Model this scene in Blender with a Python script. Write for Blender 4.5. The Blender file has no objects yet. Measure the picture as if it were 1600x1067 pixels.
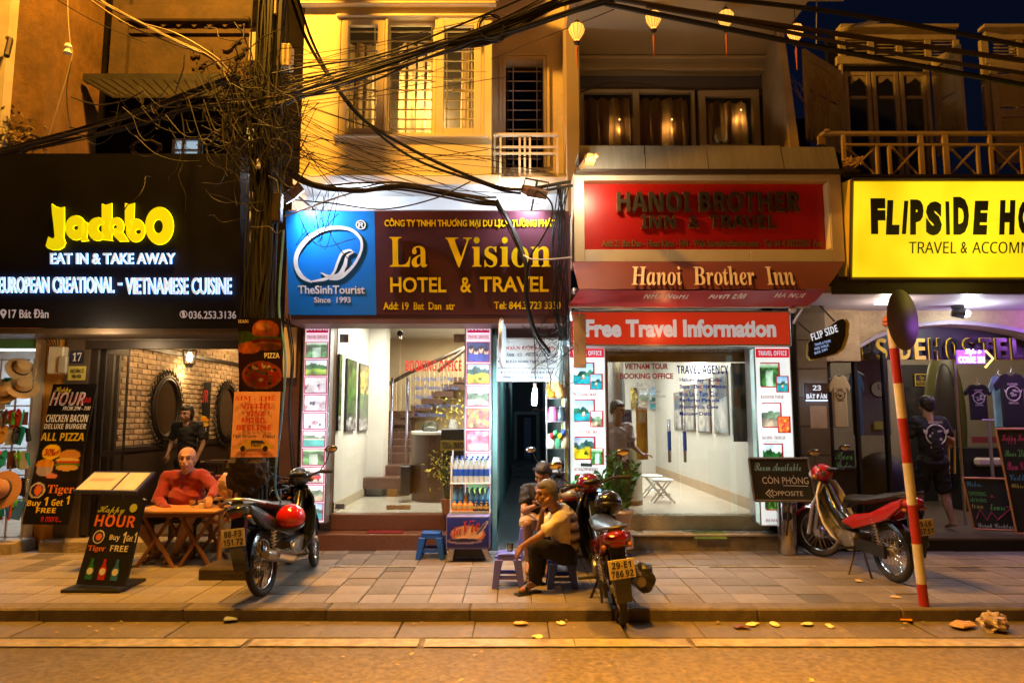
import bpy, bmesh, math, random
import numpy as np
from mathutils import Vector, Matrix, Euler, noise as mnoise
random.seed(7); np.random.seed(7)
R_ = math.radians
SC = bpy.context.scene
COL = SC.collection

# ------------------------------------------------------------------ camera, sky, lamps, exposure
TH = R_(6.23); F_ = 1067.0; CAMZ = 1.6
cam_d = bpy.data.cameras.new('camera'); CAM = bpy.data.objects.new('camera', cam_d); COL.objects.link(CAM)
CAM.location = (0, 0, CAMZ); CAM.rotation_euler = (R_(90)+TH, 0, 0)
cam_d.sensor_width = 36; cam_d.lens = 24.0; cam_d.clip_start = .05; cam_d.clip_end = 400
SC.camera = CAM
W = bpy.data.worlds.new("World"); SC.world = W; W.use_nodes = True
wn = W.node_tree.nodes; wl = W.node_tree.links
bg = wn['Background']; sky = wn.new('ShaderNodeTexSky'); sky.sky_type = 'NISHITA'; sky.sun_disc = False
sky.sun_elevation = R_(-3.1); sky.sun_rotation = R_(200)
hs = wn.new('ShaderNodeMixRGB'); hs.blend_type = 'MULTIPLY'; hs.inputs[0].default_value = 1; hs.inputs[2].default_value = (.30, .55, 1.5, 1)
wl.new(sky.outputs[0], hs.inputs[1]); wl.new(hs.outputs[0], bg.inputs[0]); bg.inputs[1].default_value = .11
vs = SC.view_settings; vs.view_transform = 'Standard'; vs.look = 'None'; vs.exposure = 0.1; vs.gamma = 1
try: vs.use_curve_mapping = False
except Exception: pass
cy = SC.cycles; cy.use_denoising = True; cy.max_bounces = 6; cy.diffuse_bounces = 2; cy.glossy_bounces = 3
cy.transparent_max_bounces = 12; cy.transmission_bounces = 4; cy.sample_clamp_indirect = 4; cy.sample_clamp_direct = 0
cy.caustics_reflective = False; cy.caustics_refractive = False
try: cy.use_light_tree = True
except Exception: pass
def lamp(name, loc, power, color, radius=.1, kind='POINT', rot=None, size=None, size_y=None, spot=None, blend=.5, parent=None, spread=None):
    l = bpy.data.lights.new(name, kind); l.energy = power; l.color = color
    if kind in ('POINT', 'SPOT'): l.shadow_soft_size = radius
    if kind == 'SPOT': l.spot_size = R_(spot or 60); l.spot_blend = blend
    if kind == 'AREA':
        l.shape = 'RECTANGLE'; l.size = size or 1; l.size_y = size_y or size or 1
        if spread: l.spread = R_(spread)
    o = bpy.data.objects.new(name, l); COL.objects.link(o); o.location = loc
    if rot is not None: o.rotation_euler = rot
    if parent is not None: o.parent = parent; o.matrix_parent_inverse = Matrix.Translation(-parent.location)
    return o
def aim(loc, tgt): return (Vector(tgt)-Vector(loc)).to_track_quat('-Z', 'Y').to_euler()
SOD = (1.0, .43, .04)
STREET = (-3.5, 5.9, 8.9)
lamp('street_lamp_light', STREET, 3400, SOD, .16)
lamp('street_lamp_beam', (-1.9, 5.0, 8.6), 3000, SOD, .16, 'SPOT', (R_(-16), 0, 0), spot=112, blend=.6)
lamp('street_lamp_beam', (1.2, 3.3, 8.6), 14500, (1, .40, .018), .16, 'SPOT', (R_(-20), 0, 0), spot=84, blend=.7)  # unseen spot added in front to brighten the road
lamp('street_lamp_beam', (-19, 3.5, 8.8), 3800, SOD, .2, 'SPOT', (R_(-8), 0, 0), spot=140, blend=.6)
lamp('street_lamp_beam', (16, 1.5, 8.8), 4600, SOD, .2, 'SPOT', (R_(-10), 0, 0), spot=125, blend=.6)

# ------------------------------------------------------------------ projection helpers
CT, ST = math.cos(TH), math.sin(TH)
def ray(px, py):
    u = (px-800)/F_; v = (533.5-py)/F_
    return Vector((u, CT-v*ST, ST+v*CT))
EYE = Vector((0, 0, CAMZ))
def pt(px, py, Y):
    d = ray(px, py); return EYE + d*(Y/d.y)
class Pl:
    """a plane in the place; at(px,py) is the point of it seen at that pixel of the photograph"""
    def __init__(s, p, n): s.p = Vector(p); s.n = Vector(n).normalized()
    def at(s, px, py):
        d = ray(px, py); return EYE + d*((s.p-EYE).dot(s.n)/d.dot(s.n))
def PY(Y): return Pl((0, Y, 0), (0, -1, 0))
def PZ(z): return Pl((0, 0, z), (0, 0, 1))
def PX_(x): return Pl((x, 0, 0), (1, 0, 0))
def RR(px0, py0, px1, py1, Y):
    m = (py0+py1)/2
    return pt(px0, m, Y).x, pt(px1, m, Y).x, pt(800, py1, Y).z, pt(800, py0, Y).z
def ZZ(py, Y): return pt(800, py, Y).z
def XX(px, Y, py=650): return pt(px, py, Y).x

# ------------------------------------------------------------------ materials
MATS = {}
def lin(c):
    return tuple(((x/12.92) if x <= .04045 else ((x+.055)/1.055)**2.4) for x in c)
def hexc(h):
    return lin(tuple(int(h[i:i+2], 16)/255 for i in (0, 2, 4)))
def mat(name, col=(.5, .5, .5), rough=.6, metal=0, var=.12, scale=6, bump=.0, bscale=40, emit=None, es=0, coat=0, rnd=0, dirt=0, dcol=(.03, .025, .02), spec=.5, stretch=None, sheen=0, alpha=None):
    if name in MATS: return MATS[name]
    m = bpy.data.materials.new(name); m.use_nodes = True; nt = m.node_tree; n = nt.nodes; l = nt.links
    p = n['Principled BSDF']; p.inputs['Roughness'].default_value = rough; p.inputs['Metallic'].default_value = metal
    p.inputs['Specular IOR Level'].default_value = spec
    if coat: p.inputs['Coat Weight'].default_value = coat; p.inputs['Coat Roughness'].default_value = .08
    tc = n.new('ShaderNodeTexCoord'); mp = n.new('ShaderNodeMapping'); l.new(tc.outputs['Object'], mp.inputs[0])
    if stretch: mp.inputs['Scale'].default_value = stretch
    nz = n.new('ShaderNodeTexNoise'); nz.inputs['Scale'].default_value = scale; nz.inputs['Detail'].default_value = 6; nz.inputs['Roughness'].default_value = .65
    l.new(mp.outputs[0], nz.inputs['Vector'])
    cr = n.new('ShaderNodeValToRGB'); cr.color_ramp.elements[0].position = .3; cr.color_ramp.elements[1].position = .7
    cr.color_ramp.elements[0].color = (*[max(0, c*(1-var)) for c in col], 1); cr.color_ramp.elements[1].color = (*[min(1, c*(1+var)) for c in col], 1)
    l.new(nz.outputs['Fac'], cr.inputs[0]); out = cr.outputs[0]
    if rnd:
        oi = n.new('ShaderNodeObjectInfo'); mr = n.new('ShaderNodeMapRange'); mr.inputs['To Min'].default_value = 1-rnd; mr.inputs['To Max'].default_value = 1+rnd
        l.new(oi.outputs['Random'], mr.inputs['Value']); vm = n.new('ShaderNodeVectorMath'); vm.operation = 'SCALE'
        l.new(out, vm.inputs[0]); l.new(mr.outputs[0], vm.inputs['Scale']); out = vm.outputs[0]
    if dirt:
        n2 = n.new('ShaderNodeTexNoise'); n2.inputs['Scale'].default_value = scale*.37; n2.inputs['Detail'].default_value = 8; n2.inputs['Roughness'].default_value = .75
        l.new(mp.outputs[0], n2.inputs['Vector']); c2 = n.new('ShaderNodeValToRGB'); c2.color_ramp.elements[0].position = .48; c2.color_ramp.elements[1].position = .68
        c2.color_ramp.elements[0].color = (0, 0, 0, 1); c2.color_ramp.elements[1].color = (dirt, dirt, dirt, 1); l.new(n2.outputs['Fac'], c2.inputs[0])
        mx = n.new('ShaderNodeMixRGB'); l.new(c2.outputs[0], mx.inputs[0]); l.new(out, mx.inputs[1]); mx.inputs[2].default_value = (*dcol, 1); out = mx.outputs[0]
    l.new(out, p.inputs['Base Color'])
    rr = n.new('ShaderNodeMapRange'); rr.inputs['To Min'].default_value = max(.03, rough-.1); rr.inputs['To Max'].default_value = min(1, rough+.12)
    l.new(nz.outputs['Fac'], rr.inputs['Value']); l.new(rr.outputs[0], p.inputs['Roughness'])
    if bump:
        b = n.new('ShaderNodeBump'); b.inputs['Strength'].default_value = min(1, bump); b.inputs['Distance'].default_value = .01*max(1, bump)
        n3 = n.new('ShaderNodeTexNoise'); n3.inputs['Scale'].default_value = bscale; n3.inputs['Detail'].default_value = 5
        l.new(mp.outputs[0], n3.inputs['Vector']); l.new(n3.outputs['Fac'], b.inputs['Height']); l.new(b.outputs[0], p.inputs['Normal'])
    if emit: p.inputs['Emission Color'].default_value = (*emit, 1); p.inputs['Emission Strength'].default_value = es
    if sheen: p.inputs['Sheen Weight'].default_value = sheen
    if alpha is not None: p.inputs['Alpha'].default_value = alpha
    MATS[name] = m; return m
def emis(name, col, s=1.0, sample=True):
    if name in MATS: return MATS[name]
    m = bpy.data.materials.new(name); m.use_nodes = True; p = m.node_tree.nodes['Principled BSDF']
    p.inputs['Base Color'].default_value = (*[c*.6 for c in col], 1); p.inputs['Roughness'].default_value = .4
    p.inputs['Emission Color'].default_value = (*col, 1); p.inputs['Emission Strength'].default_value = s
    if not sample:
        try: m.cycles.emission_sampling = 'NONE'
        except Exception: pass
    MATS[name] = m; return m
def inkmat(name, lit=0.0, rough=.35, gloss=.5, uneven=0, lights=None):
    """printed sheet: colour from the print (attribute Col), backlit when lit > 0"""
    if name in MATS: return MATS[name]
    m = bpy.data.materials.new(name); m.use_nodes = True; nt = m.node_tree; n = nt.nodes; l = nt.links; p = n['Principled BSDF']
    a = n.new('ShaderNodeAttribute'); a.attribute_name = 'Col'
    l.new(a.outputs['Color'], p.inputs['Base Color']); p.inputs['Roughness'].default_value = rough; p.inputs['Specular IOR Level'].default_value = gloss
    if lit:
        l.new(a.outputs['Color'], p.inputs['Emission Color']); p.inputs['Emission Strength'].default_value = lit
        try: m.cycles.emission_sampling = 'NONE' if lit < .4 else 'AUTO'
        except Exception: pass
    MATS[name] = m; return m
def glassmat(name, tint=(1, 1, 1), refl=1.0, base=.0, rough=.0):
    if name in MATS: return MATS[name]
    m = bpy.data.materials.new(name); m.use_nodes = True; nt = m.node_tree; n = nt.nodes; l = nt.links
    n.remove(n['Principled BSDF']); t = n.new('ShaderNodeBsdfTransparent'); t.inputs[0].default_value = (*tint, 1)
    g = n.new('ShaderNodeBsdfGlossy'); g.inputs['Roughness'].default_value = rough
    fr = n.new('ShaderNodeFresnel'); fr.inputs[0].default_value = 1.5
    ma = n.new('ShaderNodeMath'); ma.operation = 'MULTIPLY_ADD'; ma.inputs[1].default_value = refl; ma.inputs[2].default_value = base; l.new(fr.outputs[0], ma.inputs[0])
    mx = n.new('ShaderNodeMixShader'); l.new(ma.outputs[0], mx.inputs[0]); l.new(t.outputs[0], mx.inputs[1]); l.new(g.outputs[0], mx.inputs[2])
    l.new(mx.outputs[0], n['Material Output'].inputs[0]); MATS[name] = m; return m

def vinyl(name, col):
    m = bpy.data.materials.new(name); m.use_nodes = True; n = m.node_tree.nodes; l = m.node_tree.links; p = n['Principled BSDF']; p.inputs['Base Color'].default_value = (*col, 1); p.inputs['Roughness'].default_value = .4
    t = n.new('ShaderNodeBsdfTranslucent'); t.inputs[0].default_value = (*col, 1); x = n.new('ShaderNodeMixShader'); x.inputs[0].default_value = .6; l.new(p.outputs[0], x.inputs[1]); l.new(t.outputs[0], x.inputs[2]); l.new(x.outputs[0], n['Material Output'].inputs[0]); return m

# ------------------------------------------------------------------ objects
USED = {}
def setp(o, label=None, cat=None, group=None, kind=None):
    if label: o['label'] = label
    if cat: o['category'] = cat
    if group: o['group'] = group
    if kind: o['kind'] = kind
    return o
def adopt(o, parent, world=True):
    if parent is None: return o
    o.parent = parent
    if world and parent.parent is None and parent.type == 'EMPTY': o.matrix_parent_inverse = Matrix.Translation(-Vector(parent.location))
    return o
def thing(name, label, cat, loc=(0, 0, 0), rz=0, group=None):
    o = bpy.data.objects.new(name, None); COL.objects.link(o); o.location = loc; o.rotation_euler = (0, 0, rz); o.empty_display_size = .1
    return setp(o, label, cat, group)
class MB:
    def __init__(s): s.v = []; s.f = []; s.mi = []; s.m = 0
    def add(s, vs, fs):
        b = len(s.v); s.v += [tuple(v) for v in vs]; s.f += [tuple(b+i for i in f) for f in fs]; s.mi += [s.m]*len(fs); return s
    def box(s, x0, x1, y0, y1, z0, z1, M=None):
        if x0 > x1: x0, x1 = x1, x0
        if y0 > y1: y0, y1 = y1, y0
        if z0 > z1: z0, z1 = z1, z0
        vs = [Vector(p) for p in ((x0, y0, z0), (x1, y0, z0), (x1, y1, z0), (x0, y1, z0), (x0, y0, z1), (x1, y0, z1), (x1, y1, z1), (x0, y1, z1))]
        if M is not None: vs = [M @ v for v in vs]
        return s.add(vs, [(0, 3, 2, 1), (4, 5, 6, 7), (0, 1, 5, 4), (1, 2, 6, 5), (2, 3, 7, 6), (3, 0, 4, 7)])
    def cbox(s, c, d, M=None):
        return s.box(c[0]-d[0]/2, c[0]+d[0]/2, c[1]-d[1]/2, c[1]+d[1]/2, c[2]-d[2]/2, c[2]+d[2]/2, M)
    def quad(s, a, b, c, d): return s.add([a, b, c, d], [(0, 1, 2, 3)])
    def prism(s, pts, n, M=None, cap=True):
        """pts: 3-D outline; n: extrusion vector"""
        k = len(pts); n = Vector(n); vs = [Vector(p) for p in pts]+[Vector(p)+n for p in pts]
        if M is not None: vs = [M @ v for v in vs]
        fs = [(i, (i+1) % k, k+(i+1) % k, k+i) for i in range(k)]
        if cap: fs += [tuple(range(k))[::-1], tuple(range(k, 2*k))]
        return s.add(vs, fs)
    def tube(s, pts, r, n=6, closed=False, r2=None, cap=True):
        pts = [Vector(p) for p in pts]; k = len(pts); vs = []; up = None
        for i, p in enumerate(pts):
            if closed: t = pts[(i+1) % k]-pts[i-1]
            else: t = pts[min(i+1, k-1)]-pts[max(i-1, 0)]
            if t.length < 1e-9: t = Vector((0, 0, 1))
            t.normalize()
            if up is None: up = Vector((0, 0, 1)) if abs(t.z) < .9 else Vector((1, 0, 0))
            a = t.cross(up)
            if a.length < 1e-6: a = t.orthogonal()
            a.normalize(); b = a.cross(t); up = b
            rr = r if not isinstance(r, (list, tuple)) else r[i]
            if r2 is not None: rr = r+(r2-r)*i/max(1, k-1)
            for j in range(n):
                an = 2*math.pi*j/n; vs.append(p+a*math.cos(an)*rr+b*math.sin(an)*rr)
        fs = []
        for i in range(k if closed else k-1):
            i2 = (i+1) % k
            for j in range(n): fs.append((i*n+j, i*n+(j+1) % n, i2*n+(j+1) % n, i2*n+j))
        if cap and not closed: fs += [tuple(range(n))[::-1], tuple(range((k-1)*n, k*n))]
        return s.add(vs, fs)
    def cyl(s, p0, p1, r0, r1=None, n=12): return s.tube([p0, p1], r0, n, r2=r0 if r1 is None else r1)
    def lathe(s, prof, c=(0, 0, 0), n=16, M=None):
        """prof: [(r,z)]"""
        vs = []; c = Vector(c)
        for r, z in prof:
            for j in range(n):
                a = 2*math.pi*j/n; v = Vector((r*math.cos(a), r*math.sin(a), z)); vs.append((M @ v if M is not None else v)+c)
        fs = [(i*n+j, i*n+(j+1) % n, (i+1)*n+(j+1) % n, (i+1)*n+j) for i in range(len(prof)-1) for j in range(n)]
        fs += [tuple(range(n))[::-1], tuple(range((len(prof)-1)*n, len(prof)*n))]
        return s.add(vs, fs)
    def ell(s, c, r, M=None, n=14, m=9):
        c = Vector(c); vs = []; r = Vector(r) if not isinstance(r, (int, float)) else Vector((r, r, r))
        for i in range(m+1):
            t = math.pi*i/m
            for j in range(n):
                a = 2*math.pi*j/n; v = Vector((r.x*math.sin(t)*math.cos(a), r.y*math.sin(t)*math.sin(a), r.z*math.cos(t)))
                vs.append((M @ v if M is not None else v)+c)
        return s.add(vs, [(i*n+j, (i+1)*n+j, (i+1)*n+(j+1) % n, i*n+(j+1) % n) for i in range(m) for j in range(n)])
    def torus(s, c, R, r, M=None, n=32, k=8, sc=(1, 1)):
        pts = []
        for i in range(n):
            a = 2*math.pi*i/n; v = Vector((R*math.cos(a)*sc[0], R*math.sin(a)*sc[1], 0)); pts.append((M @ v if M is not None else v)+Vector(c))
        return s.tube(pts, r, k, closed=True)
    def mesh(s, name, mats, smooth=False, bev=0):
        me = bpy.data.meshes.new(name); me.from_pydata(s.v, [], s.f)
        if not isinstance(mats, (list, tuple)): mats = [mats]
        for m in mats: me.materials.append(m)
        if len(mats) > 1: me.polygons.foreach_set('material_index', s.mi)
        bm = bmesh.new(); bm.from_mesh(me)
        bmesh.ops.remove_doubles(bm, verts=bm.verts, dist=1e-5) if smooth else None
        if bev:
            ed = [e for e in bm.edges if len(e.link_faces) == 2 and e.calc_face_angle(0) > .6]
            try: bmesh.ops.bevel(bm, geom=ed, offset=bev, segments=2 if smooth else 1, affect='EDGES', profile=.5, clamp_overlap=True)
            except Exception: pass
        bmesh.ops.recalc_face_normals(bm, faces=bm.faces); bm.to_mesh(me); bm.free()
        if smooth:
            me.polygons.foreach_set('use_smooth', [True]*len(me.polygons))
            try: me.set_sharp_from_angle(angle=R_(42))
            except Exception: pass
        me.update(); return me
    def build(s, name, mats, parent=None, label=None, cat=None, group=None, kind=None, smooth=False, bev=0, world=True):
        o = bpy.data.objects.new(name, s.mesh(name, mats, smooth, bev)); COL.objects.link(o); adopt(o, parent, world)
        return setp(o, label, cat, group, kind)
def B(name, m, parent, x0, x1, y0, y1, z0, z1, bev=0, **k):
    return MB().box(x0, x1, y0, y1, z0, z1).build(name, m, parent, bev=bev, **k)
def pB(name, m, parent, px0, py0, px1, py1, Y, D=.05, bev=0, **k):
    """box whose front face covers that rectangle of the photo at depth Y, D deep"""
    x0, x1, z0, z1 = RR(px0, py0, px1, py1, Y)
    return B(name, m, parent, x0, x1, Y, Y+D, z0, z1, bev, **k)
def kids(o): return [c for c in COL.objects if c.parent == o]
def dup(root, loc=None, rz=None, label=None, group=None, kidmap=None):
    kidmap = kidmap or {}
    r = root.copy(); COL.objects.link(r)
    if loc is not None: r.location = loc
    if rz is not None: r.rotation_euler.z = rz
    if label: r['label'] = label
    if group: r['group'] = group
    for ch in list(root.children):
        c = ch.copy(); COL.objects.link(c); c.parent = r
        for g in ch.children:
            d = g.copy(); COL.objects.link(d); d.parent = c
    return r
def share(name, me, parent, M, **k):
    o = bpy.data.objects.new(name, me); COL.objects.link(o)
    o.matrix_basis = M; adopt(o, parent); return setp(o, **k)
def smoothpts(pts, n=8):
    P = [Vector(p) for p in pts]; P = [2*P[0]-P[1]]+P+[2*P[-1]-P[-2]]; out = []
    for i in range(1, len(P)-2):
        a, b, c, d = P[i-1:i+3]
        for j in range(n):
            t = j/n; out.append(.5*((2*b)+(c-a)*t+(2*a-5*b+4*c-d)*t*t+(3*b-a-3*c+d)*t**3))
    out.append(P[-2]); return out

# ------------------------------------------------------------------ lettering
def _mp(s, up, lo, dg):
    o = ''
    for ch in s:
        if 'A' <= ch <= 'Z': o += chr(up+ord(ch)-65)
        elif 'a' <= ch <= 'z' and lo: o += chr(lo+ord(ch)-97)
        elif '0' <= ch <= '9' and dg: o += chr(dg+ord(ch)-48)
        else: o += ch
    return o
def SB(s): return _mp(s, 0x1D5D4, 0x1D5EE, 0x1D7EC)      # bold sans
def SF(s): return _mp(s, 0x1D400, 0x1D41A, 0x1D7CE)      # bold serif
def SI(s): return _mp(s, 0x1D468, 0x1D482, 0x1D7CE)      # bold serif italic
def SS(s): return _mp(s, 0x1D4D0, 0x1D4EA, 0)            # bold script
def SN(s): return _mp(s, 0x1D5A0, 0x1D5BA, 0x1D7E2)      # plain sans
TXT = []
def text(parent, s, bl, U, V, m, ext=.004, off=0, shear=0, name='lettering', world=True, label=None):
    """lettering stretched over the parallelogram bl, bl+U, bl+V"""
    c = bpy.data.curves.new(name, 'FONT'); c.body = s; c.size = 1; c.offset = off; c.extrude = 0; c.resolution_u = 3; c.shear = shear; c.align_x = 'CENTER'
    c.space_line = .95
    o = bpy.data.objects.new(name, c); COL.objects.link(o)
    TXT.append((o, c, parent, Vector(bl), Vector(U), Vector(V), m, ext, world, label)); return o
def ptext(parent, s, px0, py0, px1, py1, pl, m, ext=.004, off=0, shear=0, lift=.003, label=None):
    if not isinstance(pl, Pl): pl = PY(pl)
    bl = pl.at(px0, py1); br = pl.at(px1, py1); tl = pl.at(px0, py0)
    n = (br-bl).cross(tl-bl).normalized()
    V = tl-bl
    if abs(pl.n.x) < 1e-6: V.x = 0
    return text(parent, s, bl+n*lift, br-bl, V, m, ext, off, shear, label=label)
def finish_text():
    bpy.context.view_layer.update(); dg = bpy.context.evaluated_depsgraph_get()
    for o, c, parent, bl, U, V, m, ext, world, label in TXT:
        me = bpy.data.meshes.new_from_object(o.evaluated_get(dg)); nm = 'lettering'
        n = len(me.vertices)
        if n == 0: bpy.data.objects.remove(o); continue
        a = np.empty(n*3, 'f'); me.vertices.foreach_get('co', a); a = a.reshape(-1, 3)
        lo = a.min(0); hi = a.max(0); w = max(hi[0]-lo[0], 1e-6); h = max(hi[1]-lo[1], 1e-6)
        N = U.cross(V).normalized()
        P = np.array(bl)[None]+((a[:, :1]-lo[0])/w)*np.array(U)[None]+((a[:, 1:2]-lo[1])/h)*np.array(V)[None]
        # front sheet plus side walls
        faces = [tuple(p.vertices) for p in me.polygons]; cnt = {}
        for f in faces:
            for i in range(len(f)):
                e = (f[i], f[(i+1) % len(f)]); cnt[e] = 1
        bd = [e for e in cnt if (e[1], e[0]) not in cnt]
        F2 = [tuple(f) for f in faces]+[(e[1], e[0], e[0]+n, e[1]+n) for e in bd]
        P2 = np.concatenate([P+np.array(N)[None]*ext, P], 0)
        me2 = bpy.data.meshes.new(nm); me2.from_pydata(P2.tolist(), [], F2)
        for mm in (m if isinstance(m, (list, tuple)) else [m]): me2.materials.append(mm)
        if isinstance(m, (list, tuple)) and len(m) > 1:
            me2.polygons.foreach_set('material_index', [0]*len(faces)+[1]*len(bd))
        name = o.name.split('.')[0]
        bpy.data.objects.remove(o); q = bpy.data.objects.new(name, me2); COL.objects.link(q); adopt(q, parent, world)
        if label: q['label'] = label
        bpy.data.meshes.remove(me)

# ------------------------------------------------------------------ printed pictures (painted procedurally on a grid of vertices)
class Cv:
    def __init__(s, w, h, bg=(1, 1, 1), asp=None):
        s.w, s.h = w, h; s.a = np.zeros((h, w, 3)); s.a[:] = bg
        yy, xx = np.mgrid[0:h, 0:w]; s.x = xx/(w-1); s.y = yy/(h-1); s.k = asp or h/w
    def rect(s, x0, y0, x1, y1, c): s.a[(s.x >= x0) & (s.x <= x1) & (s.y >= y0) & (s.y <= y1)] = c; return s
    def ell(s, cx, cy, rx, ry, c, rot=0, amt=1):
        ca, sa = math.cos(rot), math.sin(rot); dx = s.x-cx; dy = s.y-cy
        k = ((dx*ca+dy*sa)/rx)**2+((-dx*sa+dy*ca)/ry)**2; m = k < 1
        s.a[m] = s.a[m]*(1-amt)+np.array(c)*amt; return s
    def grad(s, y0, y1, c0, c1):
        m = (s.y >= y0) & (s.y <= y1); t = ((s.y-y0)/(y1-y0))[..., None]
        g = np.array(c0)*(1-t)+np.array(c1)*t; s.a[m] = g[m]; return s
    def noise(s, amt, n=4, seed=0, m=None):
        r = np.random.RandomState(seed); f = np.zeros((s.h, s.w))
        for o in range(n):
            k = 3*2**o; g = r.rand(k+2, k+2); xi = s.x*k; yi = s.y*k; x0 = xi.astype(int); y0 = yi.astype(int); tx = xi-x0; ty = yi-y0
            f += (g[y0, x0]*(1-tx)*(1-ty)+g[y0, x0+1]*tx*(1-ty)+g[y0+1, x0]*(1-tx)*ty+g[y0+1, x0+1]*tx*ty-.5)/(1.5**o)
        d = 1+amt*f[..., None]
        if m is None: s.a *= d
        else: s.a[m] = (s.a*d)[m]
        s.a = s.a.clip(0, 1); return s
    def below(s, fn, c, sh=0, seed=0):
        m = s.y > fn(s.x); s.a[m] = c
        if sh: s.noise(sh, 4, seed, m)
        return s
def photo(kind, seed=0, w=26, h=18):
    r = np.random.RandomState(seed); c = Cv(w, h); ph = r.rand(6)*6
    ridge = lambda x, b, a, f: b+a*(np.sin(x*f+ph[0])+.6*np.sin(x*f*2.3+ph[1])+.35*np.sin(x*f*5.1+ph[2]))
    if kind == 'bay':
        c.grad(0, .6, (.45, .68, .88), (.85, .92, .95)); c.below(lambda x: ridge(x, .42, .1, 5), (.15, .35, .28), .7, seed)
        c.below(lambda x: .6+0*x, (.1, .55, .6), .3, seed+1); c.ell(.5, .72, .13, .05, (.55, .35, .2)); c.ell(.5, .64, .05, .06, (.9, .85, .75))
    elif kind == 'green':
        c.grad(0, .4, (.75, .85, .92), (.9, .95, .9)); c.below(lambda x: ridge(x, .28, .07, 6), (.12, .35, .15), .8, seed)
        c.below(lambda x: ridge(x, .62, .04, 4), (.45, .62, .15), .8, seed+2)
    elif kind == 'field':
        c.grad(0, .35, (.55, .7, .9), (.85, .9, .95)); c.below(lambda x: ridge(x, .22, .08, 5), (.18, .32, .3), .6, seed)
        c.below(lambda x: .5+.05*np.sin(x*7), (.75, .7, .12), .6, seed+2); c.ell(.6, .75, .1, .1, (.2, .25, .1))
    elif kind == 'river':
        c.a[:] = (.2, .4, .2); c.noise(1.2, 4, seed); c.rect(.3, .3, .7, 1, (.6, .75, .65)); c.noise(.6, 3, seed+1); c.grad(0, .15, (.8, .9, .85), (.5, .7, .5))
    elif kind == 'room':
        c.a[:] = (.86, .86, .88); c.noise(.3, 3, seed); c.below(lambda x: .6-.3*x, (.75, .75, .78), .4, seed)
        for i in range(6): c.ell(r.rand(), .4+r.rand()*.5, .07, .12, (.25, .22, .3) if i % 2 else (.65, .45, .5))
    elif kind == 'crowd':
        c.a[:] = (.12, .16, .42); c.noise(.8, 3, seed)
        for i in range(4): c.ell(.15+.24*i, .4+.12*(i % 2), .1, .16, (.9, .68, .55)); c.ell(.15+.24*i, .26+.12*(i % 2), .12, .1, (.06, .05, .09)); c.rect(.05+.24*i, .62, .24+.24*i, 1, (.15, .2, .6))
    elif kind == 'market':
        c.a[:] = (.8, .3, .15); c.noise(1.2, 4, seed)
        for i in range(14): c.ell(r.rand(), r.rand(), .08, .1, [(.95, .5, .1), (.85, .15, .2), (.3, .1, .25), (.95, .8, .3)][r.randint(4)])
    elif kind == 'pink':
        c.a[:] = (.8, .35, .5); c.noise(1.0, 4, seed); c.below(lambda x: .7+0*x, (.75, .6, .6), .5, seed)
        for i in range(9): c.ell(r.rand(), r.rand()*.6, .09, .12, [(.9, .2, .4), (.95, .7, .75), (.5, .15, .2)][r.randint(3)])
    elif kind == 'bus':
        c.a[:] = (.88, .86, .88); c.noise(.2, 3, seed); c.ell(.5, .62, .42, .2, (.8, .1, .1), .1); c.ell(.5, .45, .38, .12, (.15, .15, .2), .1); c.rect(.1, .85, .95, 1, (.7, .68, .65)); c.ell(.3, .75, .06, .07, (.1, .1, .1)); c.ell(.75, .82, .06, .07, (.1, .1, .1))
    elif kind == 'swim':
        c.grad(0, .4, (.7, .85, .9), (.85, .92, .92)); c.below(lambda x: ridge(x, .3, .08, 6), (.3, .45, .35), .6, seed); c.below(lambda x: .48+0*x, (.15, .62, .6), .3, seed)
        c.rect(0, .48, 1, .55, (.85, .8, .65))
    elif kind == 'town':
        c.grad(0, .4, (.9, .92, .94), (.8, .85, .88)); c.below(lambda x: ridge(x, .35, .05, 7), (.35, .45, .35), .9, seed); c.below(lambda x: .65+0*x, (.55, .5, .42), .9, seed+4)
    elif kind == 'leaf':
        c.a[:] = (.16, .3, .1); c.noise(1.6, 4, seed)
        for i in range(12): c.ell(r.rand(), r.rand(), .16, .05, (.3, .5, .12) if i % 2 else (.1, .2, .08), r.rand()*3)
    elif kind == 'gold':
        c.a[:] = (.6, .5, .18); c.noise(1.4, 4, seed); c.ell(.5, .4, .35, .2, (.75, .68, .35)); c.noise(.8, 4, seed+3)
    elif kind == 'mono':
        c.a[:] = (.5, .5, .5); c.noise(1.4, 4, seed)
    c.noise(.25, 4, seed+9); return c.a
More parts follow.
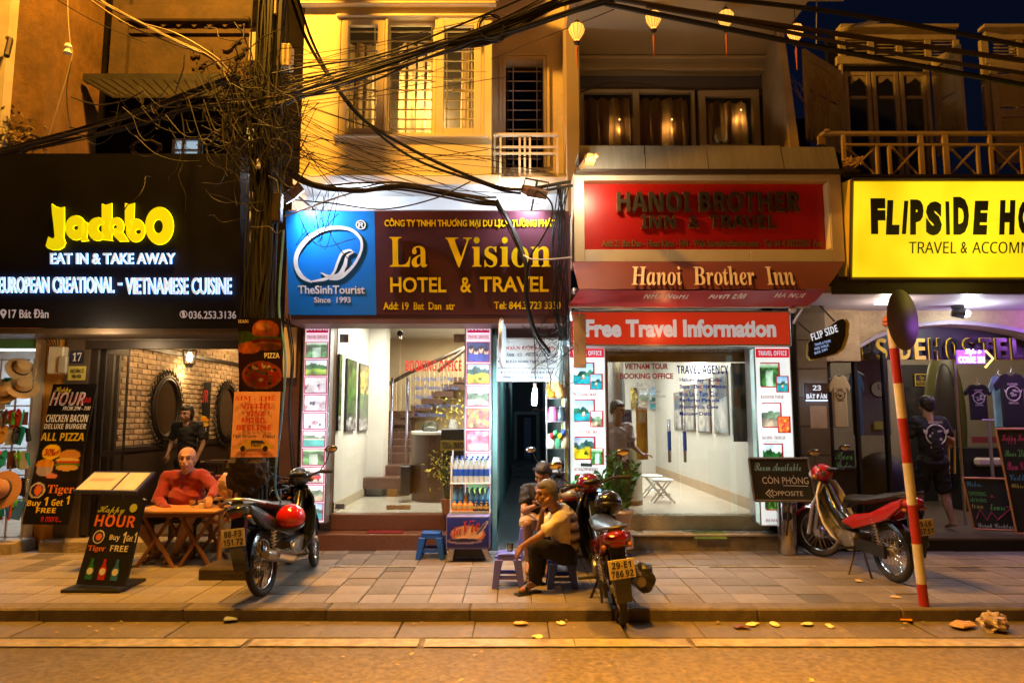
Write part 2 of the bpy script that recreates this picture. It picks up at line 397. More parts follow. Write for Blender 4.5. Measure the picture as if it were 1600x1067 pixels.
def sheet(name, parent, arr, bl, U, V, m, ext=0, label=None, world=True, curl=None, back=True):
    """a printed sheet over bl, U, V; the picture arr (rows from the top, display colours)"""
    h, w, _ = arr.shape; bl = Vector(bl); U = Vector(U); V = Vector(V)
    ii, jj = np.meshgrid(np.arange(w)/(w-1), 1-np.arange(h)/(h-1))
    P = np.array(bl)[None, None]+ii[..., None]*np.array(U)+jj[..., None]*np.array(V)
    N = U.cross(V).normalized()
    if curl is not None: P = P+np.array(N)*curl(ii, jj)[..., None]
    idx = np.arange(w*h).reshape(h, w)
    q = np.stack([idx[1:, :-1], idx[1:, 1:], idx[:-1, 1:], idx[:-1, :-1]], -1).reshape(-1, 4)
    me = bpy.data.meshes.new(name); me.from_pydata(P.reshape(-1, 3).tolist(), [], q.tolist())
    a = np.where(arr <= .04045, arr/12.92, ((arr+.055)/1.055)**2.4)
    at = me.color_attributes.new('Col', 'FLOAT_COLOR', 'POINT'); cc = np.ones((w*h, 4), 'f'); cc[:, :3] = a.reshape(-1, 3)
    at.data.foreach_set('color', cc.ravel()); me.materials.append(m)
    if curl is not None: me.polygons.foreach_set('use_smooth', [True]*len(me.polygons))
    me.update(); o = bpy.data.objects.new(name, me); COL.objects.link(o); adopt(o, parent, world)
    if label: o['label'] = label
    return o
def psheet(name, parent, arr, px0, py0, px1, py1, pl, m, lift=.002, **k):
    if not isinstance(pl, Pl): pl = PY(pl)
    bl = pl.at(px0, py1); br = pl.at(px1, py1); tl = pl.at(px0, py0); V = tl-bl
    if abs(pl.n.x) < 1e-6: V.x = 0
    n = (br-bl).cross(V).normalized()
    return sheet(name, parent, arr, bl+n*lift, br-bl, V, m, **k)

# ------------------------------------------------------------------ common materials
PRINT = inkmat('print_matt', 0, .5); PRINTG = inkmat('print_gloss', 0, .18, .6)
BACKLIT = inkmat('print_backlit', 1.0, .3); BACKLIT2 = inkmat('print_backlit_soft', .55, .3)
M_steel = mat('brushed_steel', (.55, .55, .56), .28, 1, .1, 30, stretch=(1, 1, .05))
M_chrome = mat('chrome', (.7, .7, .72), .12, 1, .05)
M_alum = mat('aluminium', (.5, .5, .52), .4, .9, .1, 10)
M_black = mat('black_plastic', (.012, .012, .013), .4, 0, .2, 20)
M_rubber = mat('rubber', (.018, .017, .016), .75, 0, .3, 30, dirt=.4, dcol=(.07, .055, .04))
M_cable = mat('cable_sheath', (.010, .009, .008), .6, 0, .3, 20, spec=.3)
M_cableb = mat('cable_brown', (.032, .022, .016), .6, 0, .3, 20, spec=.3)
M_white = mat('white_paint', (.72, .71, .68), .5, 0, .06, 4)
M_wallin = mat('interior_plaster', (.72, .69, .62), .7, 0, .05, 3)
M_dark = mat('dark_brown_metal', (.035, .026, .022), .4, .3, .15, 8)
M_wood = mat('varnished_wood', (.36, .17, .06), .45, 0, .3, 5, stretch=(1, 12, 12), bump=.2)
M_glass = glassmat('pane_glass', (.93, .95, .94), .8)
M_glassu = glassmat('upper_pane_glass', (.93, .95, .94), .3)
M_glassd = glassmat('dark_glass', (.5, .5, .5), 1.0)
K_white = mat('ink_white', (.8, .8, .8), .5, var=.02); K_black = mat('ink_black', (.01, .01, .01), .5, var=.02)
K_red = mat('ink_red', (.55, .02, .02), .5, var=.05); K_yel = mat('ink_yellow', (.8, .55, .02), .5, var=.05)
K_blue = mat('ink_blue', (.03, .08, .4), .5, var=.05); K_navy = mat('ink_navy', (.02, .03, .12), .5, var=.05)
K_orange = mat('ink_orange', (.75, .2, .02), .5, var=.05); K_grey = mat('ink_grey', (.4, .4, .4), .5, var=.05)
# ================================================================== ROAD, KERB, PAVEMENT
M_asph = mat('asphalt', (.20, .165, .125), .42, 0, .55, 22, bump=2.2, bscale=150, dirt=.55, dcol=(.11, .09, .07))
M_tile = mat('paving_tile', (.25, .22, .205), .58, 0, .14, 7, bump=.35, bscale=90, rnd=.2, dirt=.7, dcol=(.12, .1, .085))
M_joint = mat('joint_dirt', (.05, .045, .04), .9, 0, .3, 20)
M_kerb = mat('kerb_concrete', (.15, .125, .105), .75, 0, .25, 8, bump=.6, bscale=70, rnd=.1, dirt=.6, dcol=(.08, .06, .04))
M_slab = mat('gutter_slab_concrete', (.15, .12, .085), .6, 0, .3, 6, bump=.6, bscale=60, rnd=.12, dirt=.6, dcol=(.07, .06, .045))
M_line = mat('worn_road_line', (.30, .26, .19), .6, 0, .35, 14, bump=.4, bscale=90, dirt=.8, dcol=(.12, .1, .075))
# road: one gently uneven sheet
nx, ny = 120, 40
vs_, fs_ = [], []
for j in range(ny+1):
    y = -14+(5.475+14)*(j/ny)**.6
    for i in range(nx+1):
        x = -40+80*i/nx
        vs_.append((x, y, -.1-.004*(5.4-y)*0+.006*mnoise.noise(Vector((x*.5, y*.8, 0)))*(1 if y < 5.3 else 0)))
for j in range(ny):
    for i in range(nx): fs_.append((j*(nx+1)+i, j*(nx+1)+i+1, (j+1)*(nx+1)+i+1, (j+1)*(nx+1)+i))
mb = MB().add(vs_, fs_); road = mb.build('road', M_asph, smooth=True, kind='structure', label='worn asphalt street lit orange by street lamps')
B('gutter_bed', M_joint, None, -40, 40, 5.475, 5.94, -.2, -.118, kind='structure')
gs = bpy.data.objects.new('gutter', None); COL.objects.link(gs); setp(gs, 'row of concrete gutter slabs along the kerb', None, None, 'structure'); gs.location = (0, 5.65, -.1)
me = MB().cbox((0, 0, 0), (.594, .425, .03)).mesh('slab', M_slab, bev=.006)
for i in range(-16, 17):
    x = i*.6+random.uniform(-.012, .012)
    share('slab', me, gs, Matrix.Translation((x, 5.71, -.114+random.uniform(-.002, .002)))@Euler((random.uniform(-.008, .008), random.uniform(-.006, .006), random.uniform(-.01, .01))).to_matrix().to_4x4())
# worn painted line next to the gutter, broken into strokes by wear
mb = MB(); x = -9.
while x < 9:
    L = random.uniform(.5, 2.2); mb.add([(x, 5.26+random.uniform(-.01, .01), -.089), (x+L, 5.26, -.089), (x+L, 5.43+random.uniform(-.01, .01), -.089), (x, 5.43, -.089)], [(0, 1, 2, 3)]); x += L+random.uniform(.0, .05)
mb.build('road_line', M_line, None, kind='structure', label='faded painted line along the edge of the street')
# kerb stones
ks = bpy.data.objects.new('kerb', None); COL.objects.link(ks); ks.location = (0, 6, 0); setp(ks, 'low kerb of concrete stones with worn edges', None, None, 'structure')
me = MB().cbox((0, 0, -.06), (1.197, .195, .13)).mesh('kerb_stone', M_kerb, bev=.014)
for i in range(-8, 9):
    share('kerb_stone', me, ks, Matrix.Translation((i*1.2+.25, 6.0+random.uniform(-.003, .003), random.uniform(-.002, .002)))@Euler((random.uniform(-.006, .006), random.uniform(-.001, .001), random.uniform(-.002, .002))).to_matrix().to_4x4())
B('kerb_bed', M_joint, None, -40, 40, 5.94, 6.1, -.2, -.03, kind='structure')
for sx in (-1, 1): B('far_kerb', M_kerb, None, *((-40, -9.95) if sx < 0 else (11.0, 40)), 5.9, 6.095, -.15, .004, kind='structure')
# pavement
pav = bpy.data.objects.new('pavement', None); COL.objects.link(pav); pav.location = (0, 7, 0); setp(pav, 'pavement of square stone tiles with dark joints', None, None, 'structure')
B('bedding', M_joint, pav, -40, 40, 6.1, 8.9, -.12, -.012)
me = MB().cbox((0, 0, -.012), (.293, .293, .024)).mesh('tile', M_tile, bev=.004)
me_d = MB().cbox((0, 0, -.012), (.291, .291, .022)).mesh('tile', mat('worn_paving_tile', (.17, .15, .14), .65, 0, .35, 9, bump=.8, bscale=50, rnd=.25, dirt=.8, dcol=(.08, .07, .06)), bev=.006)
rest = MB(); cnt = 0; cells = []
for j in range(9):
    y = 6.25+.3*j
    for i in range(-22, 23):
        x = .3*i+.02
        vis = abs(x) < .76*y+.15
        if vis: cells.append((y, abs(x), x))
cells.sort()
for k, (y, _, x) in enumerate(cells):
    dz = random.uniform(-.003, .003)
    M = Matrix.Translation((x, y, dz))@Euler((random.uniform(-.006, .006), random.uniform(-.006, .006), 0)).to_matrix().to_4x4()
    if k < 290: share('tile', me_d if random.random() < .1 else me, pav, M)
    else: rest.cbox((0, 0, -.012), (.293, .293, .024), M)
for j in range(9):
    for i in list(range(-60, -22))+list(range(23, 60)): rest.cbox((.3*i+.02, 6.25+.3*j, -.012+random.uniform(-.002, .002)), (.293, .293, .024))
rest.build('tile_field', M_tile, pav, kind='stuff')
# worn white line across the pavement (parking limit)
mb = MB()
for px0, px1 in ((-4.6, -3.2), (-1.95, -1.0), (-.55, .3), (.62, 1.05), (1.3, 2.0), (2.1, 3.25), (4.1, 5.6)):
    mb.box(px0, px1, 7.50, 7.545, .0045, .0075)
mb.build('pavement_line', mat('worn_white_line', (.42, .4, .36), .7, 0, .3, 20, dirt=.9, dcol=(.25, .22, .19)), None, kind='structure', label='thin worn white line across the pavement tiles')
# ground behind and under everything
B('ground', M_joint, None, -60, 60, -14.5, 60, -.6, -.25, kind='structure')
# other side of the street and far neighbours (seen only in reflections / from the side)
M_plast = mat('old_plaster', (.42, .34, .22), .85, 0, .25, 2.5, bump=.5, bscale=20, dirt=.8, dcol=(.05, .035, .02))
for (x0, x1, h, c) in ((-40, -14, 9, 'far'), (-13.9, -2, 11, 'far'), (-1.9, 9, 8, 'far'), (9.1, 40, 10, 'far')):
    o = B('far_building', M_plast, None, x0, x1, -14.2, -9.5, -.25, h)
    setp(o, {-40: 'long plain building across the street to the left', -13.9: 'tallest plain building across the street', -1.9: 'low plain building straight across the street', 9.1: 'plain building across the street to the right'}[x0], 'building')
# ================================================================== BUILDING 1: restaurant on the left
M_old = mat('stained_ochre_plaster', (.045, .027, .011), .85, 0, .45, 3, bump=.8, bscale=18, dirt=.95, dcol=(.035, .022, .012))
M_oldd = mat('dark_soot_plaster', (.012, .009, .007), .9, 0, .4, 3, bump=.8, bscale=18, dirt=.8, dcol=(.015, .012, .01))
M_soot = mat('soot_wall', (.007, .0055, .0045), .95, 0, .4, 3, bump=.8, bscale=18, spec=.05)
M_brick = mat('old_brick', (.42, .27, .15), .8, 0, .3, 14, bump=.8, bscale=60, rnd=.35, dirt=.6, dcol=(.62, .52, .38))
M_mortar = mat('pale_mortar', (.55, .46, .34), .9, 0, .2, 10, bump=.6)
M_clad = mat('brown_cladding', (.09, .065, .045), .45, 0, .15, 6)
M_cement = mat('rough_cement', (.33, .27, .2), .85, 0, .25, 6, bump=1.2, bscale=25, dirt=.5, dcol=(.12, .09, .06))
rb = thing('restaurant_building', 'old narrow building with the black restaurant sign, sooty plaster above', 'building', (-4.6, 8.6, 0))
XL, XR = -6.6, -3.2
FZ = .16
WX = -5.17
# shell
B('floor', mat('restaurant_floor', (.16, .1, .06), .35, 0, .2, 5), rb, WX, XR, 8.62, 13.8, -.1, FZ)
B('back_wall', mat('restaurant_back', (.10, .06, .035), .7, 0, .2, 4), rb, WX-.3, XR+.2, 13.8, 13.95, -.1, 3.2)
B('side_wall', M_clad, rb, XR, XR+.12, 8.75, 13.8, -.1, 3.2)
B('ceiling', mat('restaurant_ceiling', (.32, .24, .14), .7), rb, WX, XR, 8.5, 13.8, 2.85, 2.95)
# front: dark frame, folded doors
x0 = XX(96, 8.5); x1 = XX(134, 8.5)
B('cladded_pier', M_clad, rb, x0, x1, 8.5, 8.9, 0, 2.75, bev=.004)
B('lintel', M_clad, rb, x1, XR, 8.45, 8.75, ZZ(541, 8.45), 2.95)
B('lintel_trim', M_dark, rb, x1, XR, 8.41, 8.447, ZZ(545, 8.4), ZZ(532, 8.4), bev=.004)
for k, (pa, pb, yy) in enumerate(((137, 147, 8.5), (150, 158, 8.62), (160, 172, 8.75), (175, 181, 8.9))):
    xa, xb = XX(pa, yy), XX(pb, yy)
    B('door_post', M_dark, rb, xa, xb, yy, yy+.05, FZ, 2.5, bev=.004)
fd = bpy.data.objects.new('folding_door', None); COL.objects.link(fd); adopt(fd, rb)
xa, xb = XX(158, 8.62), XX(196, 8.95)
mb = MB()
for (z0, z1) in ((FZ, FZ+.75), (2.38, 2.5), (1.1, 1.16)): mb.prism([(xa, 8.62, z0), (xb, 8.95, z0), (xb, 8.95, z1), (xa, 8.62, z1)], (.03, -.03, 0))
for t in (0, .93): 
    p = Vector((xa, 8.62, 0)).lerp(Vector((xb, 8.95, 0)), t); q = Vector((xa, 8.62, 0)).lerp(Vector((xb, 8.95, 0)), t+.07)
    mb.prism([(p.x, p.y, FZ), (q.x, q.y, FZ), (q.x, q.y, 2.5), (p.x, p.y, 2.5)], (.03, -.03, 0))
mb.build('door_leaf', M_dark, fd, world=False)
MB().quad((xa+.02, 8.61, FZ+.75), (xb+.02, 8.94, FZ+.75), (xb+.02, 8.94, 2.4), (xa+.02, 8.61, 2.4)).build('pane', M_glass, fd, world=False)
lamp('frontage_light', (-4.75, 7.75, 2.45), 26, (1, .72, .4), .12)  # unseen lamp put under the sign to brighten banner and woodwork
# steps
B('front_step', M_cement, rb, -5.6, XR, 8.28, 8.62, -.05, .13, bev=.012)
# interior brick wall, bricks one by one
bw = thing('brick_wall', 'exposed old brick wall with pale mortar inside the restaurant', 'wall', (WX, 11, 0))
B('mortar', M_mortar, bw, WX-.12, WX-.008, 8.92, 13.8, 1.19, 2.85)
B('wainscot', mat('dark_wainscot', (.045, .025, .015), .5, 0, .3, 5), bw, WX-.12, WX+.012, 8.92, 13.8, 0, 1.17, bev=.004)
B('wainscot_rail', M_dark, bw, WX+.012, WX+.04, 8.92, 13.8, 1.12, 1.19, bev=.006)
bme = [MB().cbox((0, 0, 0), (.03, .232+dx, .062)).mesh('brick', M_brick, bev=.006) for dx in (0, -.02, .006)]
rest = MB(); n = 0
for r in range(21):
    z = 1.235+r*.0755
    for k in range(21):
        y = 9.02+k*.245+(.12 if r % 2 else 0)
        if y > 13.7: continue
        M = Matrix.Translation((WX+random.uniform(-.004, .005), y, z))@Euler((random.uniform(-.02, .02), 0, random.uniform(-.015, .015))).to_matrix().to_4x4()
        if k < 15 and n < 296 and z < 2.75: share('brick', random.choice(bme), bw, M); n += 1
        else: rest.cbox((0, 0, 0), (.03, .232, .062), M)
rest.build('brick_field', M_brick, bw, kind='stuff')
# dark strip light beam on the wall
B('wall_beam', M_dark, bw, WX+.02, WX+.09, 9.0, 13.5, 2.52, 2.58, bev=.004)
# ornate oval mirrors
M_iron = mat('wrought_iron', (.03, .022, .015), .5, .6, .3, 20)
M_mirror = mat('mirror_glass', (.75, .7, .6), .04, 1, .0)
def mirror(yc, zc, a, b, label):
    t = thing('wall_mirror', label, 'mirror', (WX+.05, yc, zc), group='oval mirrors on the brick wall')
    X = WX+.06
    mb = MB(); MM = Matrix(((0, 0, 1, 0), (1, 0, 0, 0), (0, 1, 0, 0), (0, 0, 0, 1)))
    mb.torus((X, yc, zc), 1, .028, MM, 40, 8, (a, b)); mb.torus((X+.01, yc, zc), 1, .016, MM, 40, 6, (a*1.14, b*1.12))
    mb.build('frame', M_iron, t, smooth=True)
    mb = MB()
    for i in range(34):
        an = 2*math.pi*i/34; c = Vector((X, yc+a*1.28*math.cos(an), zc+b*1.22*math.sin(an)))
        mb.torus(c, .048, .009, MM@Matrix.Rotation(an, 4, 'Z'), 10, 4, (1, .7)); e = Vector((X, yc+a*1.5*math.cos(an+.07), zc+b*1.38*math.sin(an+.07)))
        mb.tube([c, (c+e)/2+Vector((0, .01, .01)), e], .008, 4)
    mb.build('scrollwork', M_iron, t)
    mb = MB(); k = 32; mb.add([(X-.01, yc+a*math.cos(2*math.pi*i/k), zc+b*math.sin(2*math.pi*i/k)) for i in range(k)], [tuple(range(k))]); mb.build('mirror_glass', M_mirror, t)
mirror(10.15, 1.72, .36, .42, 'large oval mirror in a scrolled iron frame, nearer to the folding door')
mirror(12.3, 1.66, .36, .44, 'second oval mirror in a scrolled iron frame, deeper in the room')
# hanging lantern lamps inside
def hlantern(px, py0, py1, Y, label):
    p = pt(px, (py0+py1)/2, Y); z1, z0 = ZZ(py0, Y), ZZ(py1, Y); r = .11; h = z1-z0
    t = thing('hanging_lantern', label, 'lamp', (p.x, Y, z0), group='wrought iron lanterns in the restaurant'); X, y = p.x, Y
    mb = MB().lathe([(.02, z1+.06), (r*.9, z1), (r*.95, z1-.02)], (X, y, 0), 6).lathe([(r*.7, z0+.02), (r*.5, z0-.04), (.015, z0-.09)], (X, y, 0), 6)
    for i in range(6):
        a = math.pi/3*i; mb.cyl((X+r*math.cos(a), y+r*math.sin(a), z1-.01), (X+r*.75*math.cos(a), y+r*.75*math.sin(a), z0+.01), .008, n=4)
    mb.cyl((X, y, z1+.05), (X, y, 2.84), .006, n=5); mb.build('lantern_frame', M_iron, t)
    MB().lathe([(.02, z1-.04), (.045, z1-.1), (.045, z0+.08), (.02, z0+.04)], (X, y, 0), 10).build('bulb', emis('warm_bulb', (1, .78, .4), 9), t, smooth=True)
    lamp('lantern_light', (X+.0, y, (z0+z1)/2-.25), 17, (1, .68, .3), .12, parent=t)
hlantern(296, 546, 570, 10.6, 'glass and iron lantern hanging before the brick wall')
lamp('room_light', (-4.2, 12.2, 2.7), 70, (1, .66, .3), .2)
lamp('room_light', (-4.0, 9.5, 2.75), 80, (1, .66, .3), .25)
hlantern(175, 548, 566, 9.6, 'small lantern glimpsed behind the folding door')
# happy hour banner inside, seen in the room
def banner_art():
    c = Cv(34, 100, (.03, .025, .03)); c.noise(.5, 3, 3)
    c.ell(.5, .62, .33, .045, (.95, .75, .05)); c.ell(.25, .7, .24, .05, (.93, .62, .15)); c.rect(.12, .74, .45, .79, (.75, .65, .7)); c.ell(.28, .79, .17, .03, (.75, .65, .7))
    c.ell(.7, .655, .25, .04, (.85, .5, .12)); c.ell(.72, .69, .27, .02, (.3, .45, .08)); c.ell(.7, .71, .27, .02, (.75, .1, .08)); c.ell(.7, .735, .25, .03, (.88, .68, .3)); c.ell(.55, .8, .14, .018, (.85, .45, .35))
    c.noise(.25, 4, 8); return c.a
bi = thing('indoor_poster', 'happy hour poster hanging deep inside the restaurant', 'poster', (-4.4, 11.6, .9))
pl = PY(11.4)
psheet('sheet', bi, banner_art(), 299, 597, 326, 688, pl, PRINT)
ptext(bi, SS('Happy'), 302, 600, 318, 609, pl, K_yel); ptext(bi, SB('HOUR'), 301, 609, 325, 629, pl, K_red)
ptext(bi, SB('Buy 1'), 312, 660, 323, 666, pl, K_yel); ptext(bi, SB('Get 1'), 311, 668, 322, 674, pl, K_white)
# upper floors -------------------------------------------------------
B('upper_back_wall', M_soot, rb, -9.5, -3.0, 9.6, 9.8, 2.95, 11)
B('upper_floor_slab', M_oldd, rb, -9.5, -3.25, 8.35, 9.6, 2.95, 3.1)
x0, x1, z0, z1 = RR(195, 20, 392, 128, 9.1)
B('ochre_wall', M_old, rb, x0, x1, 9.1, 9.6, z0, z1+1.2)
B('cornice', M_old, rb, x0-.05, x1+.05, 8.98, 9.098, ZZ(20, 9)-.12, ZZ(8, 9), bev=.02)
for i in range(7):   # hanging pointed mouldings under the cornice
    px = 222+i*24; xx0, xx1, za, zb = RR(px, 20, px+18, 40, 9.04)
    MB().prism([(xx0, 9.05, zb), (xx1, 9.05, zb), (xx1, 9.05, za+.06), ((xx0+xx1)/2, 9.05, za-.02), (xx0, 9.05, za+.06)], (0, .05, 0)).build('moulding', M_old, rb)
B('plaster_band', M_old, rb, x0, x1, 9.05, 9.099, ZZ(52, 9.05), ZZ(46, 9.05))
B('ochre_pilaster', M_old, rb, x0-.16, x0+.07, 9.02, 9.6, z0, z1+.3)
mb = MB()   # lumpy crack relief / dragon-like stucco
for i in range(26):
    p = pt(300+random.uniform(0, 85), 118-random.uniform(0, 60)*random.random(), 9.07); q = p+Vector((random.uniform(-.16, .16), 0, random.uniform(-.1, .12)))
    mb.tube(smoothpts([p, (p+q)/2+Vector((0, 0, random.uniform(-.07, .07))), q], 4), random.uniform(.012, .028), 5)
mb.build('stucco_relief', M_old, rb, smooth=True, kind='stuff')
# tiled lean-to roof
M_sheet = mat('grey_roof_sheet', (.02, .019, .02), .6, .3, .3, 5, dirt=.6)
p0, p1 = pt(130, 127, 9.0), pt(345, 127, 9.0); q0, q1 = pt(175, 153, 8.5), pt(350, 153, 8.5)
mb = MB(); N = 26
for i in range(N):
    a = p0.lerp(p1, i/N); b = p0.lerp(p1, (i+.92)/N); c = q0.lerp(q1, (i+.92)/N); d = q0.lerp(q1, i/N)
    mb.prism([a, b, c, d], (0, 0, .025+.02*(i % 2)))
mb.build('roof', M_sheet, rb, label='grey corrugated lean-to roof')
MB().box(p0.x, p1.x, 8.98, 9.1, p0.z+.0, p0.z+.1).build('roof_ridge', M_sheet, rb)
# lit window behind the wires
wf = MB(); x0, x1, z0, z1 = RR(255, 205, 297, 243, 9.2)
B('window_pane', emis('cool_window', (.55, .75, .9), .55), rb, x0, x1, 9.55, 9.58, z0, z1)
for t in (0, .36, .98): wf.box(x0+(x1-x0)*t-.02, x0+(x1-x0)*t+.025, 9.48, 9.54, z0, z1)
for t in (0, .5, .95): wf.box(x0, x1, 9.485, 9.53, z0+(z1-z0)*t, z0+(z1-z0)*t+.03)
wf.build('window_frame', M_alum, rb)
# lit wall on the far left
lw = thing('side_house', 'stained ochre house wall at the upper left, lit orange', 'building', (-7.2, 8.6, 0))
xa = XX(72, 8.4, 130)
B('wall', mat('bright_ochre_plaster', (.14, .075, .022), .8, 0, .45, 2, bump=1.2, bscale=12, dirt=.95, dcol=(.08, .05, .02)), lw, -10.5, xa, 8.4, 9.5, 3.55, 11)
B('grey_pilaster', mat('grey_render', (.42, .38, .3), .8, 0, .15, 4), lw, XX(-20, 8.3, 100), XX(13, 8.3, 100), 8.25, 8.398, 3.55, 11)
# struts that throw the slanting shadows
mb = MB(); mb.tube([pt(12, 60, 8.1), pt(16, 62, 7.3), pt(10, 88, 7.2)], .03, 6); mb.build('bracket', M_dark, lw)
# foliage on the sign top left
def leafmass(name, parent, pts, n, size, m, label=None, kind='stuff', droop=0):
    mb = MB()
    for i in range(n):
        c = Vector(random.choice(pts))+Vector((random.gauss(0, 1), random.gauss(0, 1), random.gauss(0, 1)))*size*3.2
        a = Vector((random.uniform(-1, 1), random.uniform(-1, 1), random.uniform(-.6, .8))).normalized()*size; b = a.cross(Vector((random.uniform(-1, 1), random.uniform(-1, 1), 1))).normalized()*size*.35
        mb.add([c-a, c+b, c+a, c-b], [(0, 1, 2, 3)])
    return mb.build(name, m, parent, kind=kind, label=label)
M_leaf = mat('leaf_green', (.07, .12, .03), .5, 0, .4, 10, rnd=.1); M_leafd = mat('leaf_dry', (.16, .12, .04), .6, 0, .4, 10)
fo = thing('rooftop_plant', 'bushy dry plant on top of the black sign at the left', 'plant', (-5.8, 8.3, 3.9))
leafmass('foliage', fo, [pt(px, py, 8.35) for px, py in ((5, 205), (20, 215), (35, 222), (10, 225), (45, 230), (0, 195))], 420, .045, M_leafd, kind='stuff')
# ---------------------------------------------------------------- black restaurant sign, tilted forward
SGN = Pl(((0, 7.66, ZZ(240, 7.66))), (0, -1, -.17)); b_ = pt(200, 512, 7.9); a_ = pt(200, 240, 7.66)
SGN = Pl(a_, Vector((1, 0, 0)).cross(a_-b_))
sg = thing('restaurant_sign', 'large black restaurant signboard with glowing yellow lettering', 'sign', (-4.6, 7.8, 2.6))
tl, tr, br, bl = SGN.at(-120, 240), SGN.at(372, 240), SGN.at(379, 512), SGN.at(-120, 512); tr.x = br.x = (tr.x+br.x)/2; bl.x = tl.x
M_sgn = mat('black_sign_panel', (.007, .007, .009), .55, 0, .2, 2, spec=.15)
MB().prism([bl, br, tr, tl], (0, .28, .05)).build('panel', M_sgn, sg)
MB().prism([bl+Vector((0, .02, -.07)), br+Vector((0, .02, -.07)), br+Vector((0, .02, -.004)), bl+Vector((0, .02, -.004))], (0, .6, 0)).build('soffit_trim', M_clad, sg)
M_yl = emis('neon_yellow_face', hexc('e8d808'), .72); M_yh = emis('neon_yellow_edge', hexc('f0d800'), 2.6)
K_wl = emis('white_letter_face', (.62, .68, .78), .8); K_we = emis('cool_letter_glow', (.16, .42, 1), 5.0)
# big hand-shaped logo word, letters cut one by one from outlines
def logo(outl, holes, thick=.05):
    """outlines in pixels of the photograph, unprojected on the sign"""
    mb = MB(); N = SGN.n if SGN.n.y < 0 else -SGN.n
    for o_ in outl:
        P = [SGN.at(px, py)+N*.06 for px, py in o_]
        mb.prism(P, -N*.02)
    mb.build('logo_letter', [M_yl], sg)
JJ = [(85, 320), (90, 324), (97, 326), (104, 325), (104, 360), (103, 372), (106, 380), (103, 387), (96, 391), (86, 391), (78, 388), (76, 385), (80, 371), (84, 373), (88, 374), (90, 370), (88, 350), (86, 335)]
def ringq(cx, cy, rx, ry, hx, hy, hrx, hry, n=20, a0=0, a1=2*math.pi):
    q = []
    for i in range(n):
        t0, t1 = a0+(a1-a0)*i/n, a0+(a1-a0)*(i+1)/n
        q.append([(cx+rx*math.cos(t0), cy+ry*math.sin(t0)), (cx+rx*math.cos(t1), cy+ry*math.sin(t1)), (hx+hrx*math.cos(t1), hy+hry*math.sin(t1)), (hx+hrx*math.cos(t0), hy+hry*math.sin(t0))])
    return q
NRM = SGN.n if SGN.n.y < 0 else -SGN.n
def letter(polys, edge=True):
    for face, off, th, gr in ((True, .055, .018, 0), (False, .042, .01, .5)):
        mb = MB()
        for o_ in polys:
            cx = sum(p[0] for p in o_)/len(o_); cyy = sum(p[1] for p in o_)/len(o_)
            P = []
            for px, py in o_:
                if gr:
                    d = math.hypot(px-cx, py-cyy) or 1; px += (px-cx)/d*gr; py += (py-cyy)/d*gr
                P.append(SGN.at(px, py)+NRM*off)
            mb.prism(P, -NRM*th)
        mb.build('logo_letter' if face else 'letter_glow_edge', M_yl if face else M_yh, sg)
letter([JJ])
letter(ringq(122, 357, 15.5, 19, 122, 357, 4.5, 4)+[[(133, 346), (141, 350), (139, 372), (142, 377), (131, 378), (130, 366)]])                      # a
letter(ringq(156, 359, 15, 18, 161, 358, 5, 6, 16, .75, 2*math.pi-.55))                                                               # c
letter([[(163, 320), (168, 322), (178, 319), (178, 374), (180, 377), (163, 375)]]+ringq(185, 355, 11.5, 14, 183, 356, 3.5, 4)+[[(184, 358), (196, 366), (204, 378), (190, 378), (178, 366)]])  # k
letter([[(199, 319), (205, 321), (213, 319), (212, 352), (206, 368), (199, 352)]]+ringq(215, 361, 14.5, 18, 219, 363, 5, 4))                    # b
letter(ringq(252, 354, 21.5, 29, 250, 355, 8, 11, 26))                                                                             # O
def glowtext(s, a, b, c, d, face, glow, g=1.2, conv=SB):
    ptext(sg, s, a, b, c, d, SGN, [face, glow], ext=.022, lift=.014, off=.018)
glowtext('EAT IN & TAKE AWAY', 81, 396, 275, 413, K_wl, emis('cool_letter_glow_soft', (.2, .45, 1), 5))
glowtext('EUROPEAN CREATIONAL', 0, 433, 180, 458, K_wl, K_we); glowtext('-', 186, 442, 192, 446, K_wl, K_we); glowtext('VIETNAMESE CUISINE', 198, 434, 363, 460, K_wl, K_we)
K_sl = emis('dim_letter', (.5, .42, .4), .42, False)
ptext(sg, '17 Bát Đàn', 14, 483, 76, 497, SGN, K_sl, off=.01); ptext(sg, '036.253.3136', 295, 486, 369, 498, SGN, K_sl, off=.01)
mb = MB()   # map pin and phone symbol
for cx, cyy, r, rh in ((5.5, 488, 5, 2),): 
    for q in ringq(cx, cyy, r, r, cx, cyy, rh, rh, 12): mb.prism([SGN.at(*p)+NRM*.008 for p in q], -NRM*.004)
    mb.prism([SGN.at(*p)+NRM*.008 for p in ((1.5, 491), (9.5, 491), (5.5, 498))], -NRM*.004)
for q in ringq(287, 491, 6, 6, 287, 491, 5, 5, 14): mb.prism([SGN.at(*p)+NRM*.008 for p in q], -NRM*.004)
mb.prism([SGN.at(*p)+NRM*.008 for p in ((284, 487), (288, 486), (290, 495), (286, 496))], -NRM*.004)
mb.build('pin_and_phone_symbols', K_sl, sg)
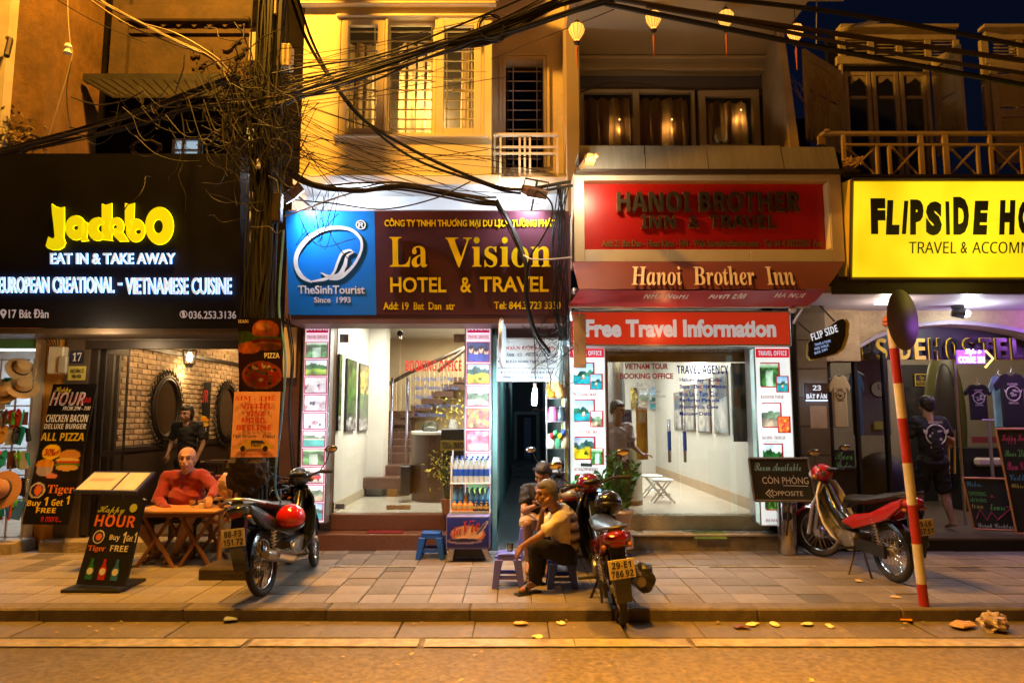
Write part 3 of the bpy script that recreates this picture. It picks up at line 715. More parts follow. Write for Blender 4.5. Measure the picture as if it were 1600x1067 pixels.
# ---------------------------------------------------------------- souvenir shop on the far left
ss = thing('souvenir_shop', 'bright souvenir shop sliver at the far left edge', 'building', (-6.4, 8.6, 0))
xs = XX(52, 8.7)
B('back_wall', mat('shop_white', (.6, .65, .7), .7), ss, -8.5, xs, 10.4, 10.5, 0, 3); B('floor', M_cement, ss, -8.5, xs, 8.55, 10.4, -.1, .14)
B('ceiling', M_white, ss, -8.5, xs, 8.5, 10.4, 2.7, 2.8)
B('orange_pier', mat('orange_pier_paint', (.75, .36, .05), .7, 0, .1, 4), ss, XX(66, 8.6), XX(95, 8.6), 8.6, 9.0, 0, 2.8)
B('white_pier', mat('cream_pier', (.6, .52, .38), .7), ss, XX(49, 8.6), XX(66, 8.6)-.003, 8.58, 9.0, 0, 2.8)
B('tube_light', emis('cool_tube', (.75, .9, 1), 9), ss, -7.6, XX(42, 9.4), 9.4, 9.46, 2.5, 2.55)
lamp('shop_light', (-6.9, 9.2, 2.5), 55, (.75, .88, 1), .3, 'AREA', (0, 0, 0), 1.2, .4)
B('awning', mat('green_red_awning', (.25, .07, .05), .7), ss, -8.5, XX(62, 8.0), 7.9, 8.6, 2.62, 2.66)
B('shop_step', M_cement, ss, -8.5, XX(40, 8.2), 8.15, 8.55, -.05, .13, bev=.01)
B('awning_stripe', mat('green_stripe', (.1, .3, .12), .7), ss, -8.5, XX(62, 8.3), 8.62, 8.66, 2.45, 2.62)
M_straw = mat('straw', (.62, .42, .18), .75, 0, .2, 60, bump=.5, bscale=120); M_band = mat('hat_band', (.05, .04, .03), .7)
def hat(px, py, Y, tilt, lab, s=1.0, m=None):
    p = pt(px, py, Y); t = thing('straw_hat', lab, 'hat', p, group='straw hats on the shop rack')
    M = Euler(tilt).to_matrix().to_4x4()
    r = [(.001, .115), (.05, .118), (.078, .105), (.09, .06), (.095, 0), (.17, -.012), (.172, -.006), (.1, .004)]
    MB().lathe([(a*s, z*s) for a, z in r], (0, 0, 0), 20, M).build('brim_and_crown', m or M_straw, t, smooth=True, world=False)
    MB().lathe([(.0955*s, .002*s), (.0975*s, .03*s), (.092*s, .032*s)], (0, 0, 0), 20, M).build('band', M_band, t, world=False)
hat(33, 577, 8.35, (.5, .9, 0), 'straw hat tipped sideways, topmost on the rack'); hat(14, 612, 8.3, (1.0, -.3, 0), 'straw hat left of the second row on the rack'); hat(36, 605, 8.32, (.8, .5, .3), 'straw hat right of the second row on the rack'); hat(3, 765, 8.1, (1.3, -.2, 0), 'brown woven hat low at the picture edge', 1.3, mat('brown_straw', (.4, .2, .1), .8, 0, .2, 60))
rk = thing('goods_rack', 'metal rack hung with sandals and trinkets by the shop door', 'rack', (XX(20, 8.4), 8.4, .13))
mb = MB()
for px in (-4, 22, 47): mb.cyl((XX(px, 8.42), 8.42, .13), (XX(px, 8.42), 8.42, ZZ(560, 8.42)), .012, n=6)
for py in (562, 634, 662, 700, 742, 780): mb.cyl(pt(-30, py, 8.42), pt(47, py, 8.42), .009, n=5)
mb.build('rack_frame', M_alum, rk)
cols = [('c8c8d0', 'white'), ('18a0a0', 'teal'), ('202024', 'black'), ('2c60c0', 'blue'), ('60b830', 'green'), ('c84020', 'red'), ('d8a040', 'yellow'), ('704028', 'brown'), ('b0b8c8', 'silver')]
shared = {}
n = 0
for row, (py, cnt) in enumerate(((638, 9), (664, 9), (702, 9), (744, 9), (780, 8))):
    for k in range(cnt):
        px = -8+k*6.2+random.uniform(-1.5, 1.5); hx, nm = random.choice(cols); key = (nm, k % 3)
        if key not in shared:
            m = mat('goods_'+nm, hexc(hx), .5, 0, .2, 20); m2 = MB()
            if k % 3 == 0: m2.ell((0, 0, -.12), (.05, .02, .12), n=10, m=6); m2.tube([(-.03, -.02, -.1), (0, -.045, -.06), (.03, -.02, -.1)], .008, 4)
            elif k % 3 == 1: m2.prism([(-.05, 0, -.24), (.05, 0, -.24), (.04, 0, -.02), (-.04, 0, -.02)], (0, .02, 0))
            else: m2.cyl((0, 0, -.2), (0, 0, -.04), .03, .022, n=8)
            shared[key] = m2.mesh('trinket', m)
        q = pt(px, py, 8.38); o = share('sandal' if k % 3 == 0 else 'trinket', shared[key], rk, Matrix.Translation(q)@Euler((random.uniform(-.2, .2), random.uniform(-.3, .3), random.uniform(-1, 1))).to_matrix().to_4x4())
# striped towels / bags hanging
for k, (pa, pb, ya, yb, hx, lab) in enumerate(((-6, 6, 592, 640, 'e0e4e8', 'white shirt with green sleeve hanging at the far left edge'), (4, 15, 590, 632, '108060', 'green and white striped shirt hanging at the far left'))):
    x0, x1, z0, z1 = RR(pa, ya, pb, yb, 8.33)
    mb = MB().prism([(x0, 8.33, z0), (x1, 8.33, z0), (x1+.02, 8.33, z1-.05), ((x0+x1)/2+.03, 8.33, z1), ((x0+x1)/2-.03, 8.33, z1), (x0-.02, 8.33, z1-.05)], (0, .03, 0))
    setp(mb.build('hanging_shirt', mat('shirt_'+hx, hexc(hx), .8, 0, .1, 6)), lab, 'shirt')
# electric meter box and number plates
mbx = thing('meter_box', 'cream electric meter box on the pier beside plate 17', 'meter box', (XX(87, 8.4), 8.45, 2.0))
pB('box', mat('cream_plastic', (.62, .56, .4), .45), mbx, 74, 541, 98, 584, 8.4, .16, .012); pB('flap', mat('grey_plastic', (.4, .37, .3), .45), mbx, 90, 556, 103, 583, 8.34, .05, .01)
mb = MB()
for i in range(5): mb.tube(smoothpts([pt(80+i*3, 542, 8.45), pt(72+i*5, 530, 8.4), pt(60+i*7, 520+i, 8.3)]), .008, 5)
mb.build('cable', M_cable, mbx)
np_ = thing('house_number_plate', 'dark house number plate reading 17 on the pier', 'sign', (XX(119, 8.48), 8.48, 2.3))
pB('plate', mat('plate_navy', (.02, .022, .05), .4), np_, 109, 548, 130, 567, 8.485, .012); ptext(np_, SF('17'), 113, 551, 127, 564, 8.485, K_white)
np_ = thing('notice_plate', 'small yellow notice plate below the number 17', 'sign', (XX(119, 8.48), 8.48, 2.1))
pB('plate', mat('plate_yellow', (.6, .52, .12), .5), np_, 106, 572, 133, 594, 8.485, .012); ptext(np_, 'KHU DÂN CƯ\nVĂN HÓA', 109, 575, 130, 591, 8.485, K_black)
# standing banner with burger (happy hour), leaning
def mpl(p0, p1, p2): return Pl(p0, (p1-p0).cross(p2-p0))
HB = thing('standing_banner', 'tall black happy hour banner with burger and yellow badge', 'banner', (XX(80, 8.25), 8.25, .1))
hb = mpl(pt(36, 818, 8.2), pt(106, 818, 8.15), pt(50, 600, 8.4))
bl, br, tl = hb.at(34, 819), hb.at(106, 812), hb.at(50, 600)
V = tl-bl; U = br-bl; U.z = 0; V.x = U.x*.2; bl.z = max(bl.z, .14)
Bu = Cv(46, 140, (.02, .018, .022))
Bu.grad(.46, .70, (.02, .02, .02), (.10, .06, .05)); Bu.ell(.22, .585, .2, .04, (.93, .62, .15)); Bu.rect(.06, .6, .4, .635, (.75, .68, .74)); Bu.ell(.23, .64, .17, .026, (.75, .68, .74)); Bu.noise(.4, 4, 3)
Bu.ell(.72, .52, .24, .042, (.88, .6, .22)); Bu.ell(.7, .553, .27, .016, (.95, .8, .4)); Bu.ell(.72, .568, .27, .013, (.85, .2, .12)); Bu.ell(.72, .585, .29, .016, (.35, .5, .12)); Bu.ell(.72, .605, .25, .022, (.85, .66, .3)); Bu.ell(.42, .665, .12, .018, (.85, .5, .42)); Bu.ell(.3, .495, .2, .055, (.97, .78, .02)); Bu.ell(.17, .765, .17, .055, (.85, .8, .75)); Bu.ell(.17, .765, .14, .045, (.1, .15, .4)); Bu.ell(.19, .765, .08, .035, (.9, .45, .1))
Bu.noise(.15, 4, 5)
N = U.cross(V).normalized()
MB().prism([bl-N*.004, bl+U-N*.004, bl+U+V-N*.004, bl+V-N*.004], -N*.02).build('backing', M_black, HB)
sheet('printed_sheet', HB, Bu.a, bl, U, V, inkmat('print_banner', 0, .45))
def bt(s, u0, v0, u1, v1, m, sh=0, off=0): text(HB, s, bl+U*u0+V*(1-v1)+N*.003, U*(u1-u0), V*(v1-v0), m, .002, off, sh)
E_w = K_white; E_y = K_yel; E_r = K_red; E_o = K_orange
bt(SS('Happy'), .08, .02, .45, .075, E_y); bt(SB('HOUR'), .02, .06, .8, .16, E_w, .2); bt(SB('HOUR'), .04, .065, .78, .155, E_r, .2); bt(SB('BAR'), .74, .1, .95, .14, E_r); bt('FROM 2PM - 7:00', .35, .165, .97, .195, E_w, .2, .012)
bt(SB('CHICKEN BACON'), .02, .225, .96, .28, E_w); bt(SB('DELUXE BURGER'), .02, .292, .96, .33, E_w); bt(SB('ALL PIZZA'), .0, .358, .97, .415, E_y); bt('30%', .16, .47, .38, .52, E_r, 0, .02); bt('off', .38, .48, .48, .515, E_r)
bt(SF('Tiger'), .40, .725, .98, .80, E_o); bt(SB('Buy'), .02, .835, .32, .885, E_y); bt(SB('1'), .38, .81, .46, .87, E_y); bt(SB('Get'), .55, .825, .8, .87, E_y); bt(SB('1'), .86, .80, .93, .86, E_y); bt(SB('FREE'), .25, .885, .68, .92, E_y)
bt('n more...', .4, .945, .85, .98, E_r)
# ================================================================== BUILDING 2: yellow house with the hotel and travel sign
M_cream = mat('cream_house_paint', (.72, .60, .32), .6, 0, .07, 1.6, bump=.15, bscale=30, dirt=.22, dcol=(.4, .3, .18))
M_creamd = mat('weathered_cream', (.52, .44, .33), .7, 0, .12, 2, bump=.2, dirt=.45, dcol=(.2, .16, .11))
M_gran = mat('red_brown_granite', (.17, .075, .045), .3, 0, .45, 60, dirt=.2, dcol=(.05, .02, .015))
M_brownt = mat('brown_wall_tile', (.14, .07, .045), .3, 0, .2, 6)
M_sofb = mat('purple_brown_board', (.12, .06, .055), .45, 0, .1, 4)
M_floorw = mat('polished_floor', (.55, .50, .40), .12, 0, .08, 3)
hb2 = thing('yellow_house', 'narrow cream-yellow house with three barred windows above the booking office', 'building', (-.8, 8.6, 0))
FL = .38
xL = XX(446, 8.4); xR = XX(776, 8.4)
B('lower_step', M_gran, hb2, XX(462, 8.4), XX(768, 8.4), 8.4, 8.80, -.05, .188, bev=.006); B('upper_step', M_gran, hb2, XX(500, 8.7), XX(768, 8.7), 8.70, 8.9, .192, FL, bev=.006)
# rooms
xa, xb = XX(523, 8.85), XX(776, 8.4)
xw = XX(574, 10.8)
B('floor', M_floorw, hb2, xa-.15, xb, 8.9, 14.2, .1, FL-.003)
mb = MB().prism([(xa, 8.9, FL), (xw, 10.8, FL), (xw-.15, 10.8, FL), (xa-.15, 8.9, FL)], (0, 0, 2.9)); mb.build('left_wall', M_wallin, hb2)
B('column', M_wallin, hb2, xw-.1, XX(600, 10.8), 10.8, 11.2, FL, 3.2); mb = MB().prism([(xa, 8.9, FL), (xw, 10.8, FL), (xw+.012, 10.79, FL), (xa+.012, 8.89, FL)], (0, 0, .12)); mb.build('skirting', mat('beige_skirting', (.5, .42, .3), .4), hb2)
B('back_wall', mat('tan_back_wall', (.62, .47, .28), .7, 0, .05, 3), hb2, XX(600, 10.8)-.7, xb, 13.2, 13.3, FL, 3.3)
B('right_wall', M_wallin, hb2, xb-.1, xb, 8.75, 13.2, 0, 3.2); B('ceiling', M_wallin, hb2, xa-.2, xb, 8.7, 13.2, 3.1, 3.2)
lamp('room_light', (-1.35, 9.8, 3.02), 125, (1, .93, .8), .3, 'AREA', (0, 0, 0), .9, .9); lamp('room_light', (-.9, 12.0, 3.0), 60, (1, .88, .68), .3, 'AREA', (0, 0, 0), .9, .9)
# stairs
M_stair = mat('stair_granite', (.12, .06, .04), .3, 0, .3, 40)
def stair(k, pa, pb, ya, yb, Y):
    x0, x1, z0, z1 = RR(pa, ya, pb, yb, Y); B('stair_step', M_stair, hb2, x0, x1, Y, Y+.5, z0, z1, bev=.008)
stair(0, 563, 632, 746, 764, 10.6); stair(1, 572, 634, 727, 746, 11.0); stair(2, 598, 640, 708, 726, 11.5)
for k in range(6): stair(3+k, 598+k*1, 642, 708-11*(k+1)+(0), 708-11*k, 11.75+.25*k)
for k in range(7): x0, x1, z0, z1 = RR(610+16*k, 655-11*k, 640+17*k, 664-11*k, 12.4); B('stair_step', M_stair, hb2, x0, x1, 12.4, 13.15, z0, z1)
st = bpy.data.objects.new('staircase_railing', None); COL.objects.link(st); adopt(st, hb2)
mb = MB(); mb.tube([pt(600, 604, 12.2), pt(640, 582, 12.2), pt(728, 543, 12.2)], .035, 8); mb.tube([pt(684, 580, 12.0), pt(728, 545, 12.0)], .03, 8); mb.build('handrail', mat('dark_handrail', (.05, .03, .02), .35), st, world=False)
for k in range(17):
    px = 604+k*7.4; t = (px-600)/128; pyt = 602-t*61
    MB().cyl(pt(px, pyt, 12.2), pt(px, min(700, pyt+48), 12.2), .012, n=6).build('baluster', mat('cream_baluster', (.55, .42, .25), .5), st, world=False)
# pictures on the left wall
def wpic(pa, pb, ya, yb, kind, seed, lab):
    d = Vector((xw-xa, 1.9, 0)); pl = mpl(Vector((xa+.03, 8.9, 1)), Vector((xa+.03, 8.9, 2)), Vector((xw+.03, 10.8, 1)))
    bl, br, tl, tr = pl.at(pa, yb[0]), pl.at(pb, yb[1]), pl.at(pa, ya[0]), pl.at(pb, ya[1])
    br.z = bl.z; tl.x, tl.y = bl.x, bl.y; V = Vector((0, 0, tl.z-bl.z)); U = br-bl
    t = thing('framed_picture', lab, 'picture', bl, group='framed photographs on the booking office wall'); N = U.cross(V).normalized()
    MB().prism([bl-U*.05-V*.015, br+U*.05-V*.015, br+V*1.015+U*.05, bl-U*.05+V*1.015], -N*.02).build('frame', M_black, t)
    a = np.concatenate([photo(kind, seed, 18, 14), photo('leaf', seed+3, 18, 12), photo('mono', seed+4, 18, 6)], 0)
    sheet('print', t, a, bl+N*.003, U, V, PRINTG)
wpic(528, 532, (553, 555), (671, 670), 'leaf', 4, 'narrow framed photograph nearest to the glass door'); wpic(541, 555, (560, 565), (672, 670), 'leaf', 1, 'tall framed green photograph, middle one on the white wall'); wpic(561, 574, (568, 572), (672, 668), 'gold', 2, 'tall framed golden photograph, farthest on the white wall')
# reception desk
rd = thing('reception_desk', 'dark brown curved reception desk with pale top', 'desk', (XX(684, 10.0), 10.2, FL))
x0, x1, z0, z1 = RR(637, 679, 715, 784, 10.0)
z0 = FL; cxx = (x0+x1)/2; rx = (x1-x0)/2
mb = MB(); N = 20; pr = [(cxx-rx*math.cos(math.pi*i/N), 10.45-.55*math.sin(math.pi*i/N)) for i in range(N+1)]+[(x1+.5, 10.45), (x1+.5, 10.9), (x0, 10.9)]
mb.prism([(a, b, z0) for a, b in pr], (0, 0, z1-z0)); mb.build('body', mat('desk_veneer', (.075, .035, .02), .35, 0, .3, 3, stretch=(8, 8, 1)), rd)
pr2 = [(cxx+(a-cxx)*1.04, 10.45+(b-10.45)*1.05) for a, b in pr]; MB().prism([(a, b, z1) for a, b in pr2], (0, 0, .04)).build('desk_top', M_wallin, rd)
dv = thing('desk_divider', 'small dark panel standing left of the reception desk', 'panel', (XX(630, 9.9), 9.9, FL)); pB('panel', M_black, dv, 625, 704+24, 640, 774, 9.9, .3, .01)
ti = thing('information_box', 'black box with yellow travel information sign by the desk', 'box', (XX(710, 9.2), 9.2, 1.2))
pB('box', M_black, ti, 689, 670, 726, 690, 9.3, .3, .01); pB('sign_plate', mat('yellow_card', (.7, .5, .08), .5), ti, 688, 688, 728, 704, 9.2, .02); ptext(ti, SB('TOUR INFOR'), 691, 691, 727, 701, 9.2, K_black)
pB('box_base', M_black, ti, 692, 704, 726, 728, 9.32, .28)
gb = thing('glass_jar', 'round glass bowl on the reception desk', 'bowl', pt(672, 670, 10.3)); q = pt(672, 668, 10.3)
MB().lathe([(.05, -.1), (.12, -.05), (.13, .02), (.09, .09), (.06, .1)], q, 14).build('bowl', glassmat('bowl_glass', (.75, .8, .8), 1, .1), gb, smooth=True); MB().ell(q+Vector((0, 0, -.03)), (.1, .1, .05), n=10, m=6).build('sweets', mat('sweets', (.5, .5, .45), .4, 0, .6, 60), gb)
fl = thing('desk_flowers', 'yellow flowers in a tall vase behind the counter', 'flowers', pt(708, 660, 10.6)); q = pt(708, 655, 10.6)
MB().lathe([(.05, -.25), (.07, -.1), (.04, 0)], q, 10).build('vase', K_grey, fl, smooth=True); M_yleaf = mat('yellow_bloom', (.62, .5, .06), .6, 0, .3, 12); leafmass('blossoms', fl, [q+Vector((0, 0, .1)), q+Vector((-.06, 0, .18)), q+Vector((.05, 0, .25))], 70, .04, M_yleaf)
# glass front
fr = bpy.data.objects.new('glass_front', None); COL.objects.link(fr); adopt(fr, hb2)
Yg = 8.80
for pa, pb in ((519, 622.5), (625, 728)):
    x0, x1, z0, z1 = RR(pa, 513, pb, 798, Yg); B('door_pane', M_glass, fr, x0, x1, Yg, Yg+.010, FL+.006, z1, world=False)
B('top_rail', M_alum, hb2, XX(508, Yg, 510), XX(735, Yg, 510), Yg-.05, Yg+.06, ZZ(512, Yg), ZZ(503, Yg), bev=.003)
for pa, pb, ya, yb in ((531, 545, 522, 535), (709, 727, 522, 535), (524, 538, 787, 795), (604, 641, 789, 796)):
    x0, x1, z0, z1 = RR(pa, ya, pb, yb, Yg-.012); B('patch_fitting', M_steel, fr, x0, x1, Yg-.018, Yg+.028, z0, z1, bev=.002, world=False)
q = pt(625, 521, Yg-.05); MB().ell(q, (.04, .03, .04)).build('door_closer_hub', M_dark, fr, smooth=True, world=False)
for px in (613, 637):   # long steel pull handles
    a, b = pt(px, 590, Yg-.07), pt(px-.5, 725, Yg-.07); b.x = a.x
    MB().cyl(a, b, .019, n=10).cyl(a+Vector((0, 0, -.1)), a+Vector((0, .08, -.1)), .01, n=6).cyl(b+Vector((0, 0, .2)), b+Vector((0, .08, .2)), .01, n=6).build('handle', M_chrome, fr, smooth=True, world=False)
gl = Pl((0, Yg-.006, 0), (0, -1, 0))
K_redlit = vinyl('vinyl_red', (.75, .05, .04)); K_bluel = vinyl('vinyl_blue', (.08, .2, .75)); K_wh = vinyl('vinyl_white', (.85, .85, .9))
wt = thing('window_lettering', 'red and blue booking office lettering on the glass door', 'lettering', (XX(678, Yg), Yg, 1.5))
ptext(wt, SB('BOOKING OFFICE'), 633, 563, 721, 580, gl, K_redlit, .002)
for i, s in enumerate(('- Ha Long bay 1,2,3 days', '- Sapa Trekking 1,2,3 days', '- Daily Tour', '- Open Bus, Train, Air ticket', '- Money Exchange')):
    w = (66, 74, 32, 77, 52)[i]
    ptext(wt, s, 644, 588+14*i, 644+w, 597+14*i, gl, K_wh, .0015, off=.045); ptext(wt, s, 644, 588+14*i, 644+w, 597+14*i, Pl((0, Yg-.009, 0), (0, -1, 0)), K_bluel, .001, off=.012)
# piers beside the opening
B('left_pier', M_brownt, hb2, XX(508, 8.72), XX(519, 8.72)-.01, 8.66, 8.95, FL, 2.95); B('outer_pier', M_brownt, hb2, XX(443, 8.6), XX(470, 8.6), 8.5, 8.95, 0, 2.75)
B('right_pier', M_brownt, hb2, XX(728, 8.7), XX(772, 8.7), 8.62, 8.9, 0, 2.95)
B('yellow_patch_wall', M_cream, hb2, XX(443, 8.56), XX(463, 8.56), 8.46, 8.499, ZZ(590, 8.5), ZZ(512, 8.5))
B('fascia_back', M_sofb, hb2, XX(443, 8.45), XX(893, 8.45), 8.35, 8.75, ZZ(502, 8.4), ZZ(330, 8.4))
# backlit photo columns
def lightcolumn(lab, P, rows, heads, Y, tx):
    """P: (x px at top left/right, top py, x px at bottom left/right, bottom py)"""
    (a, b, y0), (c, d, y1) = P; x0 = (XX(a, Y, y0)+XX(c, Y, y1))/2; x1 = (XX(b, Y, y0)+XX(d, Y, y1))/2; z0, z1 = ZZ(y1, Y), ZZ(y0, Y)
    t = thing('photo_lightbox', lab, 'lightbox', ((x0+x1)/2, Y, z0), group='backlit photo columns of the booking office')
    B('housing', M_alum, t, x0, x1, Y, Y+.16, z0, z1, bev=.004)
    xi0, xi1 = x0+.022, x1-.022; k = len(rows); hh = (z1-z0); hd = .125*hh if heads else .0
    sheet('backlit_sheet', t, Cv(3, 3, (.95, .84, .90)).a, Vector((xi0, Y-.002, z0+.02)), Vector((xi1-xi0, 0, 0)), Vector((0, 0, hh-.04)), BACKLIT)
    zt = z1-.03
    B('heading', emis('heading_red', hexc('d02858'), .5), t, xi0+.01, xi1-.01, Y-.006, Y-.003, zt-.13, zt); text(t, SB(tx), (xi0+.02, Y-.007, zt-.1), (xi1-xi0-.04, 0, 0), (0, 0, .07), K_wl, .001)
    B('subheading', emis('heading_white', hexc('f0c8d8'), .8), t, xi0+.01, xi1-.01, Y-.006, Y-.003, zt-.22, zt-.15); text(t, 'TRAVEL SERVICE', (xi0+.02, Y-.007, zt-.2), (xi1-xi0-.04, 0, 0), (0, 0, .035), K_red, .001)
    top = zt-.24; ph = (top-z0-.03)/k
    for i, (kd, sd) in enumerate(rows):
        za = top-ph*(i+1)+ph*.1; zb = top-ph*i
        B('picture_border', emis('border_pink', hexc('c04878'), .6), t, xi0+.005, xi1-.005, Y-.004, Y-.0025, za-.012, zb-.002); 
        sheet('photo_print', t, np.clip(photo(kd, sd)*.72+.27, 0, 1), Vector((xi0+.018, Y-.006, za)), Vector((xi1-xi0-.036, 0, 0)), Vector((0, 0, zb-za-.012)), BACKLIT)
    return t
lightcolumn('tall backlit column of tour photos left of the glass door', ((474, 516, 500), (466, 510, 818)), [('river', 1), ('green', 2), ('room', 3), ('room', 5), ('room', 8), ('swim', 3), ('river', 7), ('bus', 2), ('town', 4), ('bay', 9)], 1, 8.36, 'BOOKING')
lightcolumn('tall backlit column of tour photos right of the glass door', ((724, 767, 500), (726, 770, 818)), [('crowd', 1), ('field', 2), ('town', 3), ('market', 4), ('pink', 5), ('swim', 6), ('green', 7), ('bay', 8)], 1, 8.40, 'BOOKING')
lamp('column_light', (-2.4, 8.0, 1.5), 5, (.9, .8, 1), .4)
# maroon mat on the steps
mt = thing('door_mat', 'small dark red mat on the granite steps', 'mat', (XX(608, 8.5), 8.55, .19)); MB().box(XX(577, 8.52), XX(633, 8.52), 8.46, 8.66, .191, .199).build('mat_pile', mat('red_mat', (.22, .015, .015), .9, 0, .3, 60, bump=1, bscale=200), mt)
# ---------------------------------------------------------------- white band behind the sign, bay above
B('white_band_wall', mat('white_band', (.62, .64, .68), .6, 0, .1, 2, dirt=.2, dcol=(.35, .33, .3)), hb2, XX(460, 8.5, 300), XX(898, 8.5, 300), 8.42, 8.9, ZZ(332, 8.4), ZZ(270, 8.4))
mb = MB(); mb.box(XX(462, 8.0, 282), XX(782, 8.0, 282), 7.98, 8.6, ZZ(290, 8.0), ZZ(274, 8.0)); mb.build('ledge_slab', M_white, hb2, bev=.01)
Yb = 8.12; xl, xr = XX(472, Yb, 150), XX(768, Yb, 150)
zA = ZZ(274, 8.0)+.003; zT = 7.6
wz0, wz1 = ZZ(212, Yb), ZZ(28, Yb)
# wall around the window group
wx0, wx1 = XX(530, Yb, 120), XX(756, Yb, 120)
B('bay_wall', M_cream, hb2, xl, wx0, Yb, Yb+.2, zA, zT); B('bay_wall', M_cream, hb2, wx1, xr, Yb, Yb+.2, zA, zT); B('bay_wall', M_cream, hb2, wx0, wx1, Yb, Yb+.2, zA, wz0); B('bay_wall', M_cream, hb2, wx0, wx1, Yb, Yb+.2, wz1, zT)
B('bay_side', M_cream, hb2, xr-.15, xr-.001, Yb+.2, 8.9, zA, zT); B('bay_side', M_cream, hb2, xl+.001, xl+.15, Yb+.2, 8.9, zA, zT)
B('bay_cornice', M_cream, hb2, xl-.04, xr+.06, Yb-.1, Yb-.002, ZZ(13, Yb), ZZ(4, Yb), bev=.01); B('bay_cornice', M_cream, hb2, xl-.08, xr+.09, Yb-.16, Yb-.002, ZZ(3, Yb), ZZ(-40, Yb), bev=.01)
B('room_back', mat('dark_room', (.05, .035, .02), .8), hb2, xl+.1, xr-.1, 8.9, 9.0, zA, zT)
M_frame = mat('painted_window_frame', (.66, .55, .34), .45, 0, .05, 3)
M_curt = vinyl('patterned_curtain', (.72, .5, .22))
M_grille = mat('cream_iron_grille', (.62, .5, .3), .5, 0, .05, 5)
def wframe(parent, pa, pb, ya, yb, Y, w=12, m=M_frame, D=.06):
    mb = MB(); x0, x1, z0, z1 = RR(pa, ya, pb, yb, Y); t = w/F_*Y
    mb.box(x0, x0+t, Y, Y+D, z0, z1); mb.box(x1-t, x1, Y, Y+D, z0, z1); mb.box(x0+t, x1-t, Y+.001, Y+D-.001, z0, z0+t); mb.box(x0+t, x1-t, Y+.001, Y+D-.001, z1-t, z1)
    o = mb.build('window_frame', m, parent, bev=.005); 
    p = MB().box(x0+t, x1-t, Y+D*.5, Y+D*.5+.004, z0+t, z1-t).build('pane', M_glassu, o, world=False)
    return o, x0+t, x1-t, z0+t, z1-t
def curtain(parent, x0, x1, z0, z1, Y, m, seed=0, amp=.03, per=.13, open_=None):
    r = random.Random(seed); n = int((x1-x0)/.012); ph = r.random()*6; mb = MB(); vs = []
    for j in range(9):
        for i in range(n+1):
            x = x0+(x1-x0)*i/n; z = z1+(z0-z1)*j/8
            vs.append((x+.006*math.sin(j*.7+i*.2), Y+amp*(math.sin(x/per*6.28+ph+.4*math.sin(j*.5))+.4*math.sin(x/per*13+ph*2)), z))
    mb.add(vs, [(j*(n+1)+i, j*(n+1)+i+1, (j+1)*(n+1)+i+1, (j+1)*(n+1)+i) for j in range(8) for i in range(n)])
    return mb.build('curtain', m, parent, smooth=True)
for k, (pa, pb, ya, yb, w) in enumerate(((531, 600, 29, 211, 12), (682, 752, 30, 211, 12))):
    o, x0, x1, z0, z1 = wframe(hb2, pa, pb, ya, yb, Yb+.0 if k == 0 else Yb-.03, w)
o2, cx0, cx1, cz0, cz1 = wframe(hb2, 603, 681, 33, 212, Yb+.07, 5)
B('mullion', M_frame, hb2, XX(600.5, Yb-.01, 120), XX(604, Yb-.01, 120), Yb-.01, Yb+.15, wz0, wz1)
B('mullion', M_frame, hb2, XX(679, Yb-.01, 120), XX(681.5, Yb-.01, 120), Yb-.01, Yb+.15, wz0, wz1)
B('window_head', M_frame, hb2, wx0-.05, wx1+.05, Yb-.04, Yb-.002, wz1+.001, wz1+.035, bev=.004); B('window_sill', M_frame, hb2, wx0-.05, wx1+.05, Yb-.05, Yb-.002, wz0-.035, wz0-.001, bev=.004)
for pa, pb, hole in ((543, 590, None), (607, 679, None), (695, 741, (707, 743, 124, 143))):
    gr = bpy.data.objects.new('grille', None); COL.objects.link(gr); adopt(gr, hb2); Y = Yb+.19
    for k in range(11):
        py = 50+15.2*k; x0, x1, _, z = RR(pa, py, pb, py, Y); MB().cyl((x0, Y, z), (x1, Y, z), .011, n=5).build('grille_bar', M_grille, gr, world=False)
    mb = MB()
    for px in (pa+3, pb-4): mb.cyl(pt(px, 36, Y+.015), pt(px, 208, Y+.015), .010, n=5)
    if hole:
        a, b, c, d = hole; mb.tube([pt(a, c, Y-.02), pt(b, c, Y-.02), pt(b, d, Y-.02), pt(a, d, Y-.02)], .012, 5, closed=True)
    mb.build('grille_frame', M_grille, gr, world=False)
for i, (pa, pb) in enumerate(((543, 552), (556, 567), (571, 590), (622, 634), (637, 648), (652, 662), (667, 680), (720, 733), (535, 543))):
    x0, x1, z0, z1 = RR(pa, 70, pb, 214, Yb+.25); curtain(hb2, x0, x1, z0, z1, Yb+.25, M_curt, i, .035, .21)
lamp('bay_room_light', (-1.1, 8.75, 5.6), 90, (1, .7, .3), .15)
# ---------------------------------------------------------------- narrow bay with the tall window and little balcony
nh = thing('narrow_house', 'slim weathered house front with tall dark window above the alley', 'building', (.25, 8.7, 2.7))
Yn = 8.62
x0, x1 = XX(768, Yn, 150), XX(884, Yn, 150)
a0, a1, c0, c1 = RR(790, 93, 849, 262, Yn)
B('wall', M_creamd, nh, x0, a0, Yn, 8.9, ZZ(278, Yn), 8); B('wall', M_creamd, nh, a1, x1, Yn, 8.9, ZZ(278, Yn), 8); B('wall', M_creamd, nh, a0, a1, Yn, 8.9, c1, 8)
B('wall', M_creamd, nh, a0, a1, Yn, 8.9, ZZ(278, Yn), c0)
mb = MB()
for t in (0, .045): mb.box(a0-.08+t, a0-.045+t, Yn-.03+t*.3, Yn-.001, c0, c1+.08-t); mb.box(a1+.045-t, a1+.08-t, Yn-.03+t*.3, Yn-.001, c0, c1+.08-t); mb.box(a0-.045+t, a1+.045-t, Yn-.03+t*.3, Yn-.001, c1+.045-t, c1+.08-t)
mb.build('window_surround', M_creamd, nh)
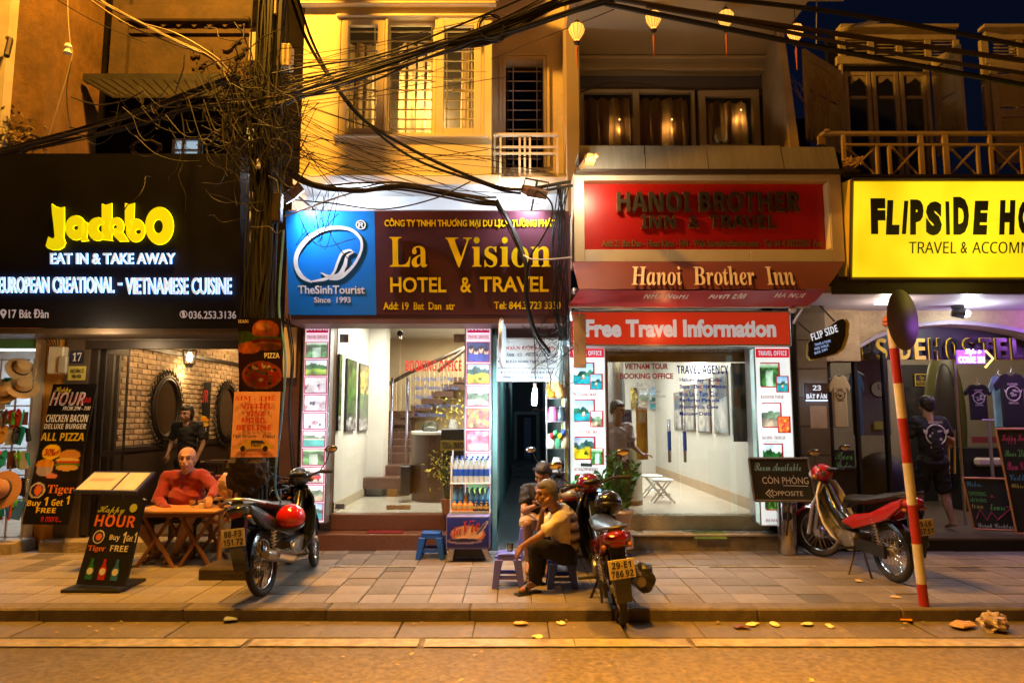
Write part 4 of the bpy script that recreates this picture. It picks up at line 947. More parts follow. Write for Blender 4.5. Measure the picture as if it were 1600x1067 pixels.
B('window_recess', mat('dark_recess', (.03, .018, .015), .5), nh, a0, a1, 8.85, 8.95, c0, c1); MB().box(a0+.05, a1-.06, 8.78, 8.785, c0, c1-.05).build('pane', glassmat('dusk_glass', (.25, .2, .2), 1.2), nh)
mb = MB(); 
for k in range(14): z = c1-.12-k*.135; mb.cyl((a0+.02, 8.72, z), (a1-.02, 8.72, z), .008, n=5)
for x in (a0+.1, a1-.08): mb.cyl((x, 8.73, c0), (x, 8.73, c1), .008, n=5)
mb.box(a0+.09, a0+.3, 8.715, 8.725, c0+.45, c0+.462); mb.build('window_grille', mat('pale_grille', (.3, .24, .2), .5), nh)
B('balcony_slab', M_creamd, nh, XX(768, 8.2, 280), XX(905, 8.2, 280), 8.15, 8.62, ZZ(292, 8.15), ZZ(276, 8.15), bev=.008)
bl_ = bpy.data.objects.new('balcony_railing', None); COL.objects.link(bl_); adopt(bl_, nh); Yr = 8.2; M_rail = mat('cream_rail', (.62, .5, .32), .5, 0, .1, 5)
mb = MB(); 
x0r, x1r = XX(770, Yr, 240), XX(872, Yr, 240); zt = ZZ(209, Yr)
mb.box(x0r, x1r, Yr-.03, Yr+.03, zt-.035, zt); mb.build('top_rail', M_rail, bl_, world=False, bev=.005)
for py in (230, 240): B('rail', M_rail, bl_, x0r, x1r, Yr-.012, Yr+.012, ZZ(py, Yr)-.012, ZZ(py, Yr)+.012, world=False)
for px in (773, 812, 820, 828, 871, 782): B('baluster', M_rail, bl_, XX(px, Yr, 240)-.013, XX(px, Yr, 240)+.013, Yr-.014, Yr+.014, ZZ(276, Yr), zt-.036, world=False)
B('pilaster', M_creamd, nh, XX(882, 8.45, 150), XX(906, 8.45, 150), 8.4, 8.9, ZZ(285, 8.4), 8); mb = MB()
for k in range(3): mb.cyl((XX(886+k*3, 8.38, 100), 8.37, 4.2), (XX(886+k*3, 8.38, 100), 8.37, 8), .014, n=5)
mb.build('conduit', M_cableb, nh)
# ---------------------------------------------------------------- hotel and travel sign
a_ = pt(600, 330, 7.62); b_ = pt(600, 491, 7.86); LV = Pl(a_, Vector((1, 0, 0)).cross(a_-b_)); LN = LV.n if LV.n.y < 0 else -LV.n
lv = thing('hotel_travel_sign', 'wide hotel and travel signboard, blue at the left and brown at the right', 'sign', (-.95, 7.8, 2.8))
M_lvb = mat('sign_blue', hexc('0f7ae0'), .35, 0, .03, 2); M_lvp = mat('sign_brown_purple', hexc('4a2530'), .35, 0, .05, 2)
tl, tm, tr = LV.at(443, 330), LV.at(585, 330), LV.at(888, 328); bl, bm_, br = LV.at(454, 492), LV.at(588, 492), LV.at(889, 491)
tl.x = bl.x = (tl.x+bl.x)/2; tm.x = bm_.x = (tm.x+bm_.x)/2; tr.x = br.x = (tr.x+br.x)/2; tr.z = tl.z; br.z = bl.z; tr.y = tl.y; br.y = bl.y
MB().prism([bl, bm_, tm, tl], (0, .3, 0)).build('blue_panel', M_lvb, lv); MB().prism([bm_+Vector((.002, 0, 0)), br, tr, tm+Vector((.002, 0, 0))], (0, .3, 0)).build('brown_panel', M_lvp, lv)
B('underside_board', M_sofb, lv, bl.x+.02, br.x-.02, bl.y+.02, 8.34, bl.z-.1, bl.z-.004)
Y_l = mat('acrylic_yellow', hexc('f2cf10'), .35, 0, .02, 3); W_l = mat('acrylic_white', (.8, .82, .85), .4, 0, .02)
ye = [Y_l, mat('letter_side_black', (.02, .015, .012), .5)]
ptext(lv, 'CÔNG TY TNHH THUONG MẠI DU LỊCH TUÒNG PHÁT', 601, 341, 868, 357, LV, Y_l, .008, off=.028)
mb = MB()
for px in (710, 812): mb.prism([LV.at(px, 345), LV.at(px+3, 343), LV.at(px+3, 341), LV.at(px+1, 343)], LN*.008)
mb.build('accent_marks', Y_l, lv)
ptext(lv, SF('La'), 611, 371, 669, 418, LV, ye, .06, lift=.02, label='yellow raised word on the brown panel'); ptext(lv, SF('Vision'), 697, 371, 860, 418, LV, ye, .06, lift=.02)
ptext(lv, 'HOTEL', 611, 433, 698, 457, LV, ye, .04, off=.02, lift=.01); ptext(lv, '&', 720, 433, 737, 457, LV, ye, .04, off=.02, lift=.01); ptext(lv, 'TRAVEL', 750, 432, 857, 456, LV, ye, .04, off=.02, lift=.01)
ptext(lv, 'Add: 19  Bat  Dan  str', 599, 472, 711, 484, LV, Y_l, .006, off=.02); ptext(lv, 'Tel: 844.3 723 3350', 772, 471, 876, 483, LV, Y_l, .006, off=.02)
ptext(lv, 'TheSinhTourist', 466, 446, 570, 459, LV, W_l, .006, off=.016); ptext(lv, 'Since  1993', 491, 464, 548, 473, LV, W_l, .006, off=.016); ptext(lv, '®', 556, 344, 572, 359, LV, W_l, .006, off=.01)
def ribbon(name, P, Wd, th=.012):
    """flat ribbon through pixel points with width per point"""
    n = len(P); sm = smoothpts([(a, b, 0) for a, b in P], 6); ws = smoothpts([(w, 0, 0) for w in Wd], 6); L, Rr = [], []
    for i, p in enumerate(sm):
        t = sm[min(i+1, len(sm)-1)]-sm[max(i-1, 0)]; t.normalize(); k = ws[i].x/2; L.append((p.x-t.y*k, p.y+t.x*k)); Rr.append((p.x+t.y*k, p.y-t.x*k))
    mb = MB()
    for i in range(len(sm)-1): mb.prism([LV.at(*L[i])+LN*.004, LV.at(*L[i+1])+LN*.004, LV.at(*Rr[i+1])+LN*.004, LV.at(*Rr[i])+LN*.004], LN*th)
    mb.build(name, W_l, lv)
ribbon('emblem_ring', [(487, 441), (472, 432), (463, 415), (466, 393), (485, 370), (513, 357), (545, 358), (563, 372), (565, 390), (556, 410), (543, 425), (530, 434), (515, 436)], [2, 6, 6, 7, 7, 6, 5, 4.5, 4, 4, 5, 6, 3])
ribbon('emblem_ring_tail', [(485, 440), (508, 436), (521, 427), (528, 410), (535, 396), (546, 391), (552, 394)], [2, 5, 3.5, 4, 4.5, 3.5, 1]); ribbon('emblem_stroke', [(501, 426), (515, 432), (530, 430), (539, 415), (543, 400), (554, 394)], [1, 5, 7, 6, 4, 1])
# flood lights washing the sign
M_flood = mat('flood_body', (.09, .045, .025), .5, .2)
def flood(px, py, Y, tgt, lab, e, rot):
    p = pt(px, py, Y); t = thing('flood_light', lab, 'lamp', p, group='flood lights washing the hotel sign')
    q = (Vector(tgt)-p).to_track_quat('-Z', 'Y').to_matrix().to_4x4(); M = Matrix.Translation(p)@q
    MB().box(-.13, .13, -.09, .09, 0, .1, M).build('housing', M_flood, t, bev=.012); MB().box(-.115, .115, -.075, .075, -.006, -.001, M).build('lens', emis('flood_lens', (.8, .9, 1), 6), t)
    mb = MB().tube([M@Vector((-.15, 0, .05)), M@Vector((-.15, 0, .18)), M@Vector((.15, 0, .18)), M@Vector((.15, 0, .05))], .01, 4).tube([M@Vector((0, 0, .18)), Vector((p.x, 8.42, p.z+.1))], .014, 5); mb.build('bracket', M_dark, t)
    l = lamp('flood_lamp', M@Vector((0, 0, -.03)), e, (.80, .9, 1), .05, 'SPOT', (M.to_quaternion()).to_euler(), spot=150, blend=.9, parent=t)
flood(461, 308, 7.35, (-1.7, 7.95, 3.2), 'brown flood light at the upper left corner of the hotel sign', 95, 0); flood(833, 307, 7.45, (-.0, 7.9, 3.2), 'black flood light above the right end of the hotel sign', 95, 0)
lamp('band_wash', pt(540, 318, 7.95), 34, (.8, .9, 1), .08); lamp('band_wash', pt(800, 318, 7.95), 34, (.8, .9, 1), .08)
# ================================================================== ALLEY
al = thing('alley', 'dark narrow alley with teal walls and a far doorway', 'alley', (.3, 12, 0))
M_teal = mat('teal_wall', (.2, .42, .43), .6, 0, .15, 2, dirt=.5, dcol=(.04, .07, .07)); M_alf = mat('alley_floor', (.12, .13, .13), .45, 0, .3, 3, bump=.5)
def vwall(name, m, par, p, q, z0, z1, th):
    d = Vector((q[1]-p[1], p[0]-q[0], 0)).normalized()*th; MB().prism([(p[0], p[1], z0), (q[0], q[1], z0), (q[0]+d.x, q[1]+d.y, z0), (p[0]+d.x, p[1]+d.y, z0)], (0, 0, z1-z0)).build(name, m, par)
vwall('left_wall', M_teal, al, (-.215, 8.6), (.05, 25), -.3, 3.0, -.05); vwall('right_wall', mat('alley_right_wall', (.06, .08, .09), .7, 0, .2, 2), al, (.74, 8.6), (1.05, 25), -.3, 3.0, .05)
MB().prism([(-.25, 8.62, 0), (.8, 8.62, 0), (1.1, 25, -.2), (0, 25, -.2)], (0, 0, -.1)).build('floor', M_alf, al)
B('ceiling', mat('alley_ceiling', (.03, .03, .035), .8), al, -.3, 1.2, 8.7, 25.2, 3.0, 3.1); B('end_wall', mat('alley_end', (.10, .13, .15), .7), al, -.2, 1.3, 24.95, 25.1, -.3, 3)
mb = MB()
x0, x1, z0, z1 = RR(803, 643, 843, 727, 24.6); t = .11; mb.box(x0, x0+t, 24.6, 24.94, z0, z1); mb.box(x1-t, x1, 24.6, 24.94, z0, z1); mb.box(x0+t, x1-t, 24.6, 24.94, z1-t, z1); mb.build('door_frame', mat('pale_door_frame', (.3, .42, .45), .6), al)
B('doorway', mat('doorway_dark', (.02, .015, .015), .6), al, x0+t, x1-t, 24.8, 24.93, z0, z1-t); B('door_leaf', mat('blue_door', (.12, .2, .35), .5), al, x0+t+.25, x0+t+.5, 24.7, 24.79, z0, z1-t-.1); B('threshold', M_alf, al, x0-.3, x1+.3, 23.8, 24.6, -.3, z0+.05)
for k in range(4): B('alley_step', M_alf, al, 0, 1.1, 18+k*1.2, 25-.01*k, -.25+.001*k, -.1+.06*k)
lamp('alley_light', (.3, 11.5, 2.7), 30, (.7, .9, 1), .1)
lamp('alley_light', (.45, 21, 2.6), 8, (.7, .85, 1), .15)
# CFL bulb on its wire
bb = thing('bare_bulb', 'bare glowing energy saving bulb hanging in the alley mouth', 'lamp', pt(835, 600, 8.1)); p0 = pt(836, 606, 8.1); p1 = pt(834.5, 633, 8.1)
MB().tube([p0, p0.lerp(p1, .5), p1], [.022, .036, .03], 10).build('bulb', emis('bulb_white', (.85, 1, .97), 22), bb, smooth=True); MB().cyl(p0+Vector((0, 0, .055)), p0, .02, n=8).build('socket', K_white, bb)
MB().tube(smoothpts([p0+Vector((0, 0, .05)), pt(836, 560, 8.12), pt(833, 500, 8.1)]), .006, 5).build('flex', M_cable, bb)
lamp('bulb_light', p1+Vector((0, -.05, -.1)), 60, (.75, .95, 1), .04, parent=bb)
# banner over the alley
ab = thing('alley_banner', 'white vietnamese banner with red heading over the alley', 'banner', (XX(822, 8.3), 8.3, 2.1)); PAb = PY(8.3)
x0, x1, z0, z1 = RR(776, 530, 872, 596, 8.3); z1 -= .0
sheet('banner_sheet', ab, Cv(12, 8, (.9, .93, .93)).noise(.12, 3, 2).a, (x0, 8.3, z0), (x1-x0, 0, 0), (0, 0, z1-z0), inkmat('banner_cloth', 0, .7), curl=lambda i, j: .012*np.sin(i*9)*np.cos(j*5))
rp = Pl((0, 8.283, 0), (0, -1, 0))
ptext(ab, SF('ĐOÀN ĐỘI LỄ TÂN'), 786, 538, 868, 548, rp, K_red, .001); ptext(ab, SB('CHĂNG - CỜ - PHƯỚN CÁC LOẠI'), 784, 551, 868, 558, rp, K_navy, .001, off=.01); ptext(ab, SB('NHẬN ĐẶT HÀNG THEO YÊU CẦU'), 778, 561, 868, 568, rp, K_navy, .001, off=.01)
ptext(ab, 'ĐC: 19 BÁT ĐÀN, PHƯỜNG CỬA ĐÔNG, QUẬN HOÀN KIẾM, HÀ NỘI', 778, 573, 868, 577, rp, K_navy, .001, off=.015); ptext(ab, 'ĐT: 093 625 5810 - 0915 419 6996', 782, 580, 864, 584, rp, K_navy, .001, off=.015); ptext(ab, '0988 566 262    0914 566 262', 786, 588, 860, 592, rp, K_navy, .001, off=.015)
B('banner_rod', M_alum, ab, x0-.02, x1+.02, 8.3, 8.32, z1, z1+.02)
B('upper_board', M_sofb, nh, XX(774, 8.45), XX(892, 8.45), 8.45, 8.6, ZZ(530, 8.45), ZZ(493, 8.4)); B('alley_left_jamb', M_teal, al, XX(770, 8.5), XX(777, 8.5), 8.42, 8.6, 0, 2.6)
lamp('banner_wash', pt(815, 590, 7.6), 9, (.85, .95, 1), .1)  # lamp added in mid-air, unseen, to whiten the banner
# double sided round sign seen edge-on
rs = thing('round_side_sign', 'round white illuminated shop sign seen nearly edge-on beside the alley', 'sign', pt(785, 535, 8.0)); c = pt(785, 535, 8.0); MM = Matrix.Rotation(R_(86), 4, 'Z')@Matrix.Rotation(R_(90), 4, 'X')
MB().lathe([(.30, -.015), (.305, 0), (.30, .015)], c, 32, MM).build('rim', M_alum, rs, smooth=True); MB().lathe([(.28, -.024), (.29, -.016)], c, 32, MM).lathe([(.29, .016), (.28, .024)], c, 32, MM).build('faces', emis('sign_face_white', (.75, .88, 1), .4), rs); B('sign_arm', M_alum, rs, c.x-.012, c.x+.012, 8.0, 8.45, c.z+.2, c.z+.225)
# hanging goods rack right of the alley
gr_ = thing('trinket_rack', 'narrow wire rack of jars and toys at the right side of the alley', 'rack', (XX(872, 8.35), 8.35, 0))
mb = MB()
for px in (854, 882): mb.cyl((XX(px, 8.35), 8.35, 0), (XX(px, 8.35), 8.35, ZZ(585, 8.35)), .010, n=6)
for py in (622, 658, 700, 737, 790): mb.box(XX(853, 8.3), XX(883, 8.3), 8.28, 8.45, ZZ(py, 8.3)-.008, ZZ(py, 8.3))
mb.build('rack_frame', M_alum, gr_)
def lathe_thing(name, lab, cat, px, py, Y, prof, m, s=1, group=None, n=12):
    """py marks its bottom"""
    p = pt(px, py, Y); o = MB().lathe([(r*s, z*s) for r, z in prof], (0, 0, 0), n).build(name, m, None, label=lab, cat=cat, group=group, smooth=True); o.location = p; return o
JAR = [(.0, 0), (.05, 0), (.055, .02), (.055, .1), (.04, .13), (.04, .15), (0, .15)]
for px, py, hx, lab in ((861, 622, 'c87820', 'amber jar at the left on the top rack shelf'), (874, 622, 'd8a860', 'amber jar at the right on the top rack shelf'), (864, 658, 'c05080', 'pink jar on the second rack shelf'), (877, 658, '303840', 'dark jar on the second rack shelf'), (861, 700, 'c8c8b8', 'pale jar at the left on the third rack shelf'), (872, 700, '3f7f5f', 'green jar in the middle of the third rack shelf'), (881, 700, 'b8a888', 'beige jar at the right of the third rack shelf'), (870, 737, 'e8e8e8', 'round white container on the lowest rack shelf')):
    lathe_thing('jar', lab, 'jar', px, py, 8.36, JAR, mat('jar_'+hx, hexc(hx), .25, 0, .2, 20), 1.15, 'jars and toys on the alley rack')
toys = MB(); 
for i, (px, py, hx) in enumerate(((862, 690, 'd02030'), (868, 686, '30a050'), (875, 690, 'd8c020'), (880, 684, '2050b0'))):
    setp(MB().ell(pt(px, py-9, 8.3), (.03, .03, .04), n=8, m=6).build('toy', mat('toy_'+hx, hexc(hx), .4), None, smooth=True), {0: 'red', 1: 'green', 2: 'yellow', 3: 'blue'}[i]+' little toy hung on the alley rack', 'toy', 'toys hung on the alley rack')
cbx = thing('cable_post', 'pale post with yellow and grey cables right of the alley', 'post', (XX(886, 8.4), 8.4, 0)); B('post', mat('pale_teal_post', (.4, .5, .5), .5), cbx, XX(881, 8.42), XX(893, 8.42), 8.42, 8.6, 0, ZZ(540, 8.4)); mb = MB()
for k in range(3): mb.tube(smoothpts([pt(880+k, 590, 8.36), pt(878+3*k, 660, 8.36), pt(884+k, 740, 8.36), pt(880+2*k, 830, 8.36)]), .007, 5)
mb.build('cable', mat('cable_yellow', (.6, .55, .1), .5), cbx); B('meter', mat('glass_meter', (.45, .32, .15), .3), cbx, XX(858, 8.3), XX(875, 8.3), 8.3, 8.4, ZZ(612, 8.3), ZZ(594, 8.3), bev=.01)
# ================================================================== BUILDING 3: red sign inn
M_panel = mat('cream_metal_panel', (.55, .49, .38), .4, .1, .08, 2, dirt=.25, dcol=(.25, .2, .14)); M_signred = mat('sign_red', hexc('b01408'), .35, 0, .06, 2)
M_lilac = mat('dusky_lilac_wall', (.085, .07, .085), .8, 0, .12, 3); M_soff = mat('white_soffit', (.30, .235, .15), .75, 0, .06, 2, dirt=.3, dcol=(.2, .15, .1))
ih = thing('inn_building', 'inn with red signboard, deep balcony recess and curtained windows above', 'building', (2.3, 8.7, 0))
# ---- upper recess
zc = 6.38; xl = XX(905, 8.9, 120); xr = XX(1190, 8.9, 95)
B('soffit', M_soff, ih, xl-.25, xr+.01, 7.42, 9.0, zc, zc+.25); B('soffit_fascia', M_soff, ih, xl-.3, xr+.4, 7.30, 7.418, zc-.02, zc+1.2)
z0w, z1w = 4.35, ZZ(138, 8.9)
B('back_wall', M_lilac, ih, xl-.1, xr+.2, 8.95, 9.1, z1w, zc); B('sill_wall', M_lilac, ih, xl-.1, xr+.2, 8.95, 9.1, 3.8, z0w+.3)
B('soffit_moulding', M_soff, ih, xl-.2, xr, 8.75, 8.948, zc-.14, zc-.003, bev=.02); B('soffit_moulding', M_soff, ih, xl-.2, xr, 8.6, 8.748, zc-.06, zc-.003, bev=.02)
M_wfr = mat('beige_window_frame', (.33, .27, .18), .45, 0, .08, 4); M_curt2 = vinyl('brown_curtain', (.42, .25, .09))
for k, (pa, pb, ya, yb) in enumerate(((907, 995, 139, 235), (994, 1087, 139, 235), (1093, 1188, 140, 235))):
    o, x0, x1, z0, z1 = wframe(ih, pa, pb, ya, yb, 8.88, (6, 6, 11)[k], M_wfr, .08); curtain(ih, x0, x1, z0-.1, z1, 9.08, M_curt2, k+20, .04, .16)
B('room_back', M_black, ih, xl-.1, xr+.2, 9.2, 9.25, 3.8, zc)
for k, px in enumerate((968, 1050, 1158)):   # glowing beads stand in for lantern reflections; added lamps brighten the curtains
    p = pt(px, 187 if k < 2 else 172, 9.0); MB().ell(p, .012, n=8, m=6).build('curtain_lamp', emis('dim_filament', (1, .62, .2), 3.5), ih, smooth=True); lamp('curtain_glow', (p.x, 9.14, p.z-.1), 2.2, (1, .6, .25), .03)
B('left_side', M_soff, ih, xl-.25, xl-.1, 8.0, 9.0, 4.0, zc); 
# right buttress
mb = MB(); a, b = XX(1196, 8.5, 100), XX(1222, 8.3, 100); c, d = XX(1193, 8.5, 220), XX(1252, 8.1, 220)
zb, zt2 = 4.2, zc
mb.prism([(xr+.02, 8.95, zb), (xr+.6, 8.2, zb), (xr+.75, 8.2, zb), (xr+.3, 8.95, zb)], (0, 0, .01)); 
mb = MB().add([(xr+.01, 8.95, zb), (XX(1240, 8.0, 225), 8.0, zb), (XX(1256, 8.0, 225), 8.0, zb), (xr+.6, 8.95, zb), (xr+.01, 8.95, zc), (XX(1216, 8.0, 80), 8.0, zc), (XX(1226, 8.0, 80), 8.0, zc), (xr+.3, 8.95, zc)], [(0, 3, 2, 1), (4, 5, 6, 7), (0, 1, 5, 4), (1, 2, 6, 5), (2, 3, 7, 6), (3, 0, 4, 7)])
mb.build('side_buttress', mat('beige_render', (.34, .25, .16), .8, 0, .15, 3, dirt=.5, dcol=(.08, .06, .04)), ih)
# metal canopy fascia of folded sheets above the sign
Yf = 7.55; px_ = [905, 1010, 1108, 1226, 1312]
M_fas = mat('weathered_sheet_metal', (.22, .20, .175), .5, .2, .12, 4, stretch=(6, 1, .6), dirt=.5, dcol=(.15, .12, .09))
for k in range(4):
    x0 = XX(px_[k], Yf, 245); x1 = XX(px_[k+1], Yf, 245)-.006; z0, z1 = ZZ(264, Yf), ZZ(223 if k < 3 else 225, Yf)
    mb = MB(); n = 1
    for i in range(n): mb.prism([(x0+(x1-x0)*i/n, Yf+.09, z1), (x1-.004, Yf+.09, z1), (x1-.004, Yf, z0), (x0+(x1-x0)*i/n, Yf, z0)], (0, .015, 0))
    mb.build('fascia_sheet', M_fas, ih)
B('canopy_roof', M_fas, ih, XX(905, Yf, 245), XX(1312, Yf, 245), Yf+.11, 8.94, ZZ(230, Yf)-.05, ZZ(230, Yf)); B('canopy_gutter', M_dark, ih, XX(900, 7.5, 265), XX(1345, 7.5, 265), 7.5, 7.6, ZZ(268, 7.5), ZZ(264, 7.5))
# ---- red sign box
rsn = thing('inn_sign', 'red inn signboard in a cream panel frame with dark raised letters', 'sign', (2.2, 7.8, 3.2))
Ys = 7.66; X0, X1, Z0, Z1 = RR(897, 268, 1317, 409, Ys); xi0, xi1, zi0, zi1 = RR(913, 282, 1298, 390, Ys)
def seg(xa, xb, za, zb, n, horiz=True):
    for i in range(n):
        if horiz: B('frame_panel', M_panel, rsn, xa+(xb-xa)*i/n+.0015, xa+(xb-xa)*(i+1)/n-.0015, Ys, Ys+.5, za, zb, bev=.003)
        else: B('frame_panel', M_panel, rsn, xa, xb, Ys, Ys+.5, za+(zb-za)*i/n+.0015, za+(zb-za)*(i+1)/n-.0015, bev=.003)
seg(X0, xi0, Z0, Z1, 1, False); seg(xi1, X1, Z0, Z1, 1, False); seg(xi0, xi1, zi1, Z1, 3); seg(xi0, xi1, Z0, zi0, 3)
B('red_panel', M_signred, rsn, xi0, xi1, Ys+.13, Ys+.2, zi0, zi1); B('right_reveal', mat('pale_reveal', (.7, .6, .35), .5), rsn, xi1-.012, xi1-.001, Ys+.01, Ys+.13, zi0+.02, zi1-.02)
PS = Pl((0, Ys+.13, 0), (0, -1, 0)); M_brz = mat('bronze_letter_face', (.09, .06, .025), .4, .6, .1, 10); M_brs = mat('bronze_letter_side', (.42, .3, .1), .3, .8, .1, 10)
ptext(rsn, SB('HANOI BROTHER'), 963, 303, 1247, 334, PS, [M_brz, M_brs], .07, lift=.02); ptext(rsn, SB('INN  &  TRAVEL'), 1001, 339, 1211, 359, PS, [M_brz, M_brs], .055, lift=.015)
ptext(rsn, 'Add: 21 Bat Dan - Hoan Kiem - HN - Web: hanoibrotherinn.com - Tel: 84 4 39233360  Fax', 940, 375, 1284, 386, PS, M_brs, .01, off=.02)
# one small flood light on the left pilaster pointing at the sign
fx = pt(925, 246, 7.3); fl2 = thing('clamp_lamp', 'pair of small clamp lamps on the left end of the canopy', 'lamp', fx)
MB().tube([pt(908, 262, 7.5), pt(921, 243, 7.2)], .03, 8).tube([pt(914, 258, 7.45), pt(934, 241, 7.2)], .022, 8).box(fx.x-.08, fx.x+.03, 7.25, 7.4, fx.z-.06, fx.z+.02).build('lamp_body', mat('brass_lamp', (.3, .18, .06), .5, .3), fl2)
lamp('sign_wash', pt(930, 262, 7.15), 40, (1, .8, .5), .05)
# awning under the sign
aw = thing('red_awning', 'dark red canvas awning with white italic inn name', 'awning', (2.2, 7.6, 2.8))
M_aw = mat('awning_red', (.11, .008, .010), .6, 0, .12, 2, sheen=.2, bump=.1, bscale=15); M_aw2 = mat('awning_red_shiny', (.30, .012, .012), .45, 0, .15, 2)  # shinier lower flap also has underside light put into its brighter red
A0, A1 = pt(893, 409, 7.64), pt(1320, 409, 7.64); B0, B1 = pt(897, 452, 7.35), pt(1291, 452, 7.35); C0, C1 = pt(884, 479, 7.9), pt(1261, 479, 7.9)
B0.x = A0.x+.05; B0.z = B1.z; 
def strip(name, m, pts0, pts1, par, n=24, sag=.0):
    mb = MB(); k = len(pts0)
    vs = []
    for i in range(n+1):
        t = i/n
        for a, b in zip(pts0, pts1): v = a.lerp(b, t); v = v+Vector((0, 0, -sag*math.sin(t*math.pi)+.004*math.sin(t*40))); vs.append(v)
    fs = [(i*k+j, i*k+j+1, (i+1)*k+j+1, (i+1)*k+j) for i in range(n) for j in range(k-1)]
    return mb.add(vs, fs).build(name, m, par, smooth=True)
strip('valance', M_aw, [A0, A0.lerp(B0, .5)+Vector((0, -.03, 0)), B0], [A1, A1.lerp(B1, .5)+Vector((0, -.03, 0)), B1], aw)
strip('lower_flap', M_aw2, [B0+Vector((0, 0, -.004)), B0.lerp(C0, .5)+Vector((0, 0, -.03)), C0], [B1+Vector((0, 0, -.004)), B1.lerp(C1, .5)+Vector((0, 0, -.03)), C1], aw, sag=.01)
VA = mpl(A0, A1, B0); AN = VA.n if VA.n.y < 0 else -VA.n
VA.p = VA.p+AN*.04
ptext(aw, SI('Hanoi  Brother  Inn'), 987, 416, 1245, 446, VA, mat('awning_lettering', (.62, .5, .45), .6), .002, shear=.08)
for s, a, b in (('NHÀ NGHỈ', 1007, 1077), ('ANH EM', 1109, 1166), ('HÀ NỘI', 1212, 1258)):
    q0, q1 = pt(a, 454, 7.41), pt(b, 454, 7.41); text(aw, SB(s), q0+Vector((0, .09, -.075)), q1-q0, Vector((.03, -.09, .062)), K_white, .001)
mb = MB().tube([C0+Vector((.04, 0, .02)), pt(893, 500, 8.05)], .02, 6).tube([C1+Vector((-.04, 0, .0)), pt(1240, 505, 8.05)], .02, 6).cyl(C0+Vector((-.03, 0, 0)), C1+Vector((.03, 0, 0)), .018, n=8).ell(pt(1238, 483, 7.9), .05, n=8, m=6).ell(pt(898, 455, 7.8), .045, n=8, m=6)
mb.build('awning_arm', M_alum, aw)
ws = thing('hanging_board', 'narrow tan board hanging in front of the travel lettering', 'board', (XX(906, 7.8), 7.8, 2.1)); pB('board', mat('tan_board', (.42, .30, .17), .55, 0, .15, 4), ws, 896, 490, 916, 575, 7.8, .03, .006); MB().tube([pt(905, 462, 7.8), pt(905, 495, 7.8)], .006, 5).build('chain', M_alum, ws)
# ---- ground floor
FT = thing('travel_lightbox', 'orange-red lit box reading free travel information', 'sign', (XX(1063, 8.15), 8.2, 2.4))
x0, x1, z0, z1 = RR(889, 485, 1236, 541, 8.15); B('housing', M_alum, FT, x0, x1, 8.15, 8.5, z0, z1, bev=.006)
g = Cv(60, 12); 
for i in range(60): 
    t = i/59; L = .35+.75*math.exp(-((t-.45)/.33)**2); g.a[:, i] = (min(1, .72*L+.1), .16*L+.02, .055*L)
yy = np.linspace(0, 1, 12)[:, None, None]; g.a = np.clip(g.a*(.75+.35*np.sin(yy*3.14)), 0, 1)
# the face is one even red; a lamp added in front brightens the middle
FA = B('lit_face', emis('lightbox_red', hexc('c83418'), .55), FT, x0+.025, x1-.025, 8.143, 8.149, z0+.025, z1-.025)
ptext(FT, 'Free Travel Information', 915, 499, 1213, 527, 8.143, emis('lightbox_white', (.62, .6, .58), .5), .003, off=.045)
lamp('face_light', pt(1040, 514, 7.85), 3.0, (1, .35, .12), .03)
B('step', mat('mossy_step', (.28, .24, .17), .6, 0, .3, 8, bump=.5, dirt=.8, dcol=(.08, .07, .03)), ih, XX(893, 8.4), XX(1212, 8.4), 8.38, 8.8, -.05, .17, bev=.01)
B('step_tread', mat('pale_marble', (.55, .5, .42), .25, 0, .1, 4), ih, XX(893, 8.4), XX(1212, 8.4), 8.36, 8.8, .172, .2, bev=.006); B('sill_step', mat('yellow_marble', (.42, .34, .18), .25, 0, .15, 5), ih, XX(893, 8.6), XX(1195, 8.6), 8.64, 8.9, .202, .375, bev=.006)
xA, xB = XX(950, 8.75)-.05, 3.15
B('floor', mat('inn_floor', (.62, .56, .44), .15, 0, .06, 2), ih, xA-.3, xB, 8.9, 15.2, .1, .372)
M_inw = mat('inn_wall', (.60, .57, .50), .65, 0, .05, 3)
B('right_wall', M_inw, ih, xB, xB+.1, 8.8, 15.2, 0, 3.2); B('skirting', mat('tan_skirting', (.42, .3, .18), .4), ih, xB-.015, xB-.001, 8.9, 15.1, .372, .52); B('back_wall', M_inw, ih, xA-.3, xB, 15.1, 15.2, 0, 3.2); B('left_wall', M_inw, ih, xA-.4, xA-.3, 8.8, 15.2, 0, 3.2)
B('ceiling', M_white, ih, xA-.4, xB, 8.62, 15.2, 2.95, 3.05); B('pelmet', mat('cream_pelmet', (.5, .42, .25), .5), ih, xA, XX(1172, 8.85), 8.86, 8.95, ZZ(565, 8.85), ZZ(549, 8.85)+.2)
for (x, y, e) in ((1.6, 9.7, 40), (2.5, 11.5, 55), (1.6, 13.4, 55)): lamp('ceiling_light', (x+.2, y, 2.9), e*1.4, (1, .98, .93), .3, 'AREA', (0, 0, 0), .6, .6)
MB().lathe([(.02, 0), (.16, 0), (.14, -.05), (.02, -.06)], (2.2, 10.4, 2.945), 20).build('ceiling_lamp', emis('warm_white_lamp', (1, .93, .8), 5), ih, smooth=True)
